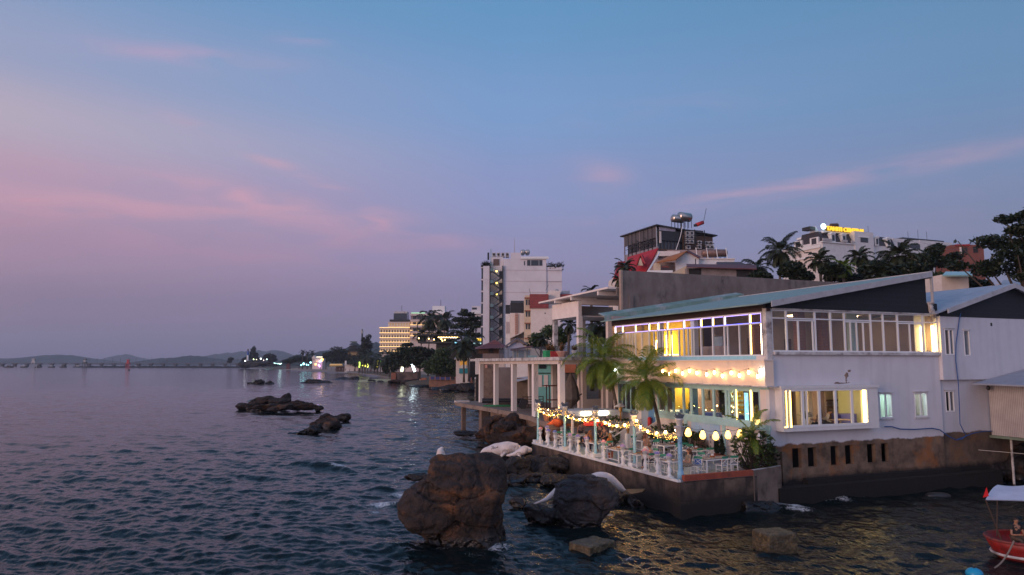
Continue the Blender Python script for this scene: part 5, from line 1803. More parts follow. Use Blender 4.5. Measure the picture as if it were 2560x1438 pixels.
ter = thing("dining_terrace", "stone walled dining terrace at the water's edge with a grey painted floor", "terrace", (24, 38, TZ))
tp = [(20.50, 29.62), (25.2, 29.85), (27.40, 30.6), (27.40, 47.5), (20.45, 47.5)]
P_(MB().prism(tp, -1.6, 1.66), "sea_wall", mSTONE, ter)
P_(MB().prism([(20.56, 29.70), (25.2, 29.92), (27.39, 30.66), (27.39, 47.44), (20.51, 47.44)], 1.664, TZ), "floor", M("grey_blue_floor", (.24, .29, .32), (.19, .23, .26), .8, .45), ter)
mb = MB()
mb.box(20.42, 20.60, 29.7, 47.52, 1.66, TZ + .02)
mb.box(20.61, 27.38, 47.4, 47.52, 1.667, TZ + .02)
P_(mb, "coping", mPAINT, ter)
mb = MB()
mb.prism([(20.75, 29.60), (25.1, 29.83), (25.1, 30.02), (20.75, 29.80)], 1.70, 1.98)
P_(mb, "brick_kerb", M("red_brick_kerb", (.34, .075, .035), (.24, .05, .028), 2.5, .85, bump=.01, bscale=12, c3=(.12, .05, .035), s3=1.5, th3=(.55, .7)), ter)
P_(MB().prism([(25.102, 29.83), (27.55, 30.55), (27.55, 30.75), (25.102, 30.02)], -1.5, 1.95), "kerb_wall", mCONC2, ter)
P_(MB().prism([(25.12, 29.84), (27.54, 30.57), (27.54, 30.74), (25.12, 30.01)], 1.952, 1.98), "kerb_cap", mGRIME, ter)
# stepped footing blocks at the foot of the wall
for x, y, sx, sy, z, lb in ((20.35, 44.8, 1.7, 3.2, 1.0, "rough stone landing block at the far foot of the terrace wall"), (20.15, 33.2, .9, 1.6, .55, "dark footing block at the near foot of the terrace wall"), (25.3, 29.5, 2.8, .7, .42, "dark footing ledge below the brick kerb")):
 rock("footing_block", lb, [((x, y, z - .9), (sx * .6, sy * .55, 1.0), .3, 0)], .06, .09, mROCKD if z < .9 else mROCK, strata=.2, cat='stone block')

# ---- light posts
POSTS = [(20.79, 47.26), (20.77, 42.83), (20.96, 38.97), (21.02, 34.58)]
lp = thing("terrace_post", "pale blue post, farthest along the sea side of the terrace", "post", (*POSTS[0], TZ), 0, "pale blue terrace posts")
MB().box(-.32, .30, -.22, .22, 0, .20).build("base_block", mPAINT, lp)
MB().lathe((0, 0, .2), [(.10, 0), (.085, .1), (.08, 1.9), (.085, 2.0)], 10).build("pole", mSKYB, lp, True)
MB().box(-.15, .15, -.15, .15, 2.2, 2.44).build("cap_block", M("cream_cap", (.62, .55, .42)), lp)
mb = MB()
for k in range(46):
 z = rnd.uniform(.2, 2.1)
 a = rnd.uniform(0, 6.28)
 rosette_shrub(mb, (.09 * math.cos(a), .09 * math.sin(a), z), 2, .10, .06)
vine = mb.build("climbing_vine", mLEAF, lp)
for i, lb in ((1, "pale blue post beside the bar, second along the sea wall"), (2, "pale blue vine wrapped post before the waiter"), (3, "pale blue post beside the man in a striped shirt")):
 dup(lp, (*POSTS[i], TZ), rnd.uniform(-.1, .1), lb)
cp = thing("corner_column", "blue painted column with carved white capital at the outer terrace corner", "column", (20.80, 29.98, TZ))
MB().lathe((0, 0, 0), [(.16, 0), (.16, .35), (.13, .4), (.115, .5), (.11, 2.0), (.12, 2.05)], 12).build("shaft", M("worn_blue_paint", (.20, .40, .56), (.28, .48, .60), 3, .6, c3=(.10, .22, .36), s3=2, th3=(.52, .66)), cp, True)
MB().lathe((0, 0, 2.05), [(.12, 0), (.16, .06), (.15, .12), (.2, .3), (.27, .42), (.28, .5), (.2, .52)], 10).build("capital", mGRIME, cp)
mb = MB()
for k in range(26):
 z, a = rnd.uniform(.2, 2.0), rnd.uniform(0, 6.28)
 rosette_shrub(mb, (.13 * math.cos(a), .13 * math.sin(a), z), 2, .10, .06)
mb.build("climbing_vine", mLEAF, cp)

mLAV = M("lavender_sprigs", (.16, .17, .24), (.10, .14, .13), 20, .9)
mFLOW = [M("flower_heads", c, tuple(x * .7 for x in c), 22, .8) for c in ((.30, .28, .62), (.72, .34, .40), (.48, .36, .62), (.24, .30, .58))]

def flower_pot(name, label, loc, fm, group, r=.15, h=.26, sprig=False):
 t = thing(name, label, "flower pot", loc, 0, group)
 MB().lathe((0, 0, 0), [(r * .72, 0), (r, h * .85), (r * 1.08, h * .86), (r * 1.08, h), (r * .85, h * .98)], 10).build("pot", mPAINT, t, True)
 mb = MB()
 for k in range(46 if sprig else 60):
  a, q = rnd.uniform(0, 6.28), rnd.random() ** .5
  p = Vector((q * r * 1.05 * math.cos(a), q * r * 1.05 * math.sin(a), h))
  if sprig:
   e = Vector((p.x * 1.3, p.y * 1.3, h + rnd.uniform(.14, .28)))
   mb.tube([p * .8 + Vector((0, 0, h * .2)), e], [.012, .02], 4)
  else:
   mb.ball(p + Vector((0, 0, (1 - q * q) * r * .75 + .02)), rnd.uniform(.025, .045), 5, 3)
 mb.build("flowers", fm, t)
 return t

for (x, y), lb in zip(POSTS, ("farthest post", "post by the bar", "post before the waiter", "post by the striped shirt man")):
 flower_pot("lavender_pot", "white pot of grey lavender on top of the " + lb, (x, y, TZ + 2.442), mLAV, "lavender pots on the posts", .19, .36, True)
flower_pot("lavender_pot", "white pot of lavender on the carved corner capital", (20.80, 29.98, TZ + 2.57), mLAV, "lavender pots on the posts", .19, .36, True)

BAL = [(20.52, 46.24), (21.38, 47.0), (20.46, 44.76), (20.47, 43.73), (22.6, 47.1), (20.47, 41.44), (20.55, 40.51), (20.46, 39.18), (20.55, 37.23), (20.47, 34.94), (20.51, 32.7), (20.49, 31.51), (20.50, 30.49)]
wb = None
blab = ["next to the farthest post", "at the far corner by the deck", "third from the farthest post on the sea edge", "beyond the bar post", "at the far edge nearest the bar", "past the bar post", "before the dark shirted guest", "beside the navy shirt guest", "between the waiter's post and the next table",
  "before the set table with green rails", "behind the striped shirt man's chair", "by the corner table", "closest to the corner column"]
bcol = [1, 0, 0, 3, 1, 2, 0, 2, 1, 2, 1, 0, 2]
bnam = ["blue violet", "pink", "mauve", "deep blue"]
for i, (x, y) in enumerate(BAL):
 if wb is None:
  wb = thing("baluster_stand", "x", "baluster", (x, y, TZ + .02), 0, "turned white balusters along the terrace edge")
  MB().box(-.15, .15, -.15, .15, 0, .08).build("plinth", mPAINT, wb)
  MB().lathe((0, 0, .08), [(.11, 0), (.12, .04), (.07, .09), (.10, .18), (.115, .26), (.095, .36), (.06, .48), (.055, .56), (.09, .58), (.09, .61), (.07, .63), (.14, .70), (.14, .73)], 12).build("baluster", mPAINT, wb, True)
  o = wb
 else:
  o = dup(wb, (x, y, TZ + .02))
 o['label'] = "turned white baluster " + blab[i]
 flower_pot("flower_pot", "white pot of %s flowers, baluster %s" % (bnam[bcol[i]], blab[i]), (x, y, TZ + .02 + .812), mFLOW[bcol[i]], "flower pots on the balusters", .13, .22)

# ---- garlands and strings of bulbs
mGARL = leafmat("garland_leaf", (.10, .13, .10), (.30, .28, .26), .1)
mGFL = M("garland_blossom", (.60, .36, .36), (.62, .52, .40), 30, .8)
eFAIRY = emitter("fairy_light", (1.0, .52, .08), 12.0, sampled=False)

def span(a, b, sag, n):
 a, b = Vector(a), Vector(b)
 return [a.lerp(b, k / n) + Vector((0, 0, -sag * 4 * (k / n) * (1 - k / n))) for k in range(n + 1)]

def garland(label, pts, rad=.13, dens=150):
 t = thing("flower_garland", label, "garland", pts[0], 0, "flower garlands between the terrace posts")
 mb, fl, fy = MB(), MB(), MB()
 n = int(dens * sum((q - p).length for p, q in zip(pts[:-1], pts[1:])))
 for k in range(n):
  q = rnd.random() * (len(pts) - 1)
  i = int(q)
  p = pts[i].lerp(pts[min(i + 1, len(pts) - 1)], q - i) + Vector((rnd.gauss(0, rad * .5), rnd.gauss(0, rad * .3), rnd.gauss(0, rad * .55)))
  d = Vector((rnd.gauss(0, 1), rnd.gauss(0, 1), rnd.gauss(0, 1))).normalized() * .085
  s = d.orthogonal().normalized() * .03
  mb.add([p - d, p + s, p + d, p - s], [(0, 1, 2, 3)])
  if k % 9 == 0:
   fl.ball(p, .032, 5, 3)
  if k % 5 == 0:
   q_ = p + Vector((0, 0, -.06))
   fy.ball(q_, .014, 4, 3)
 mb.build("foliage", mGARL, t, world=True)
 fl.build("blossom", mGFL, t, world=True)
 fy.build("fairy_light_dots", eFAIRY, t, world=True)['kind'] = 'stuff'
 return t

def bulb_string(label, ends, bulbs, group, r=.046, rl=.062, mat=None, drop=.12):
 t = thing("bulb_string", label, "string light", ends[0], 0, group)
 pts = [Vector(ends[0])] + [Vector(b) + Vector((0, 0, drop)) for b in bulbs] + [Vector(ends[1])]
 P_(MB().tube(pts, .011, 4), "wire", mBLACK, t)
 for b in bulbs:
  P_(MB().tube([Vector(b) + Vector((0, 0, drop + .01)), Vector(b) + Vector((0, 0, rl * .8))], .022, 6), "socket", mBLACK, t)
  P_(MB().ball(b, (r, r, rl), 8, 6), "bulb", mat or eBULB, t, True)
 return t

TOPZ = TZ + 2.40
gp = [Vector((x, y, TOPZ)) for x, y in POSTS] + [Vector((20.85, 30.0, TOPZ - .28))]
c3 = lambda x, y, X=20.85: gx(1320 + x / 5.9925, 960 + y / 5.9925, X)
glab = ["farthest garland, between the first two posts", "garland hung before the bar", "garland above the waiter", "garland ending at the carved corner column"]
for i in range(4):
 garland("leafy " + glab[i] + ", dotted with tiny lights", span(gp[i], gp[i + 1], (.2, .26, .28, .26)[i], 12))
kb = Vector((23.0, 46.9, TOPZ - .1))
garland("leafy garland running inland from the farthest post to the bar", span(gp[0], kb, .15, 8))
GRP = "bulb strings on the terrace posts"
bulb_string("warm bulbs strung between the farthest two posts", (gp[0], gp[1]), [c3(185, 388), c3(240, 430), c3(310, 454), c3(385, 463)], GRP)
bulb_string("warm bulbs strung inland from the farthest post to the bar", (gp[0], kb), [c3(304, 390, 21.8), c3(452, 388, 22.9)], GRP)
bulb_string("warm bulbs strung before the bar", (gp[1], gp[2]), [c3(605, 492), c3(690, 517), c3(775, 527), c3(860, 537), c3(965, 522)], GRP)
bulb_string("warm bulbs strung above the waiter", (gp[2], gp[3]), [c3(1045, 548), c3(1155, 582), c3(1217, 610), c3(1332, 628), c3(1450, 617)], GRP)
bulb_string("warm bulbs strung above the woman in white", (gp[3], gp[4]), [c3(1630, 550), c3(1683, 646), c3(1790, 712), c3(1925, 740), c3(2060, 722), c3(2215, 692)], GRP)
wpx = [(135, 385), (265, 440), (390, 380), (530, 430), (665, 380), (815, 420), (1010, 450), (1165, 410), (1325, 480), (1500, 420), (1665, 470), (1850, 410), (2030, 490)]
wbul = [gx(1640 + a / 7.9875, 880 + b / 7.9875, 26.86) for a, b in wpx]
bulb_string("scalloped row of big warm bulbs along the peach band above the lower windows", (wbul[0] + Vector((.1, 1.2, .1)), Vector((26.9, 31.15, 7.2))), wbul, "bulb string on the facade", .07, .11, emitter("facade_bulb", (1.0, .56, .20), 32.0), .22)

# ---- paper lanterns
eLAN = emitter("lantern_paper", (1.0, .54, .10), 4.5)
lpts = []
for k, (a, b) in enumerate(((445, 668), (645, 703), (825, 718), (995, 702), (1160, 690))):
 u, v = 1640 + a / 5.53, 960 + b / 5.53
 d = 35.9 + (38.6 - 35.9) * (k + .6) / 5.2
 lpts.append(at(u, v, d))
la = thing("paper_lantern", "x", "lantern", lpts[0], 0, "yellow paper lanterns by the corner column")
MB().lathe((0, 0, -.22), [(.06, 0), (.13, .05), (.165, .14), (.15, .24), (.10, .36), (.05, .44)], 10).build("lantern_shade", eLAN, la)
MB().lathe((0, 0, .22), [(.055, 0), (.06, .03), (.01, .06)], 8).build("lantern_top", mBLACK, la)
MB().lathe((0, 0, -.30), [(.012, 0), (.03, .04), (.06, .08)], 8).build("tassel", mBLACK, la)
llab = ["nearest the corner column", "second from the corner column, over the mural edge", "middle one, before the painted columns", "second from the leafy bush", "beside the leafy bush"]
for k, p in enumerate(lpts):
 o = la if k == 0 else dup(la, p, k * .3)
 o['label'] = "glowing yellow paper lantern " + llab[k]
mb = MB()
wp = [Vector((20.85, 30.0, TZ + 2.4))] + [p + Vector((0, 0, .29)) for p in lpts] + [Vector((27.3, 31.4, 3.85))]
for p, q in zip(wp[:-1], wp[1:]):
 mb.tube(span(p, q, .10, 6), .01, 4)
tag(mb.build("lantern_wire", mBLACK), "thin black wire carrying the yellow paper lanterns", "wire")
# bunting
bt = thing("bunting", "string of red, green and orange pennants before the hedge", "bunting", (23.5, 35.5, 3.2))
bp0, bp1 = at(1622, 1070, 41), at(1697, 1086, 38.5)
pts = span(bp0, bp1, .10, 11)
P_(MB().tube(pts, .008, 4), "cord", mPAINT, bt)
fm = [M("pennant_cloth", c, None, rough=.8) for c in ((.60, .03, .02), (.05, .30, .06), (.62, .2, .02))]
for k in range(11):
 p, q = pts[k], pts[k + 1]
 m_ = (p + q) / 2
 w = (q - p) * .42
 P_(MB().add([m_ - w, m_ + w, m_ + Vector((0, 0, -.26)), m_ - w + Vector((.012, .012, 0)), m_ + w + Vector((.012, .012, 0)), m_ + Vector((.012, .012, -.26))], [(0, 1, 2), (5, 4, 3)]), "pennant", fm[(0, 1, 0, 1, 2, 0, 1, 2, 0, 1, 0)[k]], bt)

# ---- tables and chairs
mTTOP = M("grey_timber_top", (.30, .25, .22), (.22, .185, .165), 5, .6, stretch=(.4, 3, 1))
mGREEN = M("green_rail_paint", (.05, .30, .18), (.04, .25, .15), 4, .5)
mCUSH = M("grey_cushion", (.26, .27, .30), (.2, .21, .24), 5, .95)

def table(label, x, y, lx, ly, rz=0.0):
 t = thing("dining_table", label, "table", (x, y, TZ), rz, "white framed terrace tables")
 MB().box(-lx / 2, lx / 2, -ly / 2, ly / 2, .71, .745).build("tabletop", mTTOP, t)
 mb = MB()
 e = .03
 for a, b, c, d in ((-lx / 2 - .01, lx / 2 + .01, -ly / 2 - .01, -ly / 2 + .03), (-lx / 2 - .01, lx / 2 + .01, ly / 2 - .03, ly / 2 + .01), (-lx / 2 - .01, -lx / 2 + .03, -ly / 2 + .03, ly / 2 - .03), (lx / 2 - .03, lx / 2 + .01, -ly / 2 + .03, ly / 2 - .03)):
  mb.box(a, b, c, d, .655, .708)
 for sx in (-1, 1):
  MB().box(sx * (lx / 2 - .025) - .02, sx * (lx / 2 - .025) + .02, -ly / 2 + .05, ly / 2 - .05, .12, .16).build("stretcher", mPAINT, t)
 mb.build("table_frame", mPAINT, t)
 for sx in (-1, 1):
  for sy in (-1, 1):
   MB().box(sx * (lx / 2 - .025) - .03, sx * (lx / 2 - .025) + .03, sy * (ly / 2 - .025) - .03, sy * (ly / 2 - .025) + .03, 0, .654).build("leg", mPAINT, t)
 return t

def make_chair():
 t = thing("cross_back_chair", "x", "chair", (0, 0, 0), 0, "white cross back chairs with green rails")
 MB().box(-.215, .215, -.20, .21, .455, .50).build("cushion", mCUSH, t)
 mb = MB()
 mb.box(-.22, .22, -.21, .215, .425, .452)
 mb.build("seat", mPAINT, t)
 for sx in (-1, 1):
  MB().tube([(sx * .19, .19, .425), (sx * .20, .21, .0)], .017, 6).build("leg", mPAINT, t)
  MB().tube([(sx * .19, -.19, .425), (sx * .205, -.23, .0)], .017, 6).build("leg", mPAINT, t)
  MB().tube([(sx * .205, -.2, .44), (sx * .21, -.215, .66), (sx * .20, -.26, .80)], .017, 6).build("back_post", mPAINT, t)
 mb = MB()
 mb.tube([(-.2, -.205, .5), (.2, -.25, .79)], .012, 5)
 mb.tube([(.2, -.205, .5), (-.2, -.25, .79)], .012, 5)
 mb.build("cross_brace", mPAINT, t)
 mb = MB()
 mb.add([(-.225, -.245, .775), (-.08, -.275, .785), (.08, -.275, .785), (.225, -.245, .775), (-.225, -.27, .89), (-.08, -.30, .90), (.08, -.30, .90), (.225, -.27, .89)], [(0, 1, 5, 4), (1, 2, 6, 5), (2, 3, 7, 6)])
 mb.add([(-.225, -.225, .775), (-.08, -.255, .785), (.08, -.255, .785), (.225, -.225, .775), (-.225, -.25, .89), (-.08, -.28, .90), (.08, -.28, .90), (.225, -.25, .89)], [(4, 5, 1, 0), (5, 6, 2, 1), (6, 7, 3, 2)])
 mb.build("top_rail", mGREEN, t)
 mb = MB()
 mb.tube([(-.19, .19, .22), (.19, .19, .22)], .011, 5)
 mb.tube([(-.2, -.2, .2), (-.19, .2, .2)], .011, 5)
 mb.tube([(.2, -.2, .2), (.19, .2, .2)], .011, 5)
 mb.build("stretcher", mPAINT, t)
 return t

chair0 = make_chair()
chair_used = []

def chair(x, y, rz, label):
 o = chair0 if not chair_used else dup(chair0)
 chair_used.append(o)
 o.location = (x, y, TZ)
 o.rotation_euler = (0, 0, rz)
 o['label'] = "white cross back chair " + label
 return o

PI = math.pi
tF, tI, tG = gz(1674, 1110, 2.5), gz(1737, 1122.5, 2.5), gz(1786, 1143.5, 2.5)
table("long table set for guests in front of the bar", 22.3, 44.7, 2.2, .8, .08)
table("small table at which the navy shirt guest sits", 21.75, 40.0, 1.1, .8)
table("set table near the sea edge with nobody seated, before the stair", 21.2, 36.65, .8, 1.35)
table("table at which the striped shirt man dines", 21.35, 34.35, 1.15, .75)
table("table behind the blue post by the stair foot", 25.35, 40.2, 1.2, .75)
table("empty table before the hedge behind the woman in white", tF.x, tF.y, 1.35, .8)
table("empty table before the mural", tI.x, tI.y, 1.35, .8)
table("empty table by the brick kerb and leafy bush", tG.x, tG.y, 1.75, .78, .08)
table("small table beside the corner column, set with food", 21.2, 31.35, .85, .8)
chair(21.7, 45.4, PI, "at the far side of the long bar front table, seaward seat")
chair(22.6, 45.5, PI, "at the far side of the long bar front table, inland seat")
chair(21.8, 44.0, 0, "with its back to the sea edge at the long table")
chair(22.0, 39.3, 0, "behind the waiter's post, facing the navy shirt guest's table")
chair(23.4, 41.9, PI * .9, "standing alone by the stair post")
chair(20.95, 37.65, PI, "at the far end of the set table near the sea edge")
chair(21.35, 35.65, 0, "at the near end of the set table near the sea edge")
chair(21.13, 33.25, 0, "under the striped shirt man")
chair(22.2, 34.7, PI / 2, "across from the striped shirt man, under the set table's side")
chair(25.0, 40.95, PI, "at the far side of the table by the stair foot")
chair(25.6, 39.45, 0, "at the near side of the table by the stair foot")
chair(tF.x - .35, tF.y + .68, PI, "at the far side of the hedge table, seaward seat")
chair(tF.x + .40, tF.y + .68, PI, "at the far side of the hedge table, inland seat")
chair(tF.x - .05, tF.y - .66, .1, "at the near side of the hedge table, seaward seat")
chair(tF.x + .55, tF.y - .62, -.2, "at the near side of the hedge table, inland seat")
chair(tI.x - .4, tI.y + .68, PI, "at the far side of the mural table, seaward seat")
chair(tI.x + .35, tI.y + .70, PI, "at the far side of the mural table, inland seat")
chair(tI.x - .3, tI.y - .64, .05, "at the near side of the mural table, seaward seat")
chair(tI.x + .45, tI.y - .6, -.1, "at the near side of the mural table, inland seat")
chair(tG.x - .1, tG.y + .72, PI, "at the far side of the kerb table")
chair(tG.x - .02, tG.y - .60, .15, "with its back to the brick kerb, seaward one of two")
chair(tG.x + .72, tG.y - .50, -.15, "with its back to the brick kerb, next to the leafy bush")
chair(21.35, 32.1, PI, "at the far side of the corner column table")
c_ = chair(22.35, 30.85, PI / 2 + .5, "with a blue cloth over its back, behind the corner column")
cb = MB().slab([(-.19, -.222, .5), (.19, -.222, .5), (.19, -.262, .77), (-.19, -.262, .77)], .012).build("blue_cloth", M("blue_back_cloth", (.10, .20, .50), (.08, .16, .42), 6, .9), c_)

def table_things(x, y, k, where):
 t = thing("table_caddy", "wooden condiment caddy on the " + where, "caddy", (x, y, TZ + .746), 0, "condiment caddies on the tables")
 MB().box(-.11, .11, -.07, .07, 0, .085).build("box", M("caddy_wood", (.34, .12, .04), (.26, .09, .03), 8), t)
 mb = MB()
 for a in (-.06, .0, .06):
  mb.lathe((a, 0, .085), [(.025, 0), (.025, .05), (.015, .08)], 7)
 mb.build("bottle_tops", mPAINT, t)

for x, y, w in ((tF.x + .2, tF.y, "hedge table"), (tI.x + .1, tI.y, "mural table"), (tG.x - .05, tG.y + .1, "kerb table"), (25.5, 40.2, "table by the stair foot"), (21.3, 36.8, "set table near the sea edge"), (21.5, 34.5, "striped shirt man's table")):
 table_things(x, y, 0, w)
for x, y, r, lb, m_ in ((21.9, 44.7, .14, "white plate of food on the long bar front table", mPAINT), (22.6, 44.75, .14, "second plate of food on the long bar front table", mPAINT), (21.6, 39.9, .13, "plate on the navy shirt guest's table", mPAINT), (21.1, 34.3, .15, "basket of food before the striped shirt man", M("wicker", (.42, .2, .07), (.3, .13, .05), 20)), (21.15, 31.3, .13, "plate of food on the corner column table", mPAINT), (21.1, 36.4, .11, "plate set on the empty sea edge table", mPAINT)):
 p = thing("plate", lb, "plate", (x, y, TZ + .747), 0, "plates on the tables")
 MB().lathe((0, 0, 0), [(r * .6, 0), (r, .025), (r * .95, .03), (r * .55, .012)], 12).build("dish", m_, p)
 mb = MB()
 for k in range(5):
  mb.ball((rnd.uniform(-.05, .05), rnd.uniform(-.05, .05), .03), rnd.uniform(.025, .04), 6, 4)
 mb.build("food", M("cooked_food", (.42, .18, .05), (.22, .26, .06), 15), p)
for x, y, lb in ((22.25, 44.6, "tall drink glass on the long bar front table"), (21.9, 40.1, "drink glass on the navy shirt guest's table"), (21.45, 36.5, "orange drink on the empty sea edge table"), (21.35, 31.6, "drink glass on the corner column table")):
 small("drink_glass", lb, "glass", M("drink", (.62, .30, .05)) if "orange" in lb else M("pale_drink", (.55, .55, .5)), lambda m: m.lathe((x, y, TZ + .747), [(.03, 0), (.036, .14), (.03, .14)], 9))
small("wicker_basket", "brown wicker basket on the floor behind the waiter's post", "basket", M("brown_wicker", (.30, .07, .025), (.2, .05, .02), 20), lambda m: m.lathe((21.55, 38.2, TZ), [(.13, 0), (.17, .36), (.18, .4), (.14, .39)], 11))

# ---- bar kiosk
bar = thing("terrace_bar", "white canopied outdoor bar with two bright strip lights at the far end", "bar", (24.3, 46.6, TZ))
bx_ = lambda n, m, *b: B_(n, m, *b, parent=bar)
bx_("canopy", mPAINT, (22.7, 26.6, 45.6, 48.2, 3.90, 4.02), (22.65, 26.65, 45.5, 45.6, 3.62, 4.04), (22.6, 22.7, 45.6, 48.2, 3.62, 4.03))
for x, y in ((22.75, 45.68), (26.4, 45.68), (22.75, 48.0)):
 bx_("bar_post", mPEACH, (x - .07, x + .07, y - .07, y + .07, TZ, 3.62))
bx_("strip_light", emitter("bar_tube", (1.0, .9, .55), 14.0), (23.35, 24.1, 45.40, 45.49, 3.78, 3.92))
bx_("strip_light", emitter("bar_tube_b", (1.0, .95, .70), 16.0), (24.75, 25.5, 45.40, 45.49, 3.78, 3.92))
bx_("counter", mCUSH, (23.0, 26.2, 46.0, 46.5, TZ, TZ + 1.05))
bx_("counter_top", mTTOP, (22.95, 26.3, 45.9, 46.6, TZ + 1.05, TZ + 1.10))
bx_("back_panel", M("bar_back", (.24, .33, .36), (.18, .26, .29), 2), (22.8, 26.4, 47.9, 48.0, TZ, 3.9))
sg = bx_("sign_board", emitter("red_sign", (1.0, .03, .01), .55, (.6, .03, .02)), (23.55, 24.35, 45.52, 45.56, 2.98, 3.26), (24.42, 25.65, 45.52, 45.56, 2.93, 3.22))
mb = MB()
for k in range(12):
 x = 23.62 + k * .165
 if 24.33 < x < 24.47:
  continue
 z = 3.05 if x < 24.4 else 3.0
 mb.box(x, x + .035, 45.505, 45.518, z, z + .15)
 if k % 2:
  mb.box(x + .036, x + .09, 45.505, 45.518, z + (.12 if k % 4 == 1 else .06), z + (.15 if k % 4 == 1 else .09))
P_(mb, "sign_lettering", M("sign_pale_letters", (.75, .45, .36)), sg)
mb = MB()
for k in range(8):
 x = 23.5 + k * .3
 mb.tube([(x, 45.75, 3.62), (x, 45.75, 2.86)], .012, 4)
mb.tube([(23.4, 45.75, 3.45), (25.8, 45.75, 3.45)], .015, 4)
P_(mb, "hanging_rail", mSTEEL, bar)
mb = MB()
for k in range(9):
 mb.lathe((23.1 + k * .36, 46.2, TZ + 1.1), [(.04, 0), (.045, .16), (.02, .22), (.018, .3)], 7)
P_(mb, "bottle", M("bottle_glass", (.10, .16, .06), (.3, .12, .04), 3, .2), bar)
bx_("orange_brace", M("orange_timber", (.44, .12, .03)), (22.9, 23.5, 46.9, 46.98, 2.9, 3.0))
# mushroom heater / shade lamp
ml = thing("umbrella_lamp", "tall brass stem with a pale conical hood beside the bar", "patio heater", (26.2, 44.9, TZ))
MB().lathe((0, 0, 0), [(.22, 0), (.2, .4), (.06, .45), (.05, 2.1), (.13, 2.35), (.15, 2.55)], 10).build("stem", M("brass", (.38, .20, .06), (.30, .15, .04), 3, .35, metal=.6), ml, True)
MB().lathe((0, 0, 2.55), [(.44, 0), (.45, .03), (.2, .16), (.05, .26)], 14).build("hood", mGRIME, ml, True)

# ---- stair, planter wall, hedge
st = thing("stair_flight", "white walled stair climbing from the terrace to the restaurant door", "stair", (26, 43.2, TZ))
mb = MB()
for k in range(6):
 mb.box(25.5 + k * .32, 27.38, 42.35, 44.15, TZ + k * .17, TZ + (k + 1) * .17)
P_(mb, "steps", mPAINT, st)
for y in (42.1, 44.2):
 mb = MB()
 mb.slab([(25.2, y, TZ), (27.4, y, TZ), (27.4, y, TZ + 1.75), (25.2, y, TZ + .62)], -.16)
 P_(mb, "stair_wall", mPEACH, st)
 nb = P_(MB().box(25.0, 25.3, y - .08, y + .24, TZ, TZ + .95), "newel_post", mPAINT, st)
 P_(MB().lathe((25.15, y + .08, TZ + .95), [(.10, 0), (.06, .06), (.10, .16), (.11, .28), (.06, .42), (.05, .5), (.08, .56), (.07, .66), (.02, .72)], 10), "finial", M("gold_finial", (.36, .20, .05), (.28, .15, .04), 4, .4, metal=.4), nb, True)
pw = thing("planter_wall", "pale raised planter wall beside the bar holding the far palm", "planter", (26.6, 46.2, TZ))
P_(MB().box(25.9, 27.38, 45.0, 45.2, TZ, TZ + 1.1), "planter_front", mPEACH, pw)
P_(MB().box(25.9, 26.1, 45.2, 47.4, TZ, TZ + 1.1), "planter_side", mPEACH, pw)
P_(MB().box(26.1, 27.38, 45.2, 47.4, TZ, TZ + .98), "planter_soil", mLAND, pw)
hl = ["hedge shrub under the near palm", "hedge shrub between the palm and the blue pilaster", "hedge shrub nearest the stair wall", "hedge shrub by the dark potted cypress"]
for k, (x, y, h) in enumerate(((26.6, 38.6, 1.75), (26.7, 40.1, 1.55), (26.7, 41.2, 1.35), (26.8, 37.2, 1.35))):
 shrub("hedge_shrub", "glossy green " + hl[k], (x, y, TZ), .85, h, 85, mLEAF, "hedge shrubs along the foot of the facade", .24)
for k, (x, y, h, lb) in enumerate(((25.9, 43.9 + 1.3, 1.9, "green shrub beside the brass stemmed lamp"), (26.6, 44.9, 1.6, "green shrub at the head of the planter wall"), (24.6, 43.3, .9, "low green shrub at the stair foot"))):
 shrub("planter_shrub", lb, (x, y, TZ), .6, h, 50, mLEAF, "shrubs beside the stair", .24)
bush = shrub("corner_bush", "big glossy leafed bush filling the terrace corner by the kerb", (26.0, 31.0, TZ), 1.15, 2.0, 230, mLEAF, None, .24)
shrub("corner_bush_small", "lower dark green bush against the restaurant corner", (27.0, 30.95, TZ), .55, 1.25, 80, mLEAFD, None, .22)
for x, y, lb in ((27.0, 35.2, "dark potted cypress by the blue pilaster near the bush"), (27.0, 38.6, "dark potted cypress beside the mural's far edge"), (26.9, 34.6, "small dark potted cypress between mural and bush")):
 t = thing("potted_cypress", lb, "potted plant", (x, y, TZ), 0, "potted cypresses along the facade")
 MB().lathe((0, 0, 0), [(.14, 0), (.2, .32), (.2, .35), (.15, .34)], 10).build("pot", M("clay_pot", (.36, .10, .05)), t)
 V, F = leaf_cloud([(0, 0, .62, .2, .2, .3), (0, 0, .95, .13, .13, .35), (0, 0, 1.25, .07, .07, .3)], 500, .09)
 np_mesh("foliage", V, F, mLEAFD, t)
t = thing("statuette_plant", "pinkish ornamental plant in a pot before the mural", "potted plant", (26.9, 36.6, TZ))
MB().lathe((0, 0, 0), [(.12, 0), (.17, .3), (.15, .3)], 9).build("pot", mGRIME, t)
V, F = leaf_cloud([(0, 0, .7, .3, .3, .45)], 260, .1)
np_mesh("foliage", V, F, leafmat("pink_green_leaf", (.20, .16, .08), (.36, .16, .14)), t)
rb = small("life_ring_tube", "red rescue tube hung on the blue door panel", "rescue tube", mRED, lambda m: m.lathe((27.2, 42.7, 3.0), [(.05, 0), (.14, .08), (.15, .35), (.14, .62), (.05, .7)], 10), smooth=True)
wl = thing("window_plant", "red and green plant in a glowing pot on the seaward window sill", "potted plant", (27.25, 31.95, 4.035))
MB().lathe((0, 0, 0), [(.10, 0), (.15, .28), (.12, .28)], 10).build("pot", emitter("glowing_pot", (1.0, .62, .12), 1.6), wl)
V, F = leaf_cloud([(0, 0, .5, .17, .17, .3), (0, 0, .85, .1, .1, .25)], 200, .1)
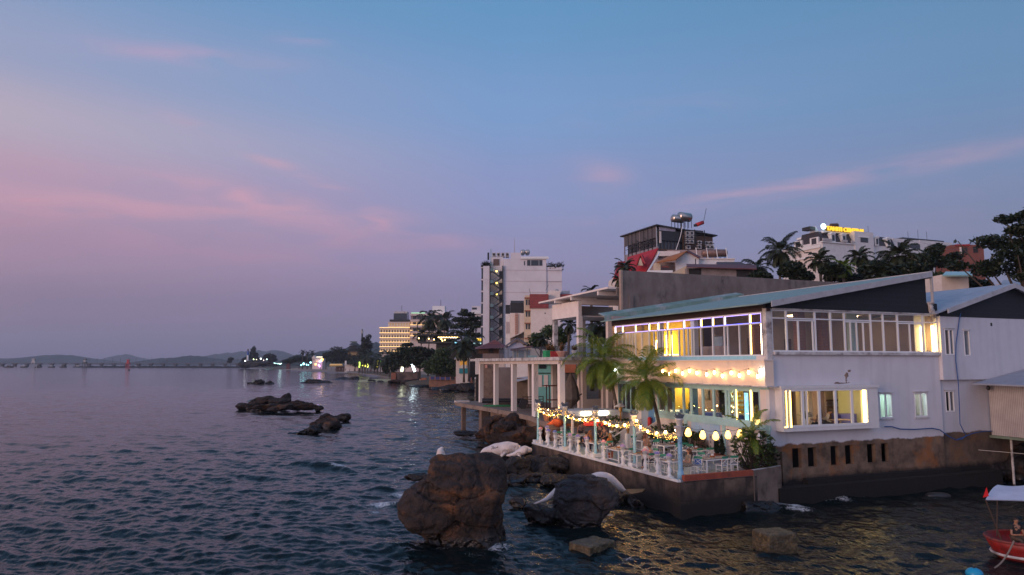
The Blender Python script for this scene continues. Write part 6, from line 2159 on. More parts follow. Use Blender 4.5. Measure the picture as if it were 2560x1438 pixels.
np_mesh("foliage", V, F, leafmat("croton_leaf", (.40, .22, .04), (.10, .28, .05), .3), wl)
for y, lb in ((38.6, "dark leafed plant in a white pot behind the blue pillar window"), (35.3, "feathery plant in a white pot behind the middle lower window")):
 t = thing("window_plant", lb, "potted plant", (27.75, y, 4.0), 0, "plants behind the lower windows")
 MB().lathe((0, 0, 0), [(.14, 0), (.18, .3), (.15, .3)], 10).build("pot", mPAINT, t)
 V, F = leaf_cloud([(0, 0, .62, .22, .26, .36)], 150, .13)
 np_mesh("foliage", V, F, mLEAF, t)
t = thing("window_plant", "spiky green plant in a white pot in the lit bay window", "potted plant", (29.75, 31.0, 4.0), 0, "plants behind the lower windows")
MB().lathe((0, 0, 0), [(.12, 0), (.17, .32), (.14, .32)], 10).build("pot", mPAINT, t)
V, F = [], []
for i in range(14):
 frond(V, F, (0, 0, .35), i * 2.4, rnd.uniform(.4, 1.3), .5, 6, .8, .3, .02)
me = bpy.data.meshes.new("foliage")
me.from_pydata([tuple(v) for v in V], [], [f if f[2] != f[3] else f[:3] for f in F])
me.materials.append(mLEAF)
o = bpy.data.objects.new("foliage", me)
S.collection.objects.link(o)
adopt(o, t)

# ---- the palms on the terrace
pa = at(1548, 1045, 53)
palm("coconut_palm", "bushy coconut palm before the concrete frame, farther of two on the terrace", (pa.x - .1, pa.y, 2.6), 5.0, (-1.0, .2), 32, 3.15, mPALM, 40, None, .12, 3, 1.45, -.85, 1.5, .28, .031, 4)
pb = at(1649, 1064, 47)
palm("coconut_palm", "brightly lit coconut palm leaning before the lower windows", (pb.x + .1, pb.y, TZ), 4.6, (-1.0, .1), 30, 2.95, mPALM, 40, None, .12, 8, 1.5, -.8, 1.45, .28, .031, 3)
pc = at(1880, 1098, 38.4)
palm("young_palm", "young palm with few tall fronds rising from the corner bush", (pc.x, pc.y, TZ + .4), 1.45, (0, 0), 8, 1.75, mPALM, 30, None, .09, 14, 1.45, -.3, 1.2, .26, .03, 2)
small("white_cone_shade", "white cone lamp shade hanging by the young palm", "lamp shade", mPAINT, lambda m: m.lathe((pc.x + .05, pc.y - .5, 3.42), [(.17, 0), (.04, .28), (.02, .34)], 10))

# ================================================================ PEOPLE
def skinned(name, pts, edges, rad, mat, parent, sub=1):
 me = bpy.data.meshes.new(name)
 me.from_pydata([tuple(p) for p in pts], edges, [])
 o = bpy.data.objects.new(name, me)
 S.collection.objects.link(o)
 md = o.modifiers.new("skin", 'SKIN')
 md.use_smooth_shade = True
 for i, sv in enumerate(me.skin_vertices[0].data):
  r = rad[i]
  sv.radius = r if isinstance(r, tuple) else (r, r)
  sv.use_root = (i == 0)
 sb = o.modifiers.new("smooth", 'SUBSURF')
 sb.levels = sb.render_levels = sub
 dg = bpy.context.evaluated_depsgraph_get()
 m2 = bpy.data.meshes.new_from_object(o.evaluated_get(dg))
 m2.name = name
 m2.materials.clear()
 m2.materials.append(mat)
 o.modifiers.clear()
 o.data = m2
 bpy.data.meshes.remove(me)
 adopt(o, parent)
 return o

mEYE = M("eye_dark", (.02, .015, .015))
mLIP = M("lip", (.30, .08, .06))

def skinm(c):
 return M("skin", c, tuple(x * .85 for x in c), 6, .55)

SK1, SK2 = skinm((.46, .24, .15)), skinm((.34, .17, .10))

def cloth(c, c2=None, sc=6, wave=None):
 return M("clothing", c, c2 or tuple(x * .8 for x in c), sc, .85, wave=wave)

def person(label, loc, rz, pose, top, bottom, hair=(.02, .014, .012), skin=None, longhair=False, sleeve=True, female=False, skirt=None, arms=None, scale=1.0, bend=0.0, group=None, bare=False, legcol=None):
 """pose 'stand' or 'sit' (seat at 0.47 m); faces +y before turning by rz. arms: ((elbow), (wrist)) per side as offsets"""
 t = thing("person", label, "person", loc, rz, group)
 t.scale = (scale,) * 3
 skin = skin or SK1
 sit = pose == 'sit'
 pz = .53 if sit else .94
 V3 = Vector
 sh = .165 if female else .19
 lean = Matrix.Rotation(-bend, 3, 'X')
 def U(x, y, z):                                    # torso points turn about the pelvis
  return lean @ V3((x, y, z)) + V3((0, 0, pz))
 P, E, Rr = [], [], []

 def ad(p, r, prev=None):
  P.append(V3(p))
  Rr.append(r)
  if prev is not None:
   E.append((prev, len(P) - 1))
  return len(P) - 1
 pel = ad(U(0, 0, 0), (.15, .11))
 sp = ad(U(0, .01, .2), (.125, .095), pel)
 ch = ad(U(0, .0, .38), (.155, .10), sp)
 nk = ad(U(0, .0, .53), .055, ch)
 jw = ad(U(0, .035, .61), (.065, .075), nk)
 hd = ad(U(0, .03, .69), (.078, .098), jw)
 cr = ad(U(0, .015, .775), (.055, .065), hd)
 ad(U(0, .135, .665), .014, hd)                     # nose
 for s in (-1, 1):
  ad(U(s * .088, .015, .675), .018, hd)          # ears
 arm_idx, leg_idx = [], []
 for k, s in enumerate((-1, 1)):
  a = arms[k] if arms else (((s * .27, .02, .13), (s * .26, .14, -.10)) if not sit else ((s * .27, .08, .12), (s * .17, .34, .17)))
  s0 = ad(U(s * sh, 0, .46), .06, ch)
  e = ad(U(*a[0]), .042, s0)
  w = ad(U(*a[1]), .028, e)
  d = (P[w] - P[e]).normalized()
  pm = ad(P[w] + d * .075, (.036, .022), w)
  b = d.orthogonal().normalized()
  c = d.cross(b)
  for q, (off, ln) in enumerate(((-.028, .060), (-.010, .075), (.010, .072), (.028, .056))):
   f1 = ad(P[pm] + d * .04 + b * off, .010, pm)
   ad(P[f1] + d * ln * .7 - c * ln * .5, .008, f1)
  th = ad(P[w] + d * .04 + b * (.045 * s), .011, w)
  ad(P[th] + d * .04 - c * .015, .009, th)
  arm_idx.append((s0, e, w))
  h = ad(V3((s * .09, .0, pz - .03)), .088, pel)
  if sit:
   kn = ad((s * .12, .42, .50), .058, h)
   an = ad((s * .12, .40, .10), .040, kn)
   to = ad((s * .13, .56, .04), .036, an)
  else:
   kn = ad((s * .10, .03, .50), .056, h)
   an = ad((s * .10, -.02, .09), .040, kn)
   to = ad((s * .12, .15, .035), .036, an)
  leg_idx.append((h, kn, an, to))
 body = skinned("body", P, E, Rr, skin, t)
 up = .014
 if top is not None:
  Q, EE, RR = [], [], []

  def aq(i, r, prev=None, p=None):
   Q.append(P[i] if p is None else p)
   RR.append(r)
   if prev is not None:
    EE.append((prev, len(Q) - 1))
   return len(Q) - 1
  if bare:
   a = aq(ch, (.164, .108), None, P[ch] - (P[ch] - P[sp]) * .18)
   b = aq(ch, (.150, .10), a, P[ch] + (P[nk] - P[ch]) * .12)
  else:
   a = aq(pel, (.165, .125))
   b = aq(sp, (.145, .112), a)
   c_ = aq(ch, (.172, .115), b)
   aq(nk, .062, c_, P[ch].lerp(P[nk], .75))
   for s0, e, w in arm_idx:
    q = aq(s0, .074, c_)
    m_ = aq(e, .058, q, P[s0].lerp(P[e], .55 if not sleeve == 'long' else 1.0))
    if sleeve == 'long':
     aq(w, .042, m_)
  skinned("top", Q, EE, RR, top, t)
 if bottom is not None:
  Q, EE, RR = [P[pel]], [], [(.168, .13)]
  for h, kn, an, to in leg_idx:
   b0 = len(Q)
   Q += [P[h], P[kn]]
   RR += [.102, .07]
   EE += [(0, b0), (b0, b0 + 1)]
   if not skirt:
    Q.append(P[kn].lerp(P[an], .92))
    RR.append(.056)
    EE.append((b0 + 1, b0 + 2))
  skinned("trousers" if not skirt else "shorts", Q, EE, RR, bottom, t)
 if skirt is not None:
  mb = MB()
  mb.lathe((0, 0, .30), [(.30, 0), (.27, .25), (.20, .6), (.15, .72)], 12) if not sit else superball(mb, (0, .2, .52), (.23, .36, .12), .8)
  mb.build("skirt", skirt, t, True)
 hp = U(0, .0, .715)
 mb = MB()
 superball(mb, tuple(hp), (.098, .112, .098), 1.0, 0, 14, 10)
 if longhair:
  mb.tube([U(0, -.05, .74), U(0, -.085, .6), U(0, -.11, .42), U(0, -.12, .28)], [.09, .10, .10, .05], 8)
  for s in (-1, 1):
   mb.tube([U(s * .06, -.02, .72), U(s * .10, .0, .58), U(s * .11, .03, .40)], [.05, .045, .025], 6)
 mb.build("hair", M("hair", hair, tuple(x * .6 for x in hair), 14, .6), t, True)
 mb = MB()
 for s in (-1, 1):
  mb.ball(U(s * .036, .118, .695), .011, 6, 4)
 mb.build("eyes", mEYE, t)
 MB().ball(U(0, .118, .625), (.024, .008, .008), 6, 4).build("mouth", mLIP, t)
 if not sit and not skirt or legcol:
  mb = MB()
  for h, kn, an, to in leg_idx:
   superball(mb, P[an].lerp(P[to], .5) + V3((0, 0, -.012)), (.05, .13, .042), .8, 0, 10, 6)
  mb.build("shoes", mBLACK, t, True)
 return t

person("waiter in dark grey shirt and black trousers standing bowed before the seated guests", (22.65, 40.75, TZ), 1.95, 'stand', cloth((.07, .055, .055)), cloth((.015, .015, .018)), skin=SK2, bend=.18,
  arms=(((-.26, .14, .16), (-.14, .36, .10)), ((.27, .06, .12), (.18, .30, .12))))
person("guest in a navy printed shirt seated back to the sea beside the blue post", (21.35, 40.95, TZ), -.9, 'sit', cloth((.018, .022, .06), (.04, .05, .10), 16), cloth((.03, .03, .05)))
person("guest with orange brown hair seated facing the navy shirt guest", (22.0, 41.6, TZ), -2.4, 'sit', cloth((.36, .12, .03)), cloth((.05, .07, .16)), hair=(.20, .07, .02), longhair=True, female=True)
person("blond woman in an orange top seated with her back to the water by the waiter", (22.1, 39.2, TZ), .15, 'sit', cloth((.50, .14, .03)), cloth((.1, .08, .08)), hair=(.34, .15, .04), longhair=True, female=True)
person("bartender in a mauve shirt bent over behind the long bar front table", (23.2, 45.35, TZ), PI, 'stand', cloth((.20, .12, .14)), cloth((.03, .03, .03)), skin=SK2, bend=.5, scale=.95)
person("guest in dark clothes at the bar counter under the red sign", (24.7, 45.3, TZ), 0, 'sit', cloth((.06, .03, .03)), cloth((.03, .03, .04)), hair=(.12, .04, .015), scale=1.05)
person("woman in white halter top and long skirt standing at the striped shirt man's table", (22.0, 34.95, TZ), -2.8, 'stand', cloth((.72, .70, .70)), None, hair=(.16, .05, .02), longhair=True, female=True, skirt=cloth((.70, .67, .62)), bare=True,
  arms=(((-.25, .05, .18), (-.08, .26, .16)), ((.25, .05, .18), (.08, .26, .16))))
person("man in a pink and white striped shirt seated with his back to the sea", (21.13, 33.22, TZ), .25, 'sit', cloth((.66, .42, .46), (.66, .42, .46), 6, ('X', 26, (.42, .12, .18))), cloth((.05, .05, .07)), skin=SK1, sleeve='long')
person("woman in a patterned dress seated at the corner column with one bare leg forward", (22.0, 30.95, TZ), 1.35, 'sit', cloth((.05, .045, .035), (.42, .36, .28), 22), None, hair=(.09, .03, .015), longhair=True, female=True, skirt=cloth((.05, .045, .035), (.42, .36, .28), 22))
person("man in a white shirt bent over a table inside the lit front bay", (32.2, 32.1, 3.53), -2.2, 'sit', cloth((.62, .58, .55)), cloth((.05, .05, .06)), sleeve='long', bend=.55)
person("person with long brown hair seated with back to the lit bay window", (30.95, 31.15, 3.53), .3, 'sit', cloth((.16, .09, .05)), cloth((.05, .05, .06)), hair=(.10, .05, .02), longhair=True, female=True)
person("cook in grey standing behind the second kitchen window", (38.7, 32.4, 3.53), PI, 'stand', cloth((.20, .22, .20)), cloth((.05, .05, .05)), scale=.98)

# ================================================================ WHITE SEA COW SCULPTURES
mSEAC = M("weathered_white_statue", (.66, .60, .58), (.54, .47, .44), 2.5, .7, c3=(.34, .20, .11), s3=1.7, th3=(.60, .76), bump=.008, bscale=12)
mLINE = M("statue_groove", (.10, .07, .06))

def sea_cow(label, spine, radii, flip=None, fluke=None, grooves=(), group="white sea cow sculptures", marks=False, squash=1.0):
 t = thing("sea_cow_sculpture", label, "sculpture", spine[0], 0, group)
 mb = MB()
 n = len(spine)
 pts, rr = [], []
 for i in range((n - 1) * 5 + 1):
  q = i / 5
  k = min(int(q), n - 2)
  f = q - k
  p0, p1, p2, p3 = (Vector(spine[max(0, min(n - 1, j))]) for j in (k - 1, k, k + 1, k + 2))
  pts.append(.5 * ((2 * p1) + (p2 - p0) * f + (2 * p0 - 5 * p1 + 4 * p2 - p3) * f * f + (3 * p1 - p0 - 3 * p2 + p3) * f ** 3))
  s = f * f * (3 - 2 * f)
  rr.append(radii[k] * (1 - s) + radii[k + 1] * s)
 mb.tube(pts, rr, 16)
 mb.ball(pts[-1], rr[-1], 14, 8)
 mb.ball(pts[0], rr[0], 12, 8)
 P_(mb, "body", mSEAC, t, True)
 if flip:
  for a, b in flip:
   mb = MB()
   a, b = Vector(a), Vector(b)
   mb.tube([a, a.lerp(b, .35), a.lerp(b, .75), b], [.10, .125, .11, .05], 10)
   P_(mb, "flipper", mSEAC, t, True)
   mb = MB()
   ax = (b - a).normalized()
   o1 = FW * -.02
   ring = [a + o1 - FW * .14 + RT * .19 * math.cos(x) + UPV * .19 * math.sin(x) for x in np.linspace(-.4, 3.5, 12)]
   mb.tube(ring, .014, 4)
   P_(mb, "groove", mLINE, t)
 if fluke:
  for poly, m_ in fluke:
   P_(MB().slab([Vector(p) for p in poly], .06), "fluke", m_, t)
 for g in grooves:
  P_(MB().tube([Vector(p) for p in g], .016, 4), "groove", mLINE, t)
 if marks:
  P_(marks, "scrawl", mLINE, t)
 return t

D = 50.0
A3 = lambda u, v, d=D: at(u, v, d)
sp_ = [A3(1201, 1133), A3(1216, 1126), A3(1240, 1124), A3(1268, 1122), A3(1289, 1123), A3(1296, 1124)]
ra_ = [.06, .22, .43, .50, .42, .30]
gr = []
for u, h in ((1275, .46), (1280, .45), (1285, .42)):
 gr.append([A3(u, 1122, D) + UPV * h * math.sin(a) - FW * (h * math.cos(a) + .012) for a in np.linspace(-1.0, .75, 9)])
gr.append([A3(u, v, D - .40) for u, v in ((1290, 1114), (1287, 1119), (1284, 1122), (1285, 1126), (1288, 1128), (1293, 1126))])
scr = MB()
for (pts_) in (((1228, 1117), (1232, 1116), (1230, 1121), (1229, 1124)), ((1234, 1116), (1234, 1123), (1237, 1119), (1238, 1123)), ((1240, 1119), (1239, 1122), (1242, 1122), (1242, 1119), (1240, 1119)), ((1244, 1116), (1244, 1123)), ((1243, 1118), (1246, 1118))):
 q_ = []
 for u, v in pts_:
  q_.append(at(u, v, D - .40))
 scr.tube(q_, .018, 4)
sea_cow("large white sea cow sculpture lying on the rocks beside the terrace wall", sp_, ra_, [(A3(1263, 1131, D - .38), A3(1251, 1143, D - .55))], None, gr, marks=scr)
D_ = 48.8
sp_ = [A3(1267, 1139, D_), A3(1282, 1137, D_), A3(1299, 1131, D_), A3(1312, 1125, D_), A3(1324, 1125, D_)]
gr = [[A3(u, 1126, D_) + UPV * .27 * math.sin(a) - FW * (.27 * math.cos(a) + .012) for a in np.linspace(-.9, .8, 7)] for u in (1315, 1319)]
sea_cow("smaller ochre stained sea cow sculpture pressed against the large one", sp_, [.05, .13, .24, .29, .17], [(A3(1297, 1137, D_ - .2), A3(1299, 1149, D_ - .25))], None, gr)
sea_cow("thin white tail of a fallen sculpture on the rocks below the large sea cow", [A3(1278, 1147, 47.5), A3(1295, 1154, 47.3), A3(1310, 1160, 47.2), A3(1322, 1166, 47)], [.03, .13, .06, .05])
sea_cow("white sculpture head rising behind the tall brown boulder", [A3(1104, 1165, 33.2), A3(1102, 1143, 33.2), A3(1102, 1128, 33.2), A3(1104, 1122, 33.2)], [.22, .22, .17, .09])
sp_ = [A3(1470, 1205, 36.5), A3(1497, 1192, 36.6), A3(1522, 1197, 36.7), A3(1545, 1215, 36.9), A3(1562, 1228, 37.1), A3(1572, 1232, 37.2)]
dk = M("wet_dark_fluke", (.05, .035, .022), (.09, .055, .03), 5, .6)
sea_cow("white arched sculpture behind the grey boulder with a dark tail fluke", sp_, [.28, .24, .25, .20, .10, .06], None, [([A3(1558, 1226, 37.1), A3(1615, 1224, 37.3), A3(1604, 1233, 36.8), A3(1580, 1238, 36.6), A3(1560, 1238, 36.8)], dk)])
sea_cow("greyish tail of a sculpture curling out of the water beside the grey boulder", [A3(1392, 1228, 35.6), A3(1380, 1238, 35.5), A3(1365, 1249, 35.4), A3(1345, 1257, 35.3), A3(1335, 1259, 35.3)], [.18, .15, .10, .06, .02])

# ================================================================ ROUND BOAT WITH CANOPY, BUOY, ROPE
bc_ = at(2572, 1330, 28.0)
bt_ = thing("basket_boat", "red round basket boat with a white cloth canopy", "boat", (bc_.x, bc_.y, 0))
mBR = M("red_boat_hull", (.34, .018, .014), (.22, .012, .011), 4, .5, c3=(.05, .02, .015), s3=2, th3=(.58, .7))
mb = MB()
n = 24
prof = [(.75, -.25), (1.15, .05), (1.40, .45), (1.50, .72), (1.44, .74), (1.30, .42), (1.0, .08), (.6, -.02)]
vs = []
for r, z in prof:
 for j in range(n):
  q = 2 * math.pi * j / n
  vs.append((RT * (r * math.cos(q)) + FW * (r * .85 * math.sin(q)) + Vector((0, 0, z))))
fs = [(i * n + j, i * n + (j + 1) % n, (i + 1) * n + (j + 1) % n, (i + 1) * n + j) for i in range(len(prof) - 1) for j in range(n)]
fs += [tuple(reversed(range(n))), tuple(range((len(prof) - 1) * n, len(prof) * n))]
mb.add(vs, fs)
mb.build("hull", mBR, bt_, True)
mb = MB()
mb.tube([RT * (1.5 * math.cos(q)) + FW * (1.28 * math.sin(q)) + Vector((0, 0, .74)) for q in np.linspace(0, 2 * math.pi, 25)], .055, 6)
mb.build("rim", M("rim_rubber", (.10, .03, .025), (.3, .04, .03), 7), bt_)
mb = MB()
mb.tube([RT * (1.32 * math.cos(q)) + FW * (1.12 * math.sin(q)) + Vector((0, 0, .2)) for q in np.linspace(0, 2 * math.pi, 25)], .05, 6)
mb.build("fender", mGRIME, bt_)
cu = [at(2464, 1249, 27.4) - bt_.location, at(2640, 1254, 27.4) - bt_.location, at(2640, 1214, 30.0) - bt_.location, at(2494, 1212, 30.0) - bt_.location]
mb = MB()
nx, ny = 8, 5
vs = []
for i in range(nx + 1):
 for j in range(ny + 1):
  a, b = i / nx, j / ny
  p = (cu[0] * (1 - a) + cu[1] * a) * (1 - b) + (cu[3] * (1 - a) + cu[2] * a) * b
  p = p + Vector((0, 0, .10 * math.sin(math.pi * b) - .05 * abs(math.sin(a * 6.3)) * b))
  vs.append(p)
fs = [(i * (ny + 1) + j, (i + 1) * (ny + 1) + j, (i + 1) * (ny + 1) + j + 1, i * (ny + 1) + j + 1) for i in range(nx) for j in range(ny)]
k = len(vs)
vs += [p - Vector((0, 0, .025)) for p in vs]
fs += [tuple(k + q for q in reversed(f)) for f in fs]
mb.add(vs, fs)
mb.build("canopy", M("canopy_cloth", (.62, .60, .66), (.52, .50, .57), 2, .9), bt_, True)
for a, b in ((0, -1.25), (3, -.9), (1, 1.3)):
 p = cu[a]
 q = RT * b + FW * (-.3 if a == 0 else .5) + Vector((0, 0, .7))
 MB().tube([p - Vector((0, 0, .02)), q], .025, 6).build("canopy_pole", mWOODD, bt_)
fl_ = at(2458, 1244, 27.6) - bt_.location
MB().add([fl_, fl_ + RT * .22 + UPV * .05, fl_ + RT * .16 + UPV * .38, fl_ + FW * .02, fl_ + RT * .22 + UPV * .05 + FW * .02, fl_ + RT * .16 + UPV * .38 + FW * .02], [(0, 1, 2), (5, 4, 3)]).build("pennant", M("red_flag_cloth", (.62, .01, .01)), bt_)
person("person in a black shirt with a pale print seated in the round boat", tuple(bc_ + Vector((0, 0, -bc_.z + .30)) + RT * -.55 - FW * .1), PI - .3, 'sit', cloth((.012, .012, .014), (.02, .02, .02)), cloth((.10, .07, .05)), skin=SK2, scale=.95)
person("person in a red top and pale cap seated deeper in the round boat", tuple(bc_ + Vector((0, 0, -bc_.z + .30)) + RT * .35 + FW * .35), PI + .2, 'sit', cloth((.32, .04, .05)), cloth((.05, .05, .06)), hair=(.55, .50, .52), skin=SK2)
mb = MB()
mb.tube(span(at(2535, 1352, 26.9), gz(2486, 1420, .0), .15, 10), .03, 6)
tag(mb.build("anchor_rope", M("grey_rope", (.22, .18, .14), (.15, .12, .10), 20)), "grey rope running from the round boat down into the sea", "rope")
by = thing("buoy", "bright blue round float in the sea near the round boat", "buoy", tuple(gz(2436, 1440, 0)))
MB().ball((0, 0, .08), (.28, .28, .2), 14, 8).build("float", M("blue_float", (.01, .30, .50), None, rough=.35), by, True)
MB().lathe((0, 0, .26), [(.05, 0), (.05, .05), (.02, .08)], 8).build("eyelet", mBLACK, by)
"""swimmer's dark float by the wall"""
small("dark_float", "dark log like float with an orange tip drifting by the foundation wall", "float", mBLACK, lambda m: superball(m, tuple(gz(2345, 1240, .02)), (.7, .35, .2), .9, -YAW))

# ================================================================ THE TOWN BEHIND
def Bk(parent, name, mat, u0, u1, v0, v1, d, dep=8.0, z0=None, off=0.0, parts=None):
 """an upright box facing the view: between bearings u0..u1, from height v0 down to v1 (or to ground z0), dep metres deep"""
 vm = (v0 + (v1 if v1 is not None else 908)) / 2
 a, b = XU(u0, vm, d), XU(u1, vm, d)
 zb = z0 if z0 is not None else ZV(v1, d)
 mb = MB(VIEW)
 mb.box(a, b, d + off, d + off + dep, zb, ZV(v0, d))
 return mb.build(name, mat, parent, world=True)

def Grid(parent, name, mat, cells, d, dep=.25, off=-.05):
 for (u0, u1, v0, v1) in cells:
  Bk(parent, name, mat, u0, u1, v0, v1, d, dep, None, off)

mTOW = M("tower_white", (.66, .62, .64), (.58, .54, .56), .25, .8, c3=(.46, .42, .43), s3=.3, th3=(.6, .8))
mTOWL = M("tower_line", (.36, .32, .34))
mDGL = M("dark_pane", (.03, .035, .045), None, rough=.15)
mREDT = M("red_roof_tile", (.30, .055, .05), (.22, .04, .04), 1.5, .7, bump=.03, wave=('Z', 3.0, (.12, .025, .025)))
mMAR = M("maroon_roof", (.17, .055, .055), (.12, .04, .042), 1.2, .75, bump=.03, wave=('Z', 2.5, (.08, .03, .03)))
z3 = lambda x, y: (900 + x / 3.783, 580 + y / 3.783)
g3 = lambda x0, x1, y0, y1: (900 + x0 / 3.783, 900 + x1 / 3.783, 580 + y0 / 3.783, 580 + y1 / 3.783)

D = 210.0
c = at(1300, 900, D)
tw = thing("tower_hotel", "tall white hotel tower with a black zigzag fire stair and water tanks on top", "hotel", (c.x, c.y, 3))
Bk(tw, "main_block", mTOW, *g3(1355, 1765, 255, 0)[:3], None, D, 22, 2)
Bk(tw, "stair_block", mTOW, *g3(1235, 1354, 237, 0)[:3], None, D + 1.6, 18, 2)
Bk(tw, "side_block", mTOW, *g3(1163, 1234, 322, 0)[:3], None, D - .4, 20, 2)
Bk(tw, "low_block", mTOW, *g3(1766, 1912, 332, 0)[:3], None, D + .3, 20, 2)
Bk(tw, "top_block", mTOW, *g3(1425, 1522, 196, 254), D + .2, 14)
Bk(tw, "parapet", mPAINT, *g3(1522, 1783, 233, 254), D - .5, .5)
Bk(tw, "side_glazing", mDGL, *g3(1147, 1162, 330, 0)[:3], None, D + 1.5, 14, 2)
Grid(tw, "balcony_slab", mTOW, [g3(1144, 1162.5, y, y + 12) for y in (330, 445, 555, 665, 775, 890)], D + .5, 12, .0)
Grid(tw, "window", mDGL, [g3(1580, 1725, 266, 320), g3(1550, 1561, 277, 316)], D)
Grid(tw, "window", M("brown_pane", (.12, .08, .07)), [g3(1260, 1316, 250, 310), g3(1368, 1388, 256, 322)], D, .3, 1.4)
Grid(tw, "window_mullion", mSTEEL, [g3(1612, 1618, 266, 320), g3(1690, 1695, 266, 320)], D, .3, -.2)
Grid(tw, "facade_line", mTOWL, [g3(1356, 1912, y, y + 2.5) for y in (360, 465, 571)], D, .2, -.06)
Grid(tw, "rooftop_unit", mGRIME, [g3(1250 + k * 42, 1284 + k * 42, 196, 232) for k in range(4)], D + 4, 3, 0)
Grid(tw, "unit_fan", mBLACK, [g3(1257 + k * 42, 1277 + k * 42, 203, 225) for k in range(4)], D + 4, .2, -.1)
Grid(tw, "roof_screen", mBLACK, [g3(1205, 1222, 195, 262)], D + 4, 1, 0)
for x in (1540, 1584):
 u, v = z3(x, 196)
 q = at(u, v, D + 6)
 mb = MB()
 mb.tube([q - FW * 1.6, q + FW * 1.6], .72, 12)
 mb.tube([q - FW * 1.75, q - FW * 1.6], [.5, .72], 12)
 P_(mb, "water_tank", mSTEEL, tw, True)
u, v = z3(1462, 60)
P_(MB().tube([at(u, v, D + 6), at(u, 632, D + 6)], [.05, .12], 5), "mast", mSTEEL, tw)
mb = MB(VIEW)
ul = z3(1240, 0)[0]
for x in (1234, 1247):
 mb.tube([(XU(z3(x, 0)[0], 660, D), D - .5, ZV(623, D)), (XU(z3(x, 0)[0], 660, D), D - .5, ZV(668, D))], .05, 4)
for k in range(16):
 z = ZV(624 + k * 2.8, D)
 mb.tube([(XU(z3(1234, 0)[0], 660, D), D - .5, z), (XU(z3(1247, 0)[0], 660, D), D - .5, z)], .035, 4)
mb.build("ladder", M("teal_ladder", (.12, .26, .26)), tw, world=True)
# fire stair: posts, flights, landings with glazed rails
mb = MB(VIEW)
xa, xb = XU(z3(1230, 0)[0], 750, D), XU(z3(1350, 0)[0], 750, D)
for x in (xa, xb):
 mb.box(x - .18, x + .18, D - .6, D - .2, 2, ZV(665, D))
mb.build("stair_post", mBLACK, tw, world=True)
dl = MB(VIEW)
for k in range(7):
 y0, y1 = ZV(580 + (375 + k * 112) / 3.783, D), ZV(580 + (375 + k * 112 + 56) / 3.783, D)
 y2 = ZV(580 + (375 + (k + 1) * 112) / 3.783, D)
 mb = MB(VIEW)
 w = xb - xa
 for (p, z_a, q, z_b) in ((xa + w * .25, y0, xb - w * .12, y1), (xb - w * .12, y1, xa + w * .25, y2)):
  mb.add([(p, D - .9, z_a), (q, D - .9, z_b), (q, D - .9, z_b - .42), (p, D - .9, z_a - .42), (p, D + .3, z_a), (q, D + .3, z_b), (q, D + .3, z_b - .42), (p, D + .3, z_a - .42)],
   [(0, 1, 2, 3), (7, 6, 5, 4), (0, 4, 5, 1), (3, 2, 6, 7)])
  mb.tube([(p, D - .9, z_a + 1.0), (q, D - .9, z_b + 1.0)], .05, 4)
 mb.box(xa, xa + w * .27, D - .9, D + .3, y0 - .3, y0)
 mb.box(xb - w * .14, xb, D - .9, D + .3, y1 - .3, y1)
 mb.tube([(xa, D - .9, y0 + 1.0), (xa + w * .27, D - .9, y0 + 1.0)], .05, 4)
 mb.build("stair_run", mBLACK, tw, world=True)
 if k < 6:
  MB(VIEW).box(xa + .1, xa + w * .26, D - .93, D - .91, y0, y0 + .9).build("glass_rail", M("green_glass_rail", (.12, .20, .20), None, rough=.2), tw, world=True)
  MB(VIEW).box(xb - 1.1, xb - .2, D + 1.45, D + 1.62, y1 - .2, y1 + 2.1).build("door", mBLACK, tw, world=True)
for y in (371, 482, 588):
 u, v = z3(1292, y)
 P_(MB().ball(at(u, v, D - .2), .26, 8, 6), "stair_lamp", emitter("stair_lamp_glow", (1, .72, .12), 7.0), tw)
for x0, x1, y0, y1, nm in ((1766, 1910, 312, 330, "roof_planting"), (1168, 1220, 296, 318, "roof_planting")):
 a, b = g3(x0, x1, y0, y1)[:2]
 V, F = leaf_cloud([(XU(a + (b - a) * k / 7, 660, D), D + 1, ZV(580 + (y1 - 6) / 3.783, D), 1.0, 1.0, 1.1 + .5 * (k % 2)) for k in range(8)], 420, .38)
 o = np_mesh(nm, V, F, mLEAFF, tw, world=True)
 o.data.transform(VIEW)
# nearby blocks
D = 150.0
c = at(1360, 900, D)
rb_ = thing("red_mansard_house", "cream four storey house with red tiled mansard roof and a round water tank", "house", (c.x, c.y, 3))
Bk(rb_, "front_wall", mPEACH, *g3(1616, 1838, 722, 0)[:3], None, D, 14, 2)
mSIDEW = M("cream_side_wall", (.62, .50, .36), (.52, .42, .30), .8, .8)
Bk(rb_, "side_wall", mSIDEW, *g3(1560, 1615, 600, 0)[:3], None, D + 1.0, 13, 2)
Bk(rb_, "roof", mREDT, *g3(1606, 1782, 588, 721), D - .35, 10)
Bk(rb_, "stair_tower", mPEACH, *g3(1783, 1892, 556, 720), D + 1, 9)
Bk(rb_, "roof", mREDT, *g3(1893, 2010, 588, 660), D + 1.5, 9)
Bk(rb_, "roof_box", mGREYB, *g3(1910, 1985, 556, 588), D + 3, 6)
Grid(rb_, "window", mDGL, [g3(x, x + 14, y, y + 52) for y in (640, 750, 868) for x in (1568, 1592)], D + 1.0, .3, -.08)
Grid(rb_, "balcony", M("rust_balcony", (.32, .12, .07)), [g3(1556, 1612, y, y + 10) for y in (618, 740, 858, 1000)], D + .4, 1, 0)
Grid(rb_, "vent_window", mDGL, [g3(1745, 1757, 764, 774), g3(1818, 1836, 745, 762)], D, .3)
u, v = z3(1862, 563)
P_(MB().ball(at(u, v, D + 3), (.48, .48, .5), 12, 8), "water_tank", mSTEEL, rb_, True)
P_(MB().tube([at(1323, 722, D + 2), at(1326, 735, D + 2)], .04, 4), "aerial", mBLACK, rb_)
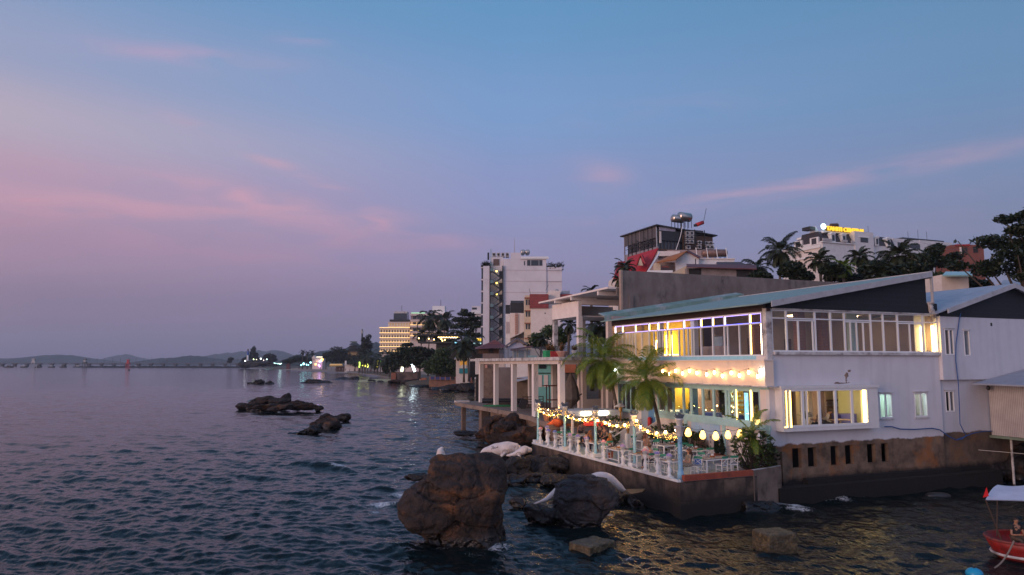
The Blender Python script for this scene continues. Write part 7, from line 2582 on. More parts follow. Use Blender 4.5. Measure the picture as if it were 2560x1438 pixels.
P_(MB().tube([at(1371, 712, D + 2), at(1364, 727, D + 2)], .04, 4), "aerial", mBLACK, rb_)
D = 165.0
c = at(1290, 900, D)
wb_ = thing("white_block_house", "plain white block with a black railed roof terrace and a red wall ladder", "house", (c.x, c.y, 3))
Bk(wb_, "front_wall", mPEACH, *g3(1420, 1562, 768, 0)[:3], None, D, 12, 2)
Bk(wb_, "side_wall", mWHITE, *g3(1376, 1419, 775, 0)[:3], None, D + 1, 11, 2)
Bk(wb_, "terrace_screen", mBLACK, *g3(1420, 1560, 672, 766), D + .5, .4)
Bk(wb_, "terrace_rail", mDGL, *g3(1424, 1560, 650, 671), D + .2, .2)
Bk(wb_, "side_screen", mBLACK, *g3(1376, 1419, 690, 774), D + 1.2, .4)
Grid(wb_, "shutter", M("grey_shutter", (.42, .34, .33)), [g3(1382, 1394, 850, 960), g3(1400, 1412, 850, 960)], D + 1, .2, -.08)
mb = MB(VIEW)
for x in (1470, 1488):
 xx = XU(z3(x, 0)[0], 820, D)
 mb.box(xx - .06, xx + .06, D - .35, D - .2, ZV(838, D), ZV(784, D))
for k in range(12):
 zz = ZV(785 + k * 4.5, D)
 mb.box(XU(z3(1470, 0)[0], 820, D), XU(z3(1488, 0)[0], 820, D), D - .35, D - .25, zz, zz + .1)
mb.build("wall_ladder", M("rusty_ladder", (.36, .14, .09)), wb_, world=True)
mb = MB()
mb.slab([at(1278, 843, D - 3), at(1312, 827, D - 3), at(1312, 829, D + 2), at(1280, 845, D + 2)], .2)
P_(mb, "lean_to_roof", mGRIME, wb_)
Bk(wb_, "lean_to", mCONC, 1276, 1311, 845, None, D - 2, 4, 2)
D = 260.0
c = at(1190, 900, D)
wh = thing("stepped_white_house", "white stepped apartment block beyond the tower", "house", (c.x, c.y, 3))
Bk(wh, "wall", mTOW, *g3(1055, 1143, 702, 0)[:3], None, D, 14, 2)
Grid(wh, "window", mDGL, [g3(1060, 1105, 715, 735), g3(1066, 1080, 905, 945), g3(1090, 1102, 905, 945)], D)
Grid(wh, "balcony", mPAINT, [g3(1048, 1142, 748, 775)], D - 1, 1.2, 0)
# ---- the long hotel with lit balcony lines
D = 450.0
c = at(1010, 900, D)
yh = thing("long_lit_hotel", "long pale hotel whose balcony floors glow with yellow light lines", "hotel", (c.x, c.y, 3))
mHOT = M("hotel_cream", (.62, .50, .44), (.55, .44, .39), .2, .8)
mREC = M("shaded_balcony", (.30, .24, .26), (.2, .16, .18), .4, .9)
eHOT = emitter("hotel_light_line", (1.0, .56, .10), 1.9)
eHOTW = emitter("glowing_recess_wall", (1.0, .60, .30), .26, (.55, .42, .36))  # recess walls glow themselves, in place of light cast by the lines
fl = [(180, 470, 912), (180, 470, 962), (180, 470, 1008), (180, 470, 1050), (180, 470, 1092), (180, 470, 1136)]
for k, (x0, x1, y) in enumerate(fl):
 Bk(yh, "floor_band", mHOT, *g3(x0, x1, y - 5, y + 6), D, 16)
 if k < 5:
  Bk(yh, "balcony_recess", eHOTW if k % 1 == 0 else mREC, *g3(x0 + 8, x1, y + 6, fl[k + 1][2] - 5), D + 1.3, 14)
  Grid(yh, "balcony_wall", mPAINT, [g3(x0 + 8 + j * 26, x0 + 12 + j * 26, y + 6, fl[k + 1][2] - 5) for j in range(11)], D, 1.2, .3)
  Grid(yh, "balcony_door", mDGL, [g3(x0 + 14 + j * 26, x0 + 24 + j * 26, y + 16, fl[k + 1][2] - 8) for j in range(11)], D, .2, 1.2)
 Bk(yh, "light_line", eHOT, *g3(x0 + 4, x1, y - 10, y - 6), D + .2, .6)
for x0, x1, y in ((262, 472, 862), (262, 472, 905)):
 Bk(yh, "floor_band", mHOT, *g3(x0, x1, y - 12, y), D + 1, 16)
Bk(yh, "light_line", eHOT, *g3(270, 470, 902, 906), D + .4, .4)
Bk(yh, "balcony_recess", eHOTW, *g3(270, 470, 862, 893), D + 2.4, 14)
Grid(yh, "balcony_wall", mPAINT, [g3(270 + j * 26, 274 + j * 26, 862, 893) for j in range(8)], D, 1.2, 1.2)
for k, y in enumerate((772, 828, 882, 934, 985)):
 Bk(yh, "floor_band", mHOT, *g3(474, 820, y, y + 20), D - 2, 18)
 if k < 4:
  Bk(yh, "balcony_recess", mREC if k % 2 == 0 else eHOTW, *g3(480, 820, y + 20, y + 54), D + .3, 14)
  Grid(yh, "balcony_door", mDGL, [g3(500 + j * 42, 530 + j * 42, y + 26, y + 50) for j in range(7)], D, .2, .1)
 if k > 1:
  Bk(yh, "light_line", eHOT, *g3(474, 620, y - 5, y - 1), D - 1.8, .4)
Bk(yh, "wall", mHOT, *g3(474, 820, 1005, 0)[:3], None, D, 14, 2)
Bk(yh, "wall", mHOT, *g3(182, 474, 1145, 0)[:3], None, D + 1, 14, 2)
Bk(yh, "green_light_line", emitter("green_line", (.25, 1.0, .35), .8), *g3(485, 615, 763, 770), D - 2, .4)
Bk(yh, "roof_house", mPAINT, *g3(685, 802, 700, 772), D + 3, 10)
Bk(yh, "roof_lounge", mDGL, *g3(318, 445, 772, 828), D + 3, 9)
Bk(yh, "roof_lounge_slab", mBLACK, *g3(280, 470, 828, 846), D + 2, 11)
Bk(yh, "roof_lounge_top", mGRIME, *g3(322, 445, 752, 770), D + 4, 8)
P_(MB().tube([at(1004.5, 764, D + 8), at(1004.5, 778, D + 8)], .15, 4), "mast", mBLACK, yh)
P_(MB().tube([at(1102, 750, D + 8), at(1102, 768, D + 8)], .15, 4), "mast", mBLACK, yh)

# ---- houses on the shore between
D = 118.0
c = at(1230, 900, D)
mh = thing("maroon_roof_house", "two storey timber house with a maroon hipped roof on the shore", "house", (c.x, c.y, 3))
Bk(mh, "upper_wall", mWOODD, 1196, 1258, 871, 884, D, 8)
Bk(mh, "balcony_wall", M("grey_balcony", (.24, .18, .17), (.18, .135, .13), 1.5), 1207, 1259, 884, 896, D - .6, .3)
Bk(mh, "lower_wall", mPEACH, 1188, 1262, 896, 936, D, 8)
Bk(mh, "undercroft", mDARKIN, 1190, 1262, 936, None, D + 1, 7, 0)
Bk(mh, "dark_opening", mDARKIN, 1222, 1232, 872, 883, D, .2, None, -.12)
mb = MB()
e = lambda u, v, d: at(u, v, d)
mb.add([e(1188, 873, D - 2.0), e(1271, 869, D - 2), e(1271, 866, D + 10), e(1188, 869, D + 10), e(1219, 860, D), e(1254, 860.5, D), e(1254, 858, D + 6), e(1219, 858, D + 6), e(1236, 849, D + .5), e(1217, 850, D + 5), e(1236, 849, D + 6)],
  [(0, 1, 5, 4), (1, 2, 6, 5), (3, 0, 4, 7), (4, 5, 8), (5, 6, 10, 8), (4, 8, 10, 7), (2, 3, 7, 6)])
P_(mb, "roof", mMAR, mh)
D = 112.0
c = at(1292, 900, D)
lh = thing("pale_blue_gable_house", "pale blue house with a small pointed gable behind the colonnade", "house", (c.x, c.y, 3))
mPB = M("pale_blue_wall", (.44, .45, .56), (.38, .39, .49), 1.2, .8)
mb = MB()
mb.add([e(1262, 898, D), e(1312, 898, D), e(1312, 866, D), e(1294, 851.5, D), e(1270, 866, D), e(1262, 872, D)], [(0, 1, 2, 3, 4, 5)])
P_(mb, "front_wall", mPB, lh)
mb = MB()
mb.slab([e(1292, 849, D - .6), e(1262, 870, D - .6), e(1262, 868, D + 8), e(1292, 847, D + 8)], .2)
mb.slab([e(1292, 849, D - .6), e(1292, 847, D + 8), e(1318, 862, D + 8), e(1318, 864, D - .6)], .2)
P_(mb, "roof", M("grey_house_roof", (.14, .12, .13), (.10, .085, .09), 1), lh)
P_(MB().add([e(1286, 857, D - .1), e(1300, 857, D - .1), e(1293, 852.5, D - .1)], [(0, 1, 2)]), "gable_vent", mMAUVE, lh)
P_(MB().slab([e(1261, 898, D - 1), e(1283, 889, D - 1), e(1283, 887, D + 4), e(1261, 896, D + 4)], .12), "porch_roof", mFASC, lh)
D = 100.0
c = at(1305, 900, D)
sh_ = thing("small_white_house", "small white roof room with shuttered doors behind the glass balustrade", "house", (c.x, c.y, 4))
Bk(sh_, "wall", mPEACH, 1281, 1328, 874, None, D, 6, 3)
Grid(sh_, "shutter_door", mGREYB, [(1284, 1290, 878, 897), (1296, 1309, 877, 897), (1315, 1324, 877, 897)], D, .15, -.06)
P_(MB().slab([e(1276, 875, D - 1.2), e(1328, 866, D - 1.2), e(1332, 864, D + 6), e(1278, 872, D + 6)], .15), "roof", mMAR, sh_)
Bk(sh_, "teal_parapet", mMINT, 1317, 1342, 889, 897, D - 4, .3)
D = 92.0
c = at(1360, 950, D)
th_ = thing("turquoise_house", "turquoise house with white shuttered doors seen through the colonnade", "house", (c.x, c.y, 3))
mTUR = M("turquoise_wall", (.20, .52, .46), (.17, .44, .40), 1.5, .8)
Bk(th_, "wall", mTUR, 1340, 1382, 908, None, D, 6, 2)
Bk(th_, "string_course", mBLACK, 1340, 1382, 932, 934, D - .15, .15)
Grid(th_, "shutter_door", mPEACH, [(1344, 1355, 938, 968), (1360, 1370, 938, 968)], D, .12, -.08)
Grid(th_, "window", mDGL, [(1347, 1365, 912, 922)], D, .12, -.08)
P_(MB().slab([e(1336, 907, D - 1), e(1386, 907, D - 1), e(1386, 903, D + 6), e(1336, 903, D + 6)], .15), "roof", mGRIME, th_)
D = 86.0
c = at(1420, 950, D)
oh = thing("orange_wall_house", "house wall painted orange with a dark frame behind the colonnade", "house", (c.x, c.y, 3))
Bk(oh, "upper_wall", M("orange_wall", (.70, .22, .10), (.62, .18, .08), 1.5, .8), 1402, 1440, 908, 932, D, 5)
Bk(oh, "lower_wall", mCONC, 1402, 1440, 934, None, D, 5, 2)
Bk(oh, "string_course", mBLACK, 1402, 1440, 932, 934, D - .1, 5)
D = 100.0
c = at(1270, 960, D)
cw = thing("old_concrete_shed", "windowless grey brown concrete shed with a tin roof behind the colonnade", "shed", (c.x, c.y, 3))
Bk(cw, "wall", M("shed_concrete", (.20, .155, .14), (.15, .115, .105), .8, .9), 1246, 1282, 919, None, D, 6, 1)
Bk(cw, "annex_wall", mCONC2, 1283, 1330, 946, None, D - 4, 6, 1)
P_(MB().slab([e(1282, 955, D - 8), e(1330, 944, D - 8), e(1334, 939, D), e(1284, 945, D)], .12), "tin_roof", mFASC, cw)
Bk(cw, "back_wall", mCONC2, 1205, 1245, 908, None, D + 8, 5, 2)
Bk(cw, "hanging_sign", M("salmon_board", (.55, .26, .20)), 1213, 1218, 912, 920, D + 7.5, .2)
D = 132.0
c = at(1215, 970, D)
pal = thing("pole_palisade", "palisade of thin grey poles propping a hut over the water beyond the colonnade", "palisade", (c.x, c.y, 1))
for k in range(38):
 u = 1188 + k * 1.75 + rnd.uniform(-.5, .5)
 q0, q1 = at(u + rnd.uniform(-.8, .8), 999, D + rnd.uniform(-1, 2)), at(u, 948 + rnd.uniform(-1, 3), D + rnd.uniform(-1, 2))
 P_(MB().tube([q0 - UPV * 1.5, q1], .09, 5), "pole", mWOODD if k % 3 else mGRIME, pal)
Bk(pal, "hut_floor", mGRIME, 1186, 1250, 944, 948, D - 2, 7)
Bk(pal, "hut_wall", mCONC2, 1205, 1240, 930, 944, D + 2, 4)
Bk(pal, "back_screen", mDARKIN, 1190, 1252, 949, None, D + 6, .3, 0)

# ---- fence, ruined wall and shore bar
c = at(1125, 955, 215)
fe = thing("blue_panel_fence", "low fence of blue panels between orange posts on a brick sea wall", "fence", (c.x, c.y, 1))
mPOST = M("orange_post", (.42, .16, .09), (.34, .13, .07), 1)
mBLUP = M("dark_blue_panel", (.05, .05, .16), (.04, .04, .12), 1)
fx = [1075, 1087.5, 1100, 1113, 1126, 1138, 1146, 1153, 1160.5, 1168, 1178]
for k in range(len(fx)):
 a = (k / 10)
 Bk(fe, "post", mPOST, fx[k] - .9, fx[k] + .9, 941 + 3 * a, 950 + 4 * a, 215, .4)
 if k < 10 and k != 4:
  Bk(fe, "panel", mBLUP, fx[k] + 1.2, fx[k + 1] - 1.2, 942 + 3 * a, 948.5 + 4 * a, 215, .15)
Bk(fe, "brick_base", M("orange_brick_base", (.36, .17, .10), (.22, .11, .07), .8, .9, wave=('Z', 4, (.12, .07, .05))), 1073, 1182, 950, None, 216, 1.5, .3)
c = at(1018, 940, 268)
rw = thing("ruined_sea_wall", "stained grey ruined sea wall block by the bay", "wall", (c.x, c.y, 1))
Bk(rw, "wall", M("ruined_wall", (.20, .14, .12), (.11, .08, .07), .35, .95, c3=(.05, .04, .035), s3=.3, th3=(.5, .62), bump=.1, bscale=1), 992, 1044, 930, None, 268, 4, .2)
Bk(rw, "side_wall", mBRICK, 978, 990, 932, None, 269, 4, .2)
Bk(rw, "orange_wall", mPOST, 1050, 1066, 945, None, 262, 2, .5)
Bk(rw, "gate_post", mPEACH, 1049, 1052, 928, 952, 262, .6)
c = at(1157, 915, 190)
bs = thing("beach_bar_hut", "little shore bar with a yellow lit front over teal boards", "hut", (c.x, c.y, 2))
Bk(bs, "wall", mPEACH, 1140, 1172, 897, None, 190, 5, 2)
Bk(bs, "lit_front", emitter("bar_front_glow", (.9, .42, .05), .35, (.4, .22, .05)), 1150, 1167, 903, 914, 189.8, .2)
Bk(bs, "pale_boards", mPAINT, 1154, 1166, 912, 921, 189.7, .2)
Bk(bs, "teal_boards", M("teal_boards", (.02, .24, .28)), 1148, 1169, 921, 934, 189.6, .3)
P_(MB().slab([e(1136, 897, 187), e(1176, 895, 187), e(1178, 891, 195), e(1138, 893, 195)], .2), "roof", mGRIME, bs)
c = at(1140, 850, 240)
lr = thing("lit_roof_restaurant", "tree hidden roof restaurant with rows of yellow bulbs and a bright yellow sign front", "restaurant", (c.x, c.y, 3))
Bk(lr, "floor_slab", mBLACK, 1045, 1210, 854, 858, 240, 8)
Bk(lr, "roof_slab", mBLACK, 1045, 1212, 836, 839, 240, 8)
Bk(lr, "wall", mDARKIN, 1090, 1210, 858, None, 242, 6, 2)
mSG = M("sign_front", (.5, .3, .05))
q_ = mSG.node_tree.nodes['Principled BSDF']
Nq, Lq, mq = nodes_of(mSG.node_tree)
tq, nq, rq = mq('ShaderNodeTexCoord'), mq('ShaderNodeTexNoise'), mq('ShaderNodeValToRGB')
nq.inputs['Scale'].default_value = 1.2
Lq.new(tq.outputs['Object'], nq.inputs['Vector'])
Lq.new(nq.outputs[0], rq.inputs[0])
for el_, (p_, c_) in zip(rq.color_ramp.elements, ((.42, (.25, .18, .01, 1)), (.58, (1, .62, .06, 1)))):
 el_.position, el_.color = p_, c_
Lq.new(rq.outputs[0], q_.inputs['Emission Color'])
q_.inputs['Emission Strength'].default_value = 1.8
Bk(lr, "lit_front", mSG, 1184, 1205, 846, 853, 239, .3)
Bk(lr, "lit_step", emitter("pale_cyan_strip", (.5, .9, 1), 1.2), 1184, 1205, 857, 860, 239, .3)
eDOT = emitter("distant_bulb", (1.0, .66, .22), 9.0)
for k in range(16):
 u = 1096 + k * 3.4
 P_(MB().ball(at(u, 843.5 + (k % 2) * .5, 239), .17, 6, 4), "bulb", eDOT, lr)
for u, v in ((1047, 846), (1072, 847), (1085, 849), (1103, 848), (1168, 851), (1106, 852), (1112, 850)):
 P_(MB().ball(at(u, v, 238), .22, 6, 4), "bulb", eDOT, lr)
Bk(lr, "cyan_lights", emitter("cyan_spot", (.15, .65, 1), 1.6), 1137, 1149, 855, 858, 238, .3)

# ================================================================ ROOFTOPS ABOVE THE CONCRETE WALL
D = 150.0
cr = at(1643, 563, D)
rx, ry = cr.x, cr.y
dr = thing("rooftop_restaurant", "dark glazed rooftop restaurant with stacked air conditioners and steel tanks above", "restaurant", (rx, ry, 15))
zt, zb = cr.z, ZV(625, D)
e_b = gy(1790, 575, ry).x
w_l = gx(1560, 598, rx).y - ry
mb = MB()
mb.slab([(rx - .5, ry - .5, zt + .1), (e_b, ry - .5, zt - 1.2), (e_b, ry + w_l, zt - 1.2), (rx - .5, ry + w_l + 1, zt + .1)], .25)
P_(mb, "roof", mBLACK, dr)
P_(MB().box(rx + .4, e_b - .8, ry + .6, ry + w_l - 1, zb, zt - 1.4), "glass_room", mDGL, dr)
mGF = M("grey_gable_panel", (.10, .09, .095), (.07, .065, .07), 1)
P_(MB().box(rx, rx + .3, ry + .5, ry + w_l, zt - 2.6, zt - .2), "side_panel", mGF, dr)
for k in range(9):
 yy = ry + .3 + k * (w_l - .6) / 8
 P_(MB().box(rx - .1, rx + .12, yy, yy + .14, zb - 2, zt - .2), "side_post", mBLACK if k % 4 else mSTEEL, dr)
P_(MB().box(rx + .05, rx + .2, ry, ry + w_l, zb - 1.8, zt - 4.6), "side_glazing", M("pale_reflecting_pane", (.22, .20, .22), None, rough=.12), dr)
mb = MB()
r2 = random.Random(3)
for k in range(46):
 y0 = ry + r2.uniform(.3, w_l - 2.5)
 z0 = zt - 2.6 - r2.uniform(0, 1.6)
 mb.tube([(rx - .2, y0, z0), (rx - .25, y0 + r2.uniform(.8, 2.2), z0 + r2.uniform(-.9, .9))], .06, 4)
P_(mb, "lattice_screen", mBLACK, dr)
P_(MB().box(rx + .3, e_b - 1, ry + .1, ry + .3, zb, zb + .35), "front_beam", mWOODD, dr)
P_(MB().box(rx + .3, gy(1705, 570, ry).x, ry + .1, ry + .35, zt - 3.2, zt - 1.0), "front_screen", mBLACK, dr)
P_(MB().box(gy(1648, 567, ry).x, gy(1688, 567, ry).x, ry - .02, ry + .09, zt - 1.1, zt - .35), "torn_sheet", M("pale_torn_sheet", (.42, .40, .48), (.3, .28, .34), 1), dr)
P_(MB().box(gy(1649, 590, ry).x, gy(1653, 590, ry).x, ry - .05, ry + .2, ZV(607, D), ZV(578, D)), "pale_post", mPEACH, dr)
for a in np.linspace(1656, 1700, 6):
 P_(MB().box(gy(a, 600, ry).x - .05, gy(a, 600, ry).x + .05, ry + .4, ry + .5, zb, zt - 3.2), "front_mullion", mGF, dr)
zz0 = 500 / 4.794
acm = M("ac_white", (.52, .48, .46), (.42, .39, .37), 3, .6)
ac0 = thing("air_conditioner", "x", "air conditioner", (0, 0, 0), 0, "air conditioners stacked on the rooftop restaurant")
MB().box(-.48, .48, 0, .5, 0, .8).build("casing", acm, ac0)
MB().tube([(-.1, -.02, .4), (-.1, .02, .4)], .30, 14).build("fan_grille", mBLACK, ac0)
first = True
zz_ = lambda x, y: (1480 + x / 4.794, 500 + y / 4.794)
for i, (x, y, lb) in enumerate(((1130, 425, "top row, seaward"), (1182, 425, "top row, landward"), (1130, 475, "second row, seaward"), (1182, 475, "second row, landward"), (1130, 527, "third row, seaward"), (1182, 527, "third row, landward"), (1140, 593, "bottom row, seaward, set lower"), (1275, 537, "big one beside the third row"), (1272, 590, "below the big one"), (1358, 545, "right hand stack, upper inner"), (1410, 545, "right hand stack, upper outer"), (1375, 592, "right hand stack, lower inner"), (1422, 592, "right hand stack, lower outer"))):
 p = gy(*zz_(x, y), ry)
 o = ac0 if first else dup(ac0)
 first = False
 o.location = (p.x, ry - .62, p.z)
 o['label'] = "white air conditioner in the " + lb
P_(MB().box(gy(1707, 600, ry).x, gy(1781, 600, ry).x, ry - .1, ry + .1, zb - .3, ZV(582, D)), "unit_backing", mWOODD, dr)
mb = MB()
for u in (1707, 1733, 1757):
 xx = gy(u, 600, ry).x
 mb.box(xx - .08, xx + .08, ry - .7, ry - .55, zb - .3, ZV(568, D))
for v in (590.5, 601, 612, 625):
 mb.box(gy(1707, 600, ry).x, gy(1781 if v > 600 else 1733, 600, ry).x, ry - .69, ry - .56, ZV(v, D), ZV(v, D) + .12)
P_(mb, "unit_rack", mBLACK, dr)
p0, p1 = gy(1706, 566, ry - .8), gy(1690, 625, ry - .8)
P_(MB().tube([p0, p0.lerp(p1, .5) + Vector((.3, 0, .3)), p1], .07, 5), "white_pipe", mPAINT, dr)
for x, y, l, r in ((972, 220, 2.6, .86), (1050, 197, 2.9, .98)):
 p = gy(*zz_(x, y), ry + .5)
 t = thing("steel_tank", "horizontal stainless water tank on the rooftop restaurant, " + ("lower seaward one" if x < 1000 else "larger one standing before the other"), "water tank", p, 0, "steel tanks on the rooftop restaurant")
 mb = MB()
 ax = RT * .86 + FW * .5
 o_ = Vector((0, 0, 0))
 mb.tube([o_ - ax * .25, o_, o_ + ax * l, o_ + ax * (l + .25)], [r * .6, r, r, r * .6], 16)
 mb.build("drum", mSTEEL, t, True)
 mb = MB()
 for k in (0, .35, .7, 1):
  for s in (-1, 1):
   q = ax * l * k + Vector((-ax.y, ax.x, 0)) * s * r * .6
   mb.tube([q + Vector((0, 0, -r * .7)), q + Vector((0, 0, -r - 1.5))], .06, 4)
 mb.build("stand", mBLACK, t)
p = gy(*zz_(1290, 285), ry)
t = thing("solar_heater", "small slanting red drum with a thin aerial on the rooftop restaurant", "water heater", p)
MB().tube([(-.9, 0, -.35), (.9, 0, .35)], .42, 10).build("drum", mRED, t, True)
MB().tube([(1.0, 0, .3), (1.9, 0, 3.6)], .05, 4).build("aerial", mBLACK, t)
MB().box(-1.4, -.9, -.3, .3, -.7, -.2).build("bracket", mBLACK, t)
P_(MB().box(gy(1706, 565, ry).x, gy(1759, 565, ry).x, ry + .2, ry + 5, zt - 1.4, ZV(567, D)), "roof_deck", mGF, dr)
P_(MB().box(gy(1759, 600, ry).x, e_b - .2, ry + 1.5, ry + 8, zb, ZV(578, D)), "right_wing", mBLACK, dr)
P_(MB().box(gy(1756, 580, ry).x, e_b + .6, ry + 1, ry + 9, ZV(577, D), ZV(574, D)), "right_wing_roof", mBLACK, dr)
Bk(dr, "lower_block", mMAUVE, 1640, 1795, 625, None, D + 1, 12, 3)
Bk(dr, "lower_balcony", mPEACH, 1645, 1700, 628, 640, D - .5, 1.0)
# red roofs beside it
D = 138.0
c = at(1600, 680, D)
rr_ = thing("red_gabled_house", "house with steep bright red roofs and small gables below the rooftop restaurant", "house", (c.x, c.y, 10))
mRR = M("bright_red_roof", (.42, .02, .02), (.34, .015, .018), 1.5, .6)
mb = MB()
mb.slab([e(1570, 646, D + 4), e(1647, 623, D), e(1612, 690, D - 4), e(1570, 690, D - 2)], .3)
mb.slab([e(1544, 657, D + 3), e(1562, 656, D + 4), e(1562, 700, D - 1), e(1532, 700, D - 1)], .3)
mb.slab([e(1601, 638, D - 4), e(1590, 666, D - 5), e(1594, 664, D - 3), e(1606, 640, D - 1)], .2)
mb.slab([e(1601, 638, D - 4), e(1606, 640, D - 1), e(1614, 658, D - 3), e(1611, 660, D - 5)], .2)
P_(mb, "roof", mRR, rr_)
P_(MB().add([e(1594, 664, D - 4.4), e(1608, 664, D - 4.4), e(1601, 644, D - 4.4)], [(0, 1, 2)]), "gable_wall", mSIDEW, rr_)
Bk(rr_, "wall", mPEACH, 1540, 1625, 690, None, D, 10, 3)
P_(MB().tube([e(1649, 631, D - 1), e(1618, 682, D - 5)], .18, 5), "barge_board", mPAINT, rr_)
# white house with an orange roof
D = 118.0
c = at(1700, 670, D)
ow = thing("orange_roof_house", "white gabled house with an orange tiled roof slope above the concrete wall", "house", (c.x, c.y, 8))
mb = MB()
mb.add([e(1689, 700, D), e(1747, 700, D), e(1747, 644, D), e(1717, 629, D), e(1689, 645, D)], [(0, 1, 2, 3, 4)])
P_(mb, "gable_wall", mWHITE, ow)
Bk(ow, "wing_wall", mWHITE, 1746, 1840, 648, None, D + 1, 6, 4)
Bk(ow, "wing_cap", mPEACH, 1750, 1838, 646, 648.5, D + .8, 6)
mb = MB()
mb.slab([e(1641, 656, D - 2), e(1690, 648, D - 2.5), e(1717, 627, D - .4), e(1668, 642, D + 6)], .18)
P_(mb, "roof", M("orange_roof", (.42, .15, .04), (.34, .12, .035), 1.2, .7, bump=.02, wave=('X', 4, (.25, .09, .03))), ow)
mb = MB()
mb.slab([e(1717, 627, D - .4), e(1749, 645, D - .4), e(1752, 642, D + 6), e(1720, 625, D + 6)], .18)
P_(mb, "roof", mMAR, ow)
Bk(ow, "porch_wall", mSIDEW, 1642, 1654, 657, None, D - 1, 2, 4)
Bk(ow, "porch_back", mMAUVE, 1654, 1690, 656, None, D + 1.5, 2, 4)
Bk(ow, "porch_rail", mRED, 1655, 1672, 667, 668, D - 1, .1)
Bk(ow, "parapet", mPAINT, 1620, 1682, 676, 682, D - 3, .4)
P_(MB().tube([e(1739, 647, D - 3), e(1739, 664, D - 3)], .08, 5), "camera_pole", mBLACK, ow)
# big horizontal pressure tank
p = at(1780, 633, 132)
t = thing("long_pressure_tank", "long rusty tank with white pipes over a row of blue drums on a roof", "water tank", p)
MB(VIEW).tube([(-1.9, 0, 0), (-1.7, 0, 0), (2.6, 0, 0), (2.8, 0, 0)], [.5, .72, .72, .5], 14).build("drum", M("rusty_steel", (.30, .18, .14), (.20, .12, .10), 1.5, .5, metal=.5), t, True)
mb = MB(VIEW)
for x in (-3.2, -1.2, .6, 2.4):
 mb.tube([(x, -.75, .9), (x + .25, -.75, -1.3)], .08, 5)
mb.build("pipe", mPAINT, t)
mb = MB(VIEW)
for k in range(5):
 mb.tube([(-1.4 + k * .95, -.2, -1.2), (-1.4 + k * .95, .5, -1.2)], .36, 10)
mb.build("blue_drum", mBLUEW, t)
MB(VIEW).box(-3.5, 3.0, -.4, 1.4, -2.2, -1.55).build("base_slab", mGRIME, t)
# low rusty sheds just over the wall
D = 98.0
c = at(1780, 680, D)
ls = thing("tin_roof_shed", "low grey shed with corrugated tin roof and dark openings just over the concrete wall", "shed", (c.x, c.y, 8))
Bk(ls, "wall", M("grey_shed_wall", (.26, .22, .22), (.19, .16, .16), 1, .9), 1720, 1888, 670, None, D, 6, 4)
Grid(ls, "opening", mDARKIN, [(1722, 1752, 672, 690), (1841, 1882, 674, 694)], D, .3, -.08)
P_(MB().slab([e(1716, 667, D - 1), e(1892, 672, D - 1), e(1890, 662, D + 7), e(1716, 660, D + 7)], .12), "roof", mMAR, ls)
mb = MB()
mb.add([e(1672, 686, D + 1), e(1718, 686, D + 1), e(1718, 664, D + 1)], [(0, 1, 2)])
P_(mb, "brick_gable", mSIDEW, ls)
D = 108.0
c = at(1830, 660, D)
ds = thing("dark_gable_house", "dark tiled roof with a tiny yellow gable behind the tin shed", "house", (c.x, c.y, 8))
P_(MB().slab([e(1786, 666, D - 1), e(1885, 668, D - 1), e(1850, 655, D + 5), e(1792, 655, D + 5)], .15), "roof", M("dark_brown_tiles", (.09, .05, .05), (.06, .035, .035), 1.5, .7), ds)
P_(MB().add([e(1784, 667, D - 1.3), e(1798, 667, D - 1.3), e(1791, 659, D - 1.3)], [(0, 1, 2)]), "gable_wall", mSIDEW, ds)
Bk(ds, "wall", mPEACH, 1788, 1880, 667, None, D, 5, 4)

# ================================================================ THE SIGNED HOTEL
D = 200.0
cr = at(2056, 600, D)
hx, hy = cr.x, cr.y
th = thing("mansard_hotel", "large white hotel with dark mansard roof, dormers and a lit yellow roof sign", "hotel", (hx, hy, 10))
HX = lambda u: gy(u, 600, hy).x
HYv = lambda u: gx(u, 610, hx).y
zt, zc = ZV(574, D), ZV(605, D)
zk = lambda v: ZV(v, D)
xr = HX(2392)
yl = HYv(1980)
P_(MB().box(hx, HX(2135), hy, hy + 16, 3, zk(603)), "front_wall", mWHITE, th)
P_(MB().box(HX(2135), HX(2182), hy - .3, hy + 15, 3, zk(571)), "front_wall", mWHITE, th)
P_(MB().box(HX(2182), HX(2305), hy + .4, hy + 15, 3, zk(602)), "front_wall", mWHITE, th)
P_(MB().box(HX(2305), HX(2385), hy + .8, hy + 14, 3, zk(577)), "front_wall", mWHITE, th)
P_(MB().box(HX(2240), HX(2305), hy + .9, hy + 14, zk(602), zk(578)), "upper_room", mWHITE, th)
P_(MB().box(hx - .05, hx + .5, hy + .5, yl, 3, zk(614)), "side_wall", mPEACH, th)
for (x0, x1) in ((hx + .3, HX(2135)), (HX(2183), HX(2240))):
 mb = MB()
 mb.add([(x0, hy + .3, zk(602)), (x1, hy + .3, zk(602)), (x1, hy + 1.8, zk(576)), (x0, hy + 1.8, zk(576)), (x0, hy + 9, zk(602)), (x1, hy + 9, zk(602)), (x1, hy + 8, zk(576)), (x0, hy + 8, zk(576))], [(0, 1, 2, 3), (3, 2, 6, 7), (0, 3, 7, 4), (1, 5, 6, 2)])
 P_(mb, "roof", M("slate_mansard", (.05, .045, .055), (.035, .03, .04), 2, .7, wave=('Z', 2.5, (.02, .02, .025))), th)
mb = MB()
mb.add([(hx + .2, hy + 1.0, zk(610)), (hx + .2, yl, zk(610)), (hx + 2.2, yl, zk(584)), (hx + 2.2, hy + 1, zk(580)), (hx + 8, yl, zk(584)), (hx + 8, hy + 1, zk(580))], [(0, 3, 2, 1), (3, 5, 4, 2)])
P_(mb, "side_roof", M("slate_mansard_side", (.06, .05, .055), (.04, .035, .04), 2, .7), th)
P_(MB().box(hx - .4, HX(2137), hy - .4, hy + .5, zk(606), zk(603)), "cornice", mPAINT, th)
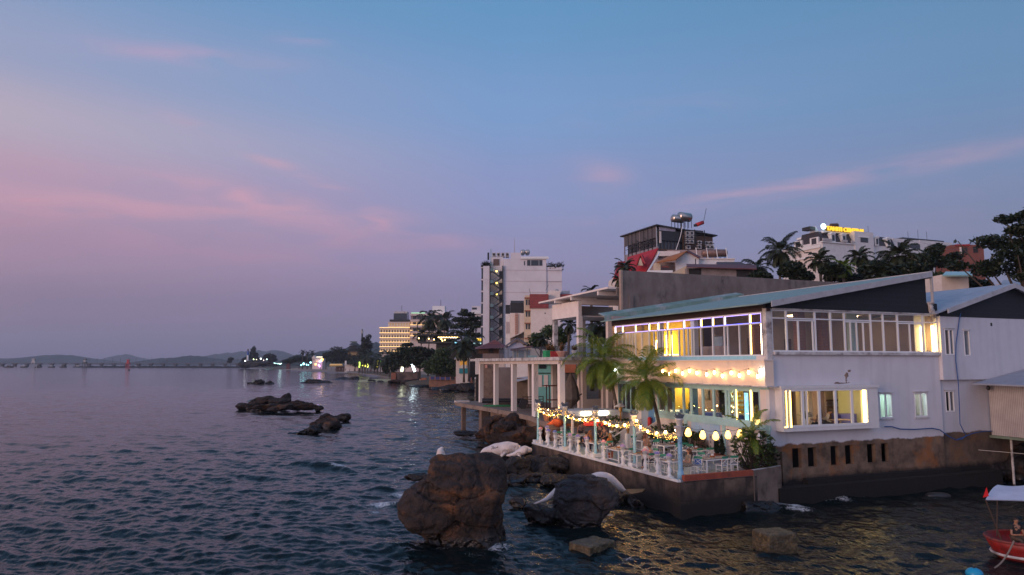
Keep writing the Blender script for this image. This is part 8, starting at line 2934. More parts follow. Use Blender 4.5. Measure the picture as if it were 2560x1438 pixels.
P_(MB().box(hx - .5, hx + .5, hy + .5, yl, zk(618), zk(611)), "cornice", mPAINT, th)
P_(MB().box(hx - .5, hx + .5, hy + .5, yl, zk(640), zk(636)), "cornice", mPAINT, th)
P_(MB().box(hx + 1.8, HX(2137), hy + 1.4, hy + 2.2, zk(576.5), zk(573)), "roof_edge", mPAINT, th)
P_(MB().box(hx + 1.9, hx + 2.6, hy + 2, yl, zk(583), zk(578)), "roof_edge", mPAINT, th)
mb = MB()
ym_ = (hy + yl) / 2 - 1
mb.add([(hx + 1.5, ym_ - 4.5, zk(580)), (hx + 1.5, ym_ + 4.5, zk(580)), (hx + 1.5, ym_ + 2, zk(573)), (hx + 1.5, ym_ - 2, zk(573)), (hx + 2.2, ym_ - 4.5, zk(580)), (hx + 2.2, ym_ + 4.5, zk(580)), (hx + 2.2, ym_ + 2, zk(573)), (hx + 2.2, ym_ - 2, zk(573))], [(0, 1, 2, 3), (7, 6, 5, 4), (3, 2, 6, 7), (0, 3, 7, 4), (1, 5, 6, 2)])
mb.box(hx + 1.4, hx + 2.3, ym_ - 1.1, ym_ + 1.1, zk(573), zk(565))
mb.ball((hx + 1.85, ym_, zk(564)), (.6, 1.1, .8), 10, 6)
P_(mb, "ornament_gable", mPAINT, th)
for u, w in ((2083, 9), (2110, 9), (2192, 8), (2221, 8)):
 xc, ww = HX(u), w * D / FPX * .75
 dm = P_(MB().box(xc - ww, xc + ww, hy - .1, hy + 2.5, zk(603), zk(583)), "dormer", mPAINT, th)
 mb = MB()
 mb.add([(xc - ww * 1.25, hy - .3, zk(583)), (xc + ww * 1.25, hy - .3, zk(583)), (xc + ww * .5, hy - .3, zk(578.5)), (xc - ww * .5, hy - .3, zk(578.5)), (xc - ww * 1.25, hy + 2, zk(583)), (xc + ww * 1.25, hy + 2, zk(583)), (xc + ww * .5, hy + 2, zk(578.5)), (xc - ww * .5, hy + 2, zk(578.5))], [(0, 1, 2, 3), (3, 2, 6, 7), (0, 3, 7, 4), (1, 5, 6, 2), (0, 4, 5, 1)])
 P_(mb, "dormer_hood", mPAINT, dm)
 P_(MB().box(xc - ww * .6, xc + ww * .6, hy - .16, hy - .101, zk(600), zk(585.5)), "dormer_window", mDGL, dm)
for q in (.25, .78):
 yc = hy + (yl - hy) * q
 dm = P_(MB().box(hx - .2, hx + 2, yc - 1.6, yc + 1.6, zk(609), zk(590)), "dormer", mPAINT, th)
 P_(MB().box(hx - .26, hx - .201, yc - .9, yc + .9, zk(607), zk(592)), "dormer_window", mDGL, dm)
for u0, u1, v0, v1, oy in ((2149, 2167, 586, 598, -.3), (2250, 2273, 588, 601, .9), (2281, 2305, 589, 602, .9), (2356, 2381, 588, 612, .8)):
 P_(MB().box(HX(u0), HX(u1), hy + oy - .12, hy + oy - .003, zk(v1), zk(v0)), "window", mDGL, th)
P_(MB().box(HX(2145), HX(2171), hy - .5, hy - .31, zk(586), zk(583)), "window_hood", mPAINT, th)
for u in (2056, 2064, 2072, 2103, 2111, 2127):
 P_(MB().box(HX(u) - .5, HX(u) + .5, hy - .7, hy - .42, zk(602.5), zk(596.5)), "condenser_unit", acm, th)
P_(MB().box(HX(2272), HX(2375), hy + 2, hy + 9, zk(577), zk(571)), "solar_roof", mDGL, th)
for u in (2300, 2325, 2347, 2200):
 P_(MB().tube([(HX(u), hy + 4, zk(577)), (HX(u), hy + 4, zk(540 + (u % 7) * 2.5))], .05, 4), "aerial", mBLACK, th)
P_(MB().tube([(HX(2107), hy + 4, zk(554)), (HX(2122), hy + 4, zk(552))], .75, 10), "roof_tank", mWOODD, th)
P_(MB().box(HX(2046), HX(2060), hy + 3, hy + 6, zk(570), zk(562)), "roof_tank", mBLACK, th)
fc = bpy.data.curves.new("roof_sign", 'FONT')
fc.body = "TAHITI CENTRAL"
fc.extrude = .18
fc.offset = .035
fc.align_x = 'LEFT'
ft = bpy.data.objects.new("roof_sign_text", fc)
S.collection.objects.link(ft)
dg = bpy.context.evaluated_depsgraph_get()
tm = bpy.data.meshes.new_from_object(ft.evaluated_get(dg))
bpy.data.objects.remove(ft)
xs_ = [v.co.x for v in tm.vertices]
ys_ = [v.co.y for v in tm.vertices]
x0s, x1s = HX(2075), HX(2170)
z0s, z1s = zk(572.5), zk(561.5)
kx, kz = (x1s - x0s) / (max(xs_) - min(xs_)), (z1s - z0s) / (max(ys_) - min(ys_))
for v in tm.vertices:
 v.co = Vector((x0s + (v.co.x - min(xs_)) * kx, hy + 1.0 + v.co.z * -1, z0s + (v.co.y - min(ys_)) * kz))
tm.materials.clear()
tm.materials.append(emitter("sign_letters", (1.0, .58, .03), 1.25, (.5, .35, .05)))
so = bpy.data.objects.new("sign_lettering", tm)
S.collection.objects.link(so)
adopt(so, th, True)
P_(MB().box(x0s - .2, x1s + .2, hy + 1.4, hy + 1.5, z0s - .1, z1s + .1), "sign_backing", M("sign_back", (.20, .15, .03)), th)
q = Vector((HX(2067.5), hy + .9, zk(563.5)))
P_(MB().tube([q, q + Vector((0, .35, 0))], .82, 20), "sign_disc", emitter("sign_disc_glow", (.62, .92, 1.0), 3.4), th)
for v in (600, 604, 616):
 mb = MB()
wi = thing("overhead_cable", "thin dark cables strung between the hotel and the big tree", "cable", at(2330, 605, 150))
P_(MB().tube(span(at(2310, 609, 190), at(2560, 590, 90), .8, 12), .035, 4), "strand", mBLACK, wi)
P_(MB().tube(span(at(2320, 619, 190), at(2560, 602, 90), .8, 12), .03, 4), "strand", mBLACK, wi)
D = 185.0
c = at(2430, 630, D)
bb = thing("brick_shell_house", "unfinished red brick house with open windows beyond the hotel", "house", (c.x, c.y, 10))
Bk(bb, "wall", M("far_brick", (.22, .075, .055), (.16, .055, .042), .7, .9), 2391, 2469, 612, None, D, 8, 4)
Bk(bb, "roof_edge", mRED, 2390, 2425, 611, 614, D - .4, 8.5)
Grid(bb, "opening", mDARKIN, [(2404, 2418, 619, 634), (2433, 2444, 617, 632), (2456, 2463, 617, 622)], D, .4, -.1)
Bk(bb, "door_jamb", mPEACH, 2400, 2404, 618, 634, D - .2, .3)
# roofs between the annex and the trees
D = 80.0
for nm, lb, u0, u1, v0, v1, m_ in (("green_roof_house", "pale green low roof among the trees behind the annex", 2356, 2432, 679, 688, mMINT), ("neighbour_sheet_roof", "grey blue sheet roof at the far edge behind the annex", 2500, 2640, 700, 712, mFASC)):
 c = at((u0 + u1) / 2, v1, D)
 t = thing(nm, lb, "house", (c.x, c.y, 8))
 P_(MB().slab([e(u0, v1, D - 2), e(u1, v1, D - 2), e(u1 - 6, v0, D + 5), e(u0 + 8, v0, D + 5)], .15), "roof", m_, t)
 Bk(t, "wall", mPEACH, u0 + 4, u1 - 4, v1 - 1, None, D, 5, 4)

# ================================================================ TREES BEHIND THE BUILDINGS
def dst(px, d):
 return px * d / FPX

def palm_at(name, label, u, v, d, base_z, nf, fl_px, mat, nl=18, seed=1, lean=0.0, group=None, lw=.06, r=.2, dead=0, droop=1.35, **kw):
 """a palm whose crown sits at bearing u, v at distance d"""
 p = at(u, v, d)
 ln = RT * lean
 kw.setdefault("el1", -.95)
 dens = 1.5 if group is not None and group == PG else 1.0
 return palm(name, label, (p.x - ln.x, p.y - ln.y, base_z), p.z - base_z, (ln.x, ln.y), int(nf * dens), dst(fl_px, d) * (1.0 if dens > 1 else 1.1), mat, nl, group, r, seed, lw=lw * 1.25, dead=dead, droop=droop * 1.1, wl=.30, **kw)

PG = "coconut palms behind the concrete wall"
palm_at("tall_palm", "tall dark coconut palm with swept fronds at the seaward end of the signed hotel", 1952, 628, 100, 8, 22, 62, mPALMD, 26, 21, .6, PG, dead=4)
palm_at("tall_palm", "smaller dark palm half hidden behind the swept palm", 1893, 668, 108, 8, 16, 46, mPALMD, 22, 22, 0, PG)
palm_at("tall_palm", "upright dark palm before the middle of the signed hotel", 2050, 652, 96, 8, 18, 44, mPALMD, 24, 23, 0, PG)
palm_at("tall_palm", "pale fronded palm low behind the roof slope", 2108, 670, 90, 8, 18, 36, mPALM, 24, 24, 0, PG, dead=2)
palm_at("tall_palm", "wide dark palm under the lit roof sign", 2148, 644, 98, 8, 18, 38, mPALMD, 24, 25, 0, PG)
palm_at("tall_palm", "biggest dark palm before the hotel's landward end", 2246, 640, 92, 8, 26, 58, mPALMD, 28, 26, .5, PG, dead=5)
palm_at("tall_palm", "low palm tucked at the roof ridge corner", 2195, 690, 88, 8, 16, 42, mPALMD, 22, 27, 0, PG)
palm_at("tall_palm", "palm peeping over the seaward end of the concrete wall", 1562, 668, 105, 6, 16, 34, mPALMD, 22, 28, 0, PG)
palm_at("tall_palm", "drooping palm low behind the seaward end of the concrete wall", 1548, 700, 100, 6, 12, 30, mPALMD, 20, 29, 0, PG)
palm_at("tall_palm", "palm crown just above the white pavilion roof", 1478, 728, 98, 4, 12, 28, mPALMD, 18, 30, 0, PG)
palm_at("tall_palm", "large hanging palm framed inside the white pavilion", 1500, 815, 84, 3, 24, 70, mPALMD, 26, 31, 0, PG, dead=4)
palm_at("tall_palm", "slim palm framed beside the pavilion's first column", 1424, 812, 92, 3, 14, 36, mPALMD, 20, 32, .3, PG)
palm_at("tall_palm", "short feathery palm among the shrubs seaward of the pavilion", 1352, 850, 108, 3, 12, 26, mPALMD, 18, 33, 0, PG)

def tree_at(name, label, d, lobes_px, n, leaf_px, mat, trunk_u, base_z=3.0, group=None, gap=.30, fork=.55, tr=.3, **kw):
 """broad tree; lobes_px: (u, v, half width px, half height px[, depth offset m])"""
 u0 = trunk_u
 b = at(u0, 900, d)
 top_z = max(at(l[0], l[1], d).z for l in lobes_px)
 lobes = []
 for l in lobes_px:
  c = at(l[0], l[1], d) + FW * (l[4] if len(l) > 4 else 0)
  a = dst(l[2], d)
  h = dst(l[3], d)
  lobes.append((c.x - b.x, c.y - b.y, c.z - base_z, a, a * .9, h))
 th_ = (min(l[2] for l in lobes) - 0) * fork
 return tree(name, label, (b.x, b.y, base_z), max(th_, 1.0), lobes, n, dst(leaf_px, d), mat, group, gap, .5 / max(dst(20, d), .3), tr, **kw)

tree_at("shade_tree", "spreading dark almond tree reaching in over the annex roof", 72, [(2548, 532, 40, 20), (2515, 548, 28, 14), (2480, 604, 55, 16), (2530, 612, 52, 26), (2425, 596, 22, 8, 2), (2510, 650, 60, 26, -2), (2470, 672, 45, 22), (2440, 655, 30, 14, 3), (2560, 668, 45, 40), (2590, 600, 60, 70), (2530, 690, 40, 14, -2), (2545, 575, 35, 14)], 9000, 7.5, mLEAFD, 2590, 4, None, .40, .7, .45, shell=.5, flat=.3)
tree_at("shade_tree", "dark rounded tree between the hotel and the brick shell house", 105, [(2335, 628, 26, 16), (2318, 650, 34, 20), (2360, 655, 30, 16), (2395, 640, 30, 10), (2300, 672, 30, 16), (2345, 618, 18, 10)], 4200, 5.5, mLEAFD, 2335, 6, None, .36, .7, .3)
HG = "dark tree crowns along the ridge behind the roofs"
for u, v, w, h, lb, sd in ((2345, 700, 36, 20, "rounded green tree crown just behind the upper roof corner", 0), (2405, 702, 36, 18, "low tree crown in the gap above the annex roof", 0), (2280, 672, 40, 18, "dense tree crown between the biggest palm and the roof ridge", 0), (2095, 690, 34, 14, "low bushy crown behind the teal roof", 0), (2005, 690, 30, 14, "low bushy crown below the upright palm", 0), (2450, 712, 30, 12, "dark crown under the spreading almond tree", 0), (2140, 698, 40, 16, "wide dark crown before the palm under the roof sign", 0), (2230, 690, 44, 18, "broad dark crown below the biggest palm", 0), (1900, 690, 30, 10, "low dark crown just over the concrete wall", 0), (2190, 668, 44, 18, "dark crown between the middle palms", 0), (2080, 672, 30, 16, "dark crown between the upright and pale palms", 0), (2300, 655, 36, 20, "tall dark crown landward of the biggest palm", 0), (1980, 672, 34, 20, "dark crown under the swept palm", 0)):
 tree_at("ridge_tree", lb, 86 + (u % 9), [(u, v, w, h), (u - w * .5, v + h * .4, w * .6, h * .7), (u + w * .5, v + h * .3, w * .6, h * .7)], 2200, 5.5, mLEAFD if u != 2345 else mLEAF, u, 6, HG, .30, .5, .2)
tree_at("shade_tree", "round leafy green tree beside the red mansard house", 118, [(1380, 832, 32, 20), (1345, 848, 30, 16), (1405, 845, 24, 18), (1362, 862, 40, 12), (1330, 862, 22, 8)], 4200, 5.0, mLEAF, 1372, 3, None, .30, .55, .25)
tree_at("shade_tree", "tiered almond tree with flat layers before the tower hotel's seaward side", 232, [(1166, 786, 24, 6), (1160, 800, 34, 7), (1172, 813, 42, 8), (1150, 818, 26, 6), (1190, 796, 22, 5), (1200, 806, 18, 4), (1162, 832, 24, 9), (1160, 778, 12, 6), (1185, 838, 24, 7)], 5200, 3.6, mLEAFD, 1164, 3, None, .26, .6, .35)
for u, v, d, w, lb, sd in ((1076, 797, 262, 42, "tallest palm before the long lit hotel", 41), (1110, 800, 256, 38, "tall palm next to the tallest one before the lit hotel", 42), (1056, 836, 262, 28, "mid height palm seaward of the tallest palms", 43), (1095, 840, 250, 28, "shorter palm between the two tall palms", 44), (1125, 848, 246, 28, "feathery palm inland of the tall pair", 45), (1168, 845, 185, 48, "drooping casuarina like palm on the shore before the maroon roof", 46), (1158, 872, 178, 40, "lower drooping palm on the shore before the maroon roof", 47)):
 palm_at("shore_palm", lb, u, v, d, 3, 20, w, mPALMD, 14, sd, rnd.uniform(-1, 1), "palms along the inner bay", .2, .22, 3, 1.5)
SG = "bushy trees along the inner bay"
for d, lobes, n, tu, lb in ((228, [(1100, 905, 32, 22), (1075, 915, 24, 16), (1125, 915, 22, 18), (1108, 882, 22, 14), (1090, 925, 34, 12), (1135, 930, 14, 10)], 5200, 1105, "big round green tree right behind the blue panel fence"), (285, [(1010, 880, 22, 16), (990, 895, 18, 16), (1030, 890, 22, 16), (1012, 905, 34, 14), (985, 918, 14, 14)], 4200, 1010, "dark spreading tree behind the ruined sea wall"),
   (262, [(1045, 874, 30, 8), (1020, 862, 16, 5), (1065, 882, 30, 12), (1055, 902, 30, 18), (1080, 886, 24, 10)], 3600, 1050, "dark tree mass below the tall palms"), (250, [(1130, 880, 24, 12), (1150, 900, 20, 14), (1125, 868, 18, 8)], 2600, 1135, "dark tree below the roof restaurant's bulbs"),
   (300, [(975, 905, 14, 20), (965, 920, 10, 14)], 1500, 975, "dark shrub tree at the seaward end of the ruined wall")):
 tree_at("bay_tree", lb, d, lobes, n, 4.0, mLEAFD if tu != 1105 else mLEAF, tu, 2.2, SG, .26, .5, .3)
for k, (u, v, w, d) in enumerate(((912, 896, 24, 420), (928, 892, 26, 410), (945, 896, 26, 400), (958, 902, 24, 385), (900, 902, 20, 440), (936, 908, 22, 400), (970, 890, 26, 350), (888, 905, 16, 480))):
 palm_at("beach_palm", "coconut palm on the beach, %s" % ("its trunk base lit yellow, nearest the mast", "second in the lit row", "third in the lit row", "before the lit hotel's end", "at the pagoda end", "low one before the row", "nearest the ruined wall", "farthest one under the pagoda")[k], u, v, d, 2.4, 18, w, mPALMD, 9, 60 + k, 0, "palms on the beach", .28, .25, 2, 1.6)
FT = "trees along the far beach"
for d, lobes, n, tu, lb in ((610, [(845, 878, 22, 12), (832, 888, 18, 10), (858, 890, 22, 14), (845, 898, 30, 12)], 2600, 845, "broad dark crowned tree on the far beach"), (640, [(818, 888, 12, 8), (812, 898, 12, 9)], 1000, 815, "small dark tree seaward of the broad crown"), (560, [(885, 898, 16, 10), (872, 902, 14, 10)], 1400, 878, "bushy tree below the pagoda"), (480, [(913, 850, 12, 8), (918, 862, 16, 12), (912, 875, 18, 14), (922, 842, 8, 6), (908, 888, 18, 12)], 2200, 914, "tall dark casuarina beside the phone mast"),
       (950, [(674, 893, 16, 9), (680, 899, 13, 7)], 1300, 676, "round tree on the far islet"), (955, [(632, 884, 7, 13), (635, 876, 5, 12), (628, 892, 8, 8), (640, 890, 6, 10)], 1100, 633, "spiky dark casuarina on the far islet"), (960, [(622, 894, 9, 6), (612, 900, 8, 5), (648, 900, 10, 5)], 800, 620, "low shrubs around the islet tower"),
       (1000, [(577, 898, 6, 4), (574, 904, 5, 3)], 400, 577, "lone small tree on the breakwater stub"), (700, [(748, 898, 24, 8), (720, 904, 16, 6), (775, 900, 18, 7)], 1800, 748, "dark thicket where the beach meets the hill")):
 tree_at("far_tree", lb, d, lobes, n, 3.0, mLEAFF, tu, 2.2, FT, .22, .45, .4)
for k, (u, v) in enumerate(((757, 881), (769, 884), (781, 882))):
 palm_at("far_palm", "slim far palm on the beach, %s of three" % ("seaward", "middle", "landward")[k], u, v, 650, 2.4, 14, 9, mPALMD, 7, 80 + k, 0, "slim far palms", .5, .3)
# ================================================================ FAR SHORE
D = 640.0
c = at(880, 900, D)
pg = thing("pagoda_temple", "yellow walled temple with tiered dark pagoda roofs among the far trees", "temple", (c.x, c.y, 3))
Bk(pg, "wall", M("temple_yellow", (.38, .27, .13), (.32, .22, .1), .1), 868, 902, 879, None, D, 14, 2)
for (u0, u1, v0, v1) in ((864, 902, 872, 879), (869, 898, 864, 871), (874, 892, 856, 863)):
 mb = MB(VIEW)
 a0, a1, b0, b1 = XU(u0, v1, D), XU(u1, v1, D), XU(u0 + 5, v0, D), XU(u1 - 5, v0, D)
 za, zb = ZV(v1, D), ZV(v0, D)
 mb.add([(a0, D - 3, za), (a1, D - 3, za), (b1, D + 2, zb), (b0, D + 2, zb), (a0, D + 14, za), (a1, D + 14, za), (b1, D + 9, zb), (b0, D + 9, zb)], [(0, 1, 2, 3), (1, 5, 6, 2), (0, 3, 7, 4), (3, 2, 6, 7), (5, 4, 7, 6), (0, 4, 5, 1)])
 mb.build("roof", M("pagoda_roof", (.05, .05, .045), (.035, .035, .03), .3), pg, world=True)
Bk(pg, "roof_ridge", M("ridge_green", (.10, .13, .06)), 875, 891, 853.5, 856, D + 4, 3)
D = 520.0
ph = thing("phone_mast", "tall dark phone mast with antenna cluster on the far shore", "mast", at(906, 900, D))
P_(MB().tube([at(906, 905, D), at(905.5, 850, D), at(905.5, 823, D)], [.9, .7, .45], 6), "pole", mBLACK, ph)
P_(MB().tube([at(905.5, 834, D), at(905.5, 826, D)], [.9, .9], 7), "antenna", mGRIME, ph)
D = 620.0
c = at(795, 905, D)
vh = thing("lit_beach_villa", "pale two storey beach villa with a white strip light and yellow lamps", "house", (c.x, c.y, 3))
Bk(vh, "wall", mPEACH, 781, 806, 896, None, D, 10, 2)
mb = MB(VIEW)
mb.add([(XU(779, 895, D), D - .6, ZV(896, D)), (XU(790, 895, D), D - .6, ZV(896, D)), (XU(784.5, 888, D), D - .6, ZV(889, D)), (XU(779, 895, D), D + 6, ZV(896, D)), (XU(790, 895, D), D + 6, ZV(896, D)), (XU(784.5, 888, D), D + 6, ZV(889, D))], [(0, 1, 2), (5, 4, 3), (0, 2, 5, 3), (1, 4, 5, 2)])
mb.build("gable_roof", mPEACH, vh, world=True)
Bk(vh, "window", mDGL, 783.5, 785.5, 898, 901, D, .2, None, -.1)
Bk(vh, "strip_light", emitter("villa_strip", (1, .9, .65), 2.5), 791, 806, 892, 893.5, D - 1, .3)
Bk(vh, "lit_upper_room", emitter("villa_room", (1, .5, .05), .9), 790, 807, 902, 905, D - .5, .3)
for u, v, c_, s_, r_ in ((805, 899, (1, .55, .08), 7, 1.1), (800, 904, (.12, .2, 1), 7, .9), (797, 913, (.8, .25, 1), 5, .8), (799, 916, (.7, .3, 1), 4, .7), (789, 911, (1, .5, .1), 3, 1.0)):
 P_(MB().ball(at(u, v, D - 3), r_, 7, 5), "lamp", emitter("villa_lamp", c_, s_), vh)
lb_ = ["brightest cool", "low cool", "paired cool", "cool white", "small cool"]
for k, (u, v, r_, s_) in enumerate(((759, 910, 1.7, 5), (753, 913, 1.1, 4), (767, 912, 1.3, 4), (776.5, 906.5, 1.3, 5), (771, 912.5, .9, 4))):
 p = at(u, v, 660)
 t = thing("beach_lamp", lb_[k] + " blue lamp standing at the head of the far beach", "lamp", (p.x, p.y, 2.0))
 MB().tube([(0, 0, 0), (0, 0, p.z - 2.0)], .12, 5).build("post", mBLACK, t)
 MB().ball((0, 0, p.z - 2.0), r_ * .62, 7, 5).build("lamp_globe", emitter("cool_globe", (.35, .95, 1.0), s_), t)
for k in range(13):
 p = at(664 + k * 3.3 + rnd.uniform(-.6, .6), 909.5 + rnd.uniform(-1, .8), 1050)
 t = thing("islet_lamp", "tiny cool white lamp in the row linking islet and shore", "lamp", (p.x, p.y, 2.0), 0, "row of tiny lamps between islet and shore")
 MB().tube([(0, 0, -2.5), (0, 0, max(p.z - 2.0, .5))], .15, 4).build("post", mBLACK, t)
 MB().ball((0, 0, max(p.z - 2.0, .5)), rnd.uniform(.6, 1.0), 6, 4).build("lamp_globe", emitter("islet_globe", (.55, 1.0, .88), rnd.uniform(3, 6)), t)
D = 950.0
rock("islet", "rocky tree topped islet at the end of the breakwater", [(tuple(at(650, 909, D)), (24, 12, 4.5), .6, -YAW), (tuple(at(630, 911, D)), (13, 9, 4.5), .7, -YAW), (tuple(at(608, 912, D)), (8, 6, 3.2), .75, -YAW), (tuple(at(685, 913, D)), (9, 8, 2.0), .8, -YAW)], 1.1, 1.6, mROCKD, cat='islet')
p = at(619.5, 890, D)
lt = thing("islet_tower", "small blue and white tower among the islet shrubs", "lighthouse", (p.x, p.y, 4))
MB().tube([(0, 0, 0), (0, 0, p.z + 1 - 4)], [1.6, 1.3], 10).build("base_shaft", mPAINT, lt)
MB().tube([(0, 0, p.z + 1 - 4), (0, 0, ZV(878, D) - 4)], [1.3, 1.2], 10).build("blue_shaft", M("tower_blue", (.03, .10, .36)), lt)
MB().tube([(0, 0, ZV(878, D) - 4), (0, 0, ZV(873, D) - 4)], [.9, .9], 8).build("lantern_room", mMAR, lt)
for k, (u, v, r_, c_) in enumerate(((613, 902.5, .9, (.9, .95, 1)), (634, 898.5, .8, (.8, 1, .45)), (652, 897, 1.1, (.9, 1, .9)), (667, 898.5, .8, (.7, 1, .9)), (641, 899, .6, (1, .8, .5)), (659, 901, .6, (.9, .6, .5)))):
 p = at(u, v, D - 14)
 t = thing("islet_light", "small lamp on the islet, %s" % ("at its seaward edge", "greenish, below the casuarina", "brightest, mid islet", "beside the round tree", "warm, among the shrubs", "reddish, before the round tree")[k], "lamp", (p.x, p.y, 4))
 MB().tube([(0, 0, 0), (0, 0, p.z - 4)], .12, 4).build("post", mBLACK, t)
 MB().ball((0, 0, p.z - 4), r_, 6, 4).build("lamp_globe", emitter("islet_bulb", c_, 4), t)
# lights on the beach trunks
for k, (u, v0, v1, c_, d) in enumerate(((898, 905, 919, (.55, .9, .05), 430), (906, 905, 915, (.8, .75, .05), 425), (913, 907, 917, (.8, .75, .05), 420), (919, 909, 919, (.75, .8, .08), 415), (944, 901, 918, (.75, .65, .04), 400), (951, 900, 908, (.25, .8, .1), 400), (982, 918, 924, (1, .55, .05), 300))):
 p0, p1 = at(u, v1, d), at(u + .8, v0, d)
 t = thing("trunk_light", "palm trunk wrapped in glowing light, %s" % ("green, farthest along the beach", "yellow, second along the beach", "yellow, third along the beach", "yellow, fourth along the beach", "tall yellow, under the lit hotel", "thin green, beside the tall yellow", "short amber, by the ruined wall")[k], "light", (p0.x, p0.y, 2.0))
 P_(MB().tube([p0, p0.lerp(p1, .5) + RT * .2, p1], .34 if d > 350 else .3, 6), "light_wrap", emitter("trunk_glow", c_, 3.2), t)
 P_(MB().tube([Vector((p0.x, p0.y, 1.2)), p0], .3, 6), "trunk_foot", mTRUNK, t)
for k, (u, v0, v1, du, c_, s_, lb) in enumerate(((1006, 918, 929, -1.5, (.95, 1.0, .65), 4, "white green light tube leaning by the ruined wall"), (1030, 909, 929, 7, (.75, .95, 1.0), 6.5, "tall cool white light tube leaning by the ruined wall"))):
 p0, p1 = at(u + du, v1, 275), at(u, v0, 275)
 t = thing("light_tube", lb, "light", (p0.x, p0.y, 2.0))
 P_(MB().tube([p0, p1], .42, 6), "tube", emitter("tube_glow", c_, s_ * 1.6), t)
 P_(MB().tube([Vector((p0.x, p0.y, 1.2)), p0], .2, 6), "foot", mBLACK, t)
# promenade: low walls, loungers, kiosks on the beach
c = at(890, 915, 470)
bw = thing("beach_pavilion", "long low dark roofed beach pavilion behind the palms", "pavilion", (c.x, c.y, 2.5))
Bk(bw, "roof", M("dark_green_roof", (.02, .04, .03)), 866, 898, 902, 911, 480, 8)
Bk(bw, "wall", mPEACH, 868, 897, 911, None, 482, 5, 2)
Bk(bw, "pale_panel", mPAINT, 862, 866, 902, 911, 479, 2)
t = thing("yellow_lit_wall", "low wall washed with yellow light behind the far beach", "wall", at(835, 915, 560))
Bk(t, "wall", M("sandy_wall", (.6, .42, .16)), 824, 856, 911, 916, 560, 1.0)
Bk(t, "light_line", emitter("wall_washer", (1, .6, .15), 1.2), 825, 855, 910.4, 911, 559.5, .3)
lg = None
for k in range(16):
 u = 800 + k * 9.4 + rnd.uniform(-2, 2)
 d = 560 - k * 12
 p = at(u, 921 + k * .18, d)
 if lg is None:
  lg = thing("beach_umbrella", "folded parasol on the far beach sand", "umbrella", (p.x, p.y, 1.4), 0, "folded parasols on the far beach")
  MB().tube([(0, 0, 0), (0, 0, 2.6)], [.05, .05], 5).build("pole", mWOODD, lg)
  MB().lathe((0, 0, 1.0), [(.12, 0), (.35, .5), (.22, 1.2), (.04, 1.7)], 8).build("folded_cloth", M("parasol_cloth", (.22, .13, .11), (.3, .2, .2), 1), lg)
 else:
  dup(lg, (p.x, p.y, 1.4), 0, scale=rnd.uniform(.8, 1.2))
t = thing("lit_gateway", "white framed gate standing on the shore before the fence", "gate", at(1150, 960, 200))
P_(MB(VIEW).box(XU(1140.5, 940, 200), XU(1141.5, 940, 200), 200, 200.15, ZV(945, 200), ZV(929, 200)), "post", mPAINT, t)
P_(MB(VIEW).box(XU(1150, 940, 200), XU(1151, 940, 200), 200, 200.15, ZV(945, 200), ZV(929, 200)), "post", mPAINT, t)
P_(MB(VIEW).box(XU(1140.5, 940, 200), XU(1151, 940, 200), 200, 200.15, ZV(929, 200), ZV(928, 200)), "lintel", mPAINT, t)
# breakwater, causeway bridge, beacons, moored boats
bwv, bwf = [], []
N_ = 70
for k in range(N_ + 1):
 u = 186 + (612 - 186) * k / N_
 c = gz(u, 920.0 - .8 * (1 - k / N_), 0)
 h = 3.0 * min(1, k / 7 + .1) * rnd.uniform(.75, 1.15)
 for off, z in ((-5, -1.0), (-2.5, h * .7), (0, h), (3, h * .8), (7, -1)):
  p = c + FW * (off + rnd.uniform(-.6, .6))
  bwv.append((p.x, p.y, z if z < 0 else z * rnd.uniform(.85, 1.15)))
for k in range(N_):
 for j in range(4):
  a = k * 5 + j
  bwf.append((a, a + 5, a + 6, a + 1))
tag(np_mesh("breakwater", bwv, bwf, mROCKD), "long low dark rubble breakwater reaching out from the islet", "breakwater")
D = 1650.0
br = thing("causeway_bridge", "long low bridge on short piers across the far bay with thin lamp posts", "bridge", at(300, 909, D))
Bk(br, "deck", M("far_bridge_deck", (.10, .10, .12)), -420, 705, 907.4, 909.3, D, 9)
for k in range(36):
 u = -400 + k * 31
 mb = MB(VIEW)
 mb.box(XU(u - 2.6, 910, D), XU(u + 2.6, 910, D), D + 1, D + 8, -2, ZV(911, D))
 mb.box(XU(u - 5, 910, D), XU(u + 5, 910, D), D + .5, D + 8.5, ZV(911, D), ZV(909.3, D))
 mb.build("pier", M("far_pier", (.06, .055, .065)) if k == 0 else bpy.data.materials["far_pier"], br, world=True)
for k in range(22):
 u = 222 + k * 19.5
 mb = MB(VIEW)
 mb.box(XU(u - .18, 900, D), XU(u + .18, 900, D), D + 2, D + 2.4, ZV(908, D), ZV(895 + (k % 2) * 1.0, D))
 mb.box(XU(u - .8, 900, D), XU(u + .8, 900, D), D + 2, D + 2.4, ZV(895.6 + (k % 2), D), ZV(895 + (k % 2), D))
 mb.build("lamp_post", mBLACK, br, world=True)
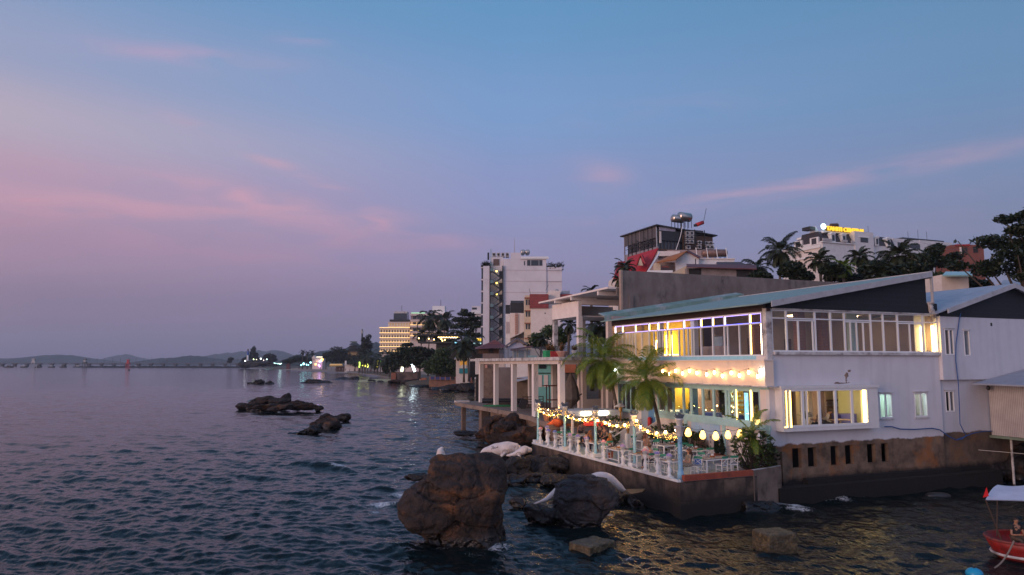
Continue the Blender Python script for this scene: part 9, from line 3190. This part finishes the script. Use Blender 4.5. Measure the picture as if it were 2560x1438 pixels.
for u, d, w, vb, vt, lb, m_ in ((84.5, 1120, 4.2, 917, 897, "pale lattice beacon on legs standing in the far bay", mGRIME), (212, 1020, 3.2, 914, 898, "grey beacon tower on the breakwater end", mBLACK), (320, 1000, 3.2, 913, 899, "red beacon tower on the breakwater", mRED)):
 p = at(u, vb, d)
 t = thing("harbour_beacon", lb, "beacon", (p.x, p.y, 0))
 w = dst(w, d)
 z1 = ZV(vt, d)
 mb = MB(VIEW)
 for a in (-1, 1):
  for b in (-1, 1):
   mb.box(a * w - .3, a * w + .3, b * w - .3, b * w + .3, 0, z1 * .55)
 mb.build("leg", m_, t)
 MB(VIEW).box(-w * 1.2, w * 1.2, -w, w, z1 * .55, z1 * .68).build("platform", m_, t)
 MB(VIEW).box(-w * .7, w * .7, -w * .7, w * .7, z1 * .68, z1 * .93).build("cabin", mGRIME if m_ is not mRED else mRED, t)
 MB(VIEW).box(-w * 1.2, w * 1.2, -w * .9, w * .9, z1 * .93, z1).build("cap", m_, t)
for k, u in enumerate((22, 60, 96, 129, 158, 195)):
 d = 1180
 p = gz(u, 917.5, 0)
 p = at(u, 918, d)
 t = thing("moored_boat", "small dark moored boat before the far bridge", "boat", (p.x, p.y, 0), -YAW, "small boats moored before the bridge")
 L_ = 6.5 if k not in (0, 5) else 9
 mb = MB()
 mb.add([(-L_, 0, 2.0), (-L_ * .8, -1.6, 0), (L_ * .7, -1.6, 0), (L_, 0, 2.6), (L_ * .7, 1.6, 0), (-L_ * .8, 1.6, 0), (-L_ * .8, -1.9, 1.6), (L_ * .7, -1.9, 1.8), (L_ * .7, 1.9, 1.8), (-L_ * .8, 1.9, 1.6)],
   [(0, 1, 6), (1, 2, 7, 6), (2, 3, 7), (3, 4, 8), (4, 5, 9, 8), (5, 0, 9), (0, 6, 7, 3, 8, 9)])
 mb.build("hull", mBLACK, t)
 MB().box(-L_ * .3, L_ * .25, -1.2, 1.2, 1.7, 3.6).build("cabin", mGRIME if k % 2 else mBLACK, t)
small("swimmer_float", "tiny dark float in the open bay before the breakwater", "buoy", mBLACK, lambda m: m.lathe(tuple(gz(322, 926.5, 0)), [(1.1, -.2), (.9, .6), (.3, 1.2), (.1, 1.6)], 8))
# walkway along the beach with strollers' shelters
for k, (u0, u1, v0, v1, d, lb, m_) in enumerate(((716, 724, 906, 915, 760, "reddish shelter hut at the head of the far beach", mMAR), (862, 868, 908, 917, 500, "pale kiosk under the dark tree on the far beach", mPEACH), (840, 862, 915, 919, 530, "cluster of low rocks and boats drawn up on the far beach", mWOODD))):
 c = at((u0 + u1) / 2, v1, d)
 t = thing("beach_hut", lb, "hut", (c.x, c.y, 1.5))
 Bk(t, "wall", m_, u0, u1, v0 + (v1 - v0) * .4, None, d, 4, 1.0)
 P_(MB().slab([e(u0 - 1, v0 + (v1 - v0) * .42, d - 1), e(u1 + 1, v0 + (v1 - v0) * .42, d - 1), e(u1 - 1, v0, d + 2), e(u0 + 1, v0, d + 2)], .2), "roof", m_, t)

# ================================================================ THE AIR
if True:
 hz = bpy.data.materials.new("haze")
 hz.use_nodes = True
 N, L, mk = nodes_of(hz.node_tree)
 N.clear()
 o = mk('ShaderNodeOutputMaterial')
 v = mk('ShaderNodeVolumePrincipled')
 v.inputs['Color'].default_value = (.80, .84, .95, 1)
 v.inputs['Density'].default_value = 0.00012
 v.inputs['Anisotropy'].default_value = 0.0
 L.new(v.outputs[0], o.inputs['Volume'])
 cx = FW * 3500
 mb = MB(VIEW)
 mb.box(-9500, 9500, -300, 11400, -4.0, 420)
 tag(mb.build("haze", hz), kind='stuff')
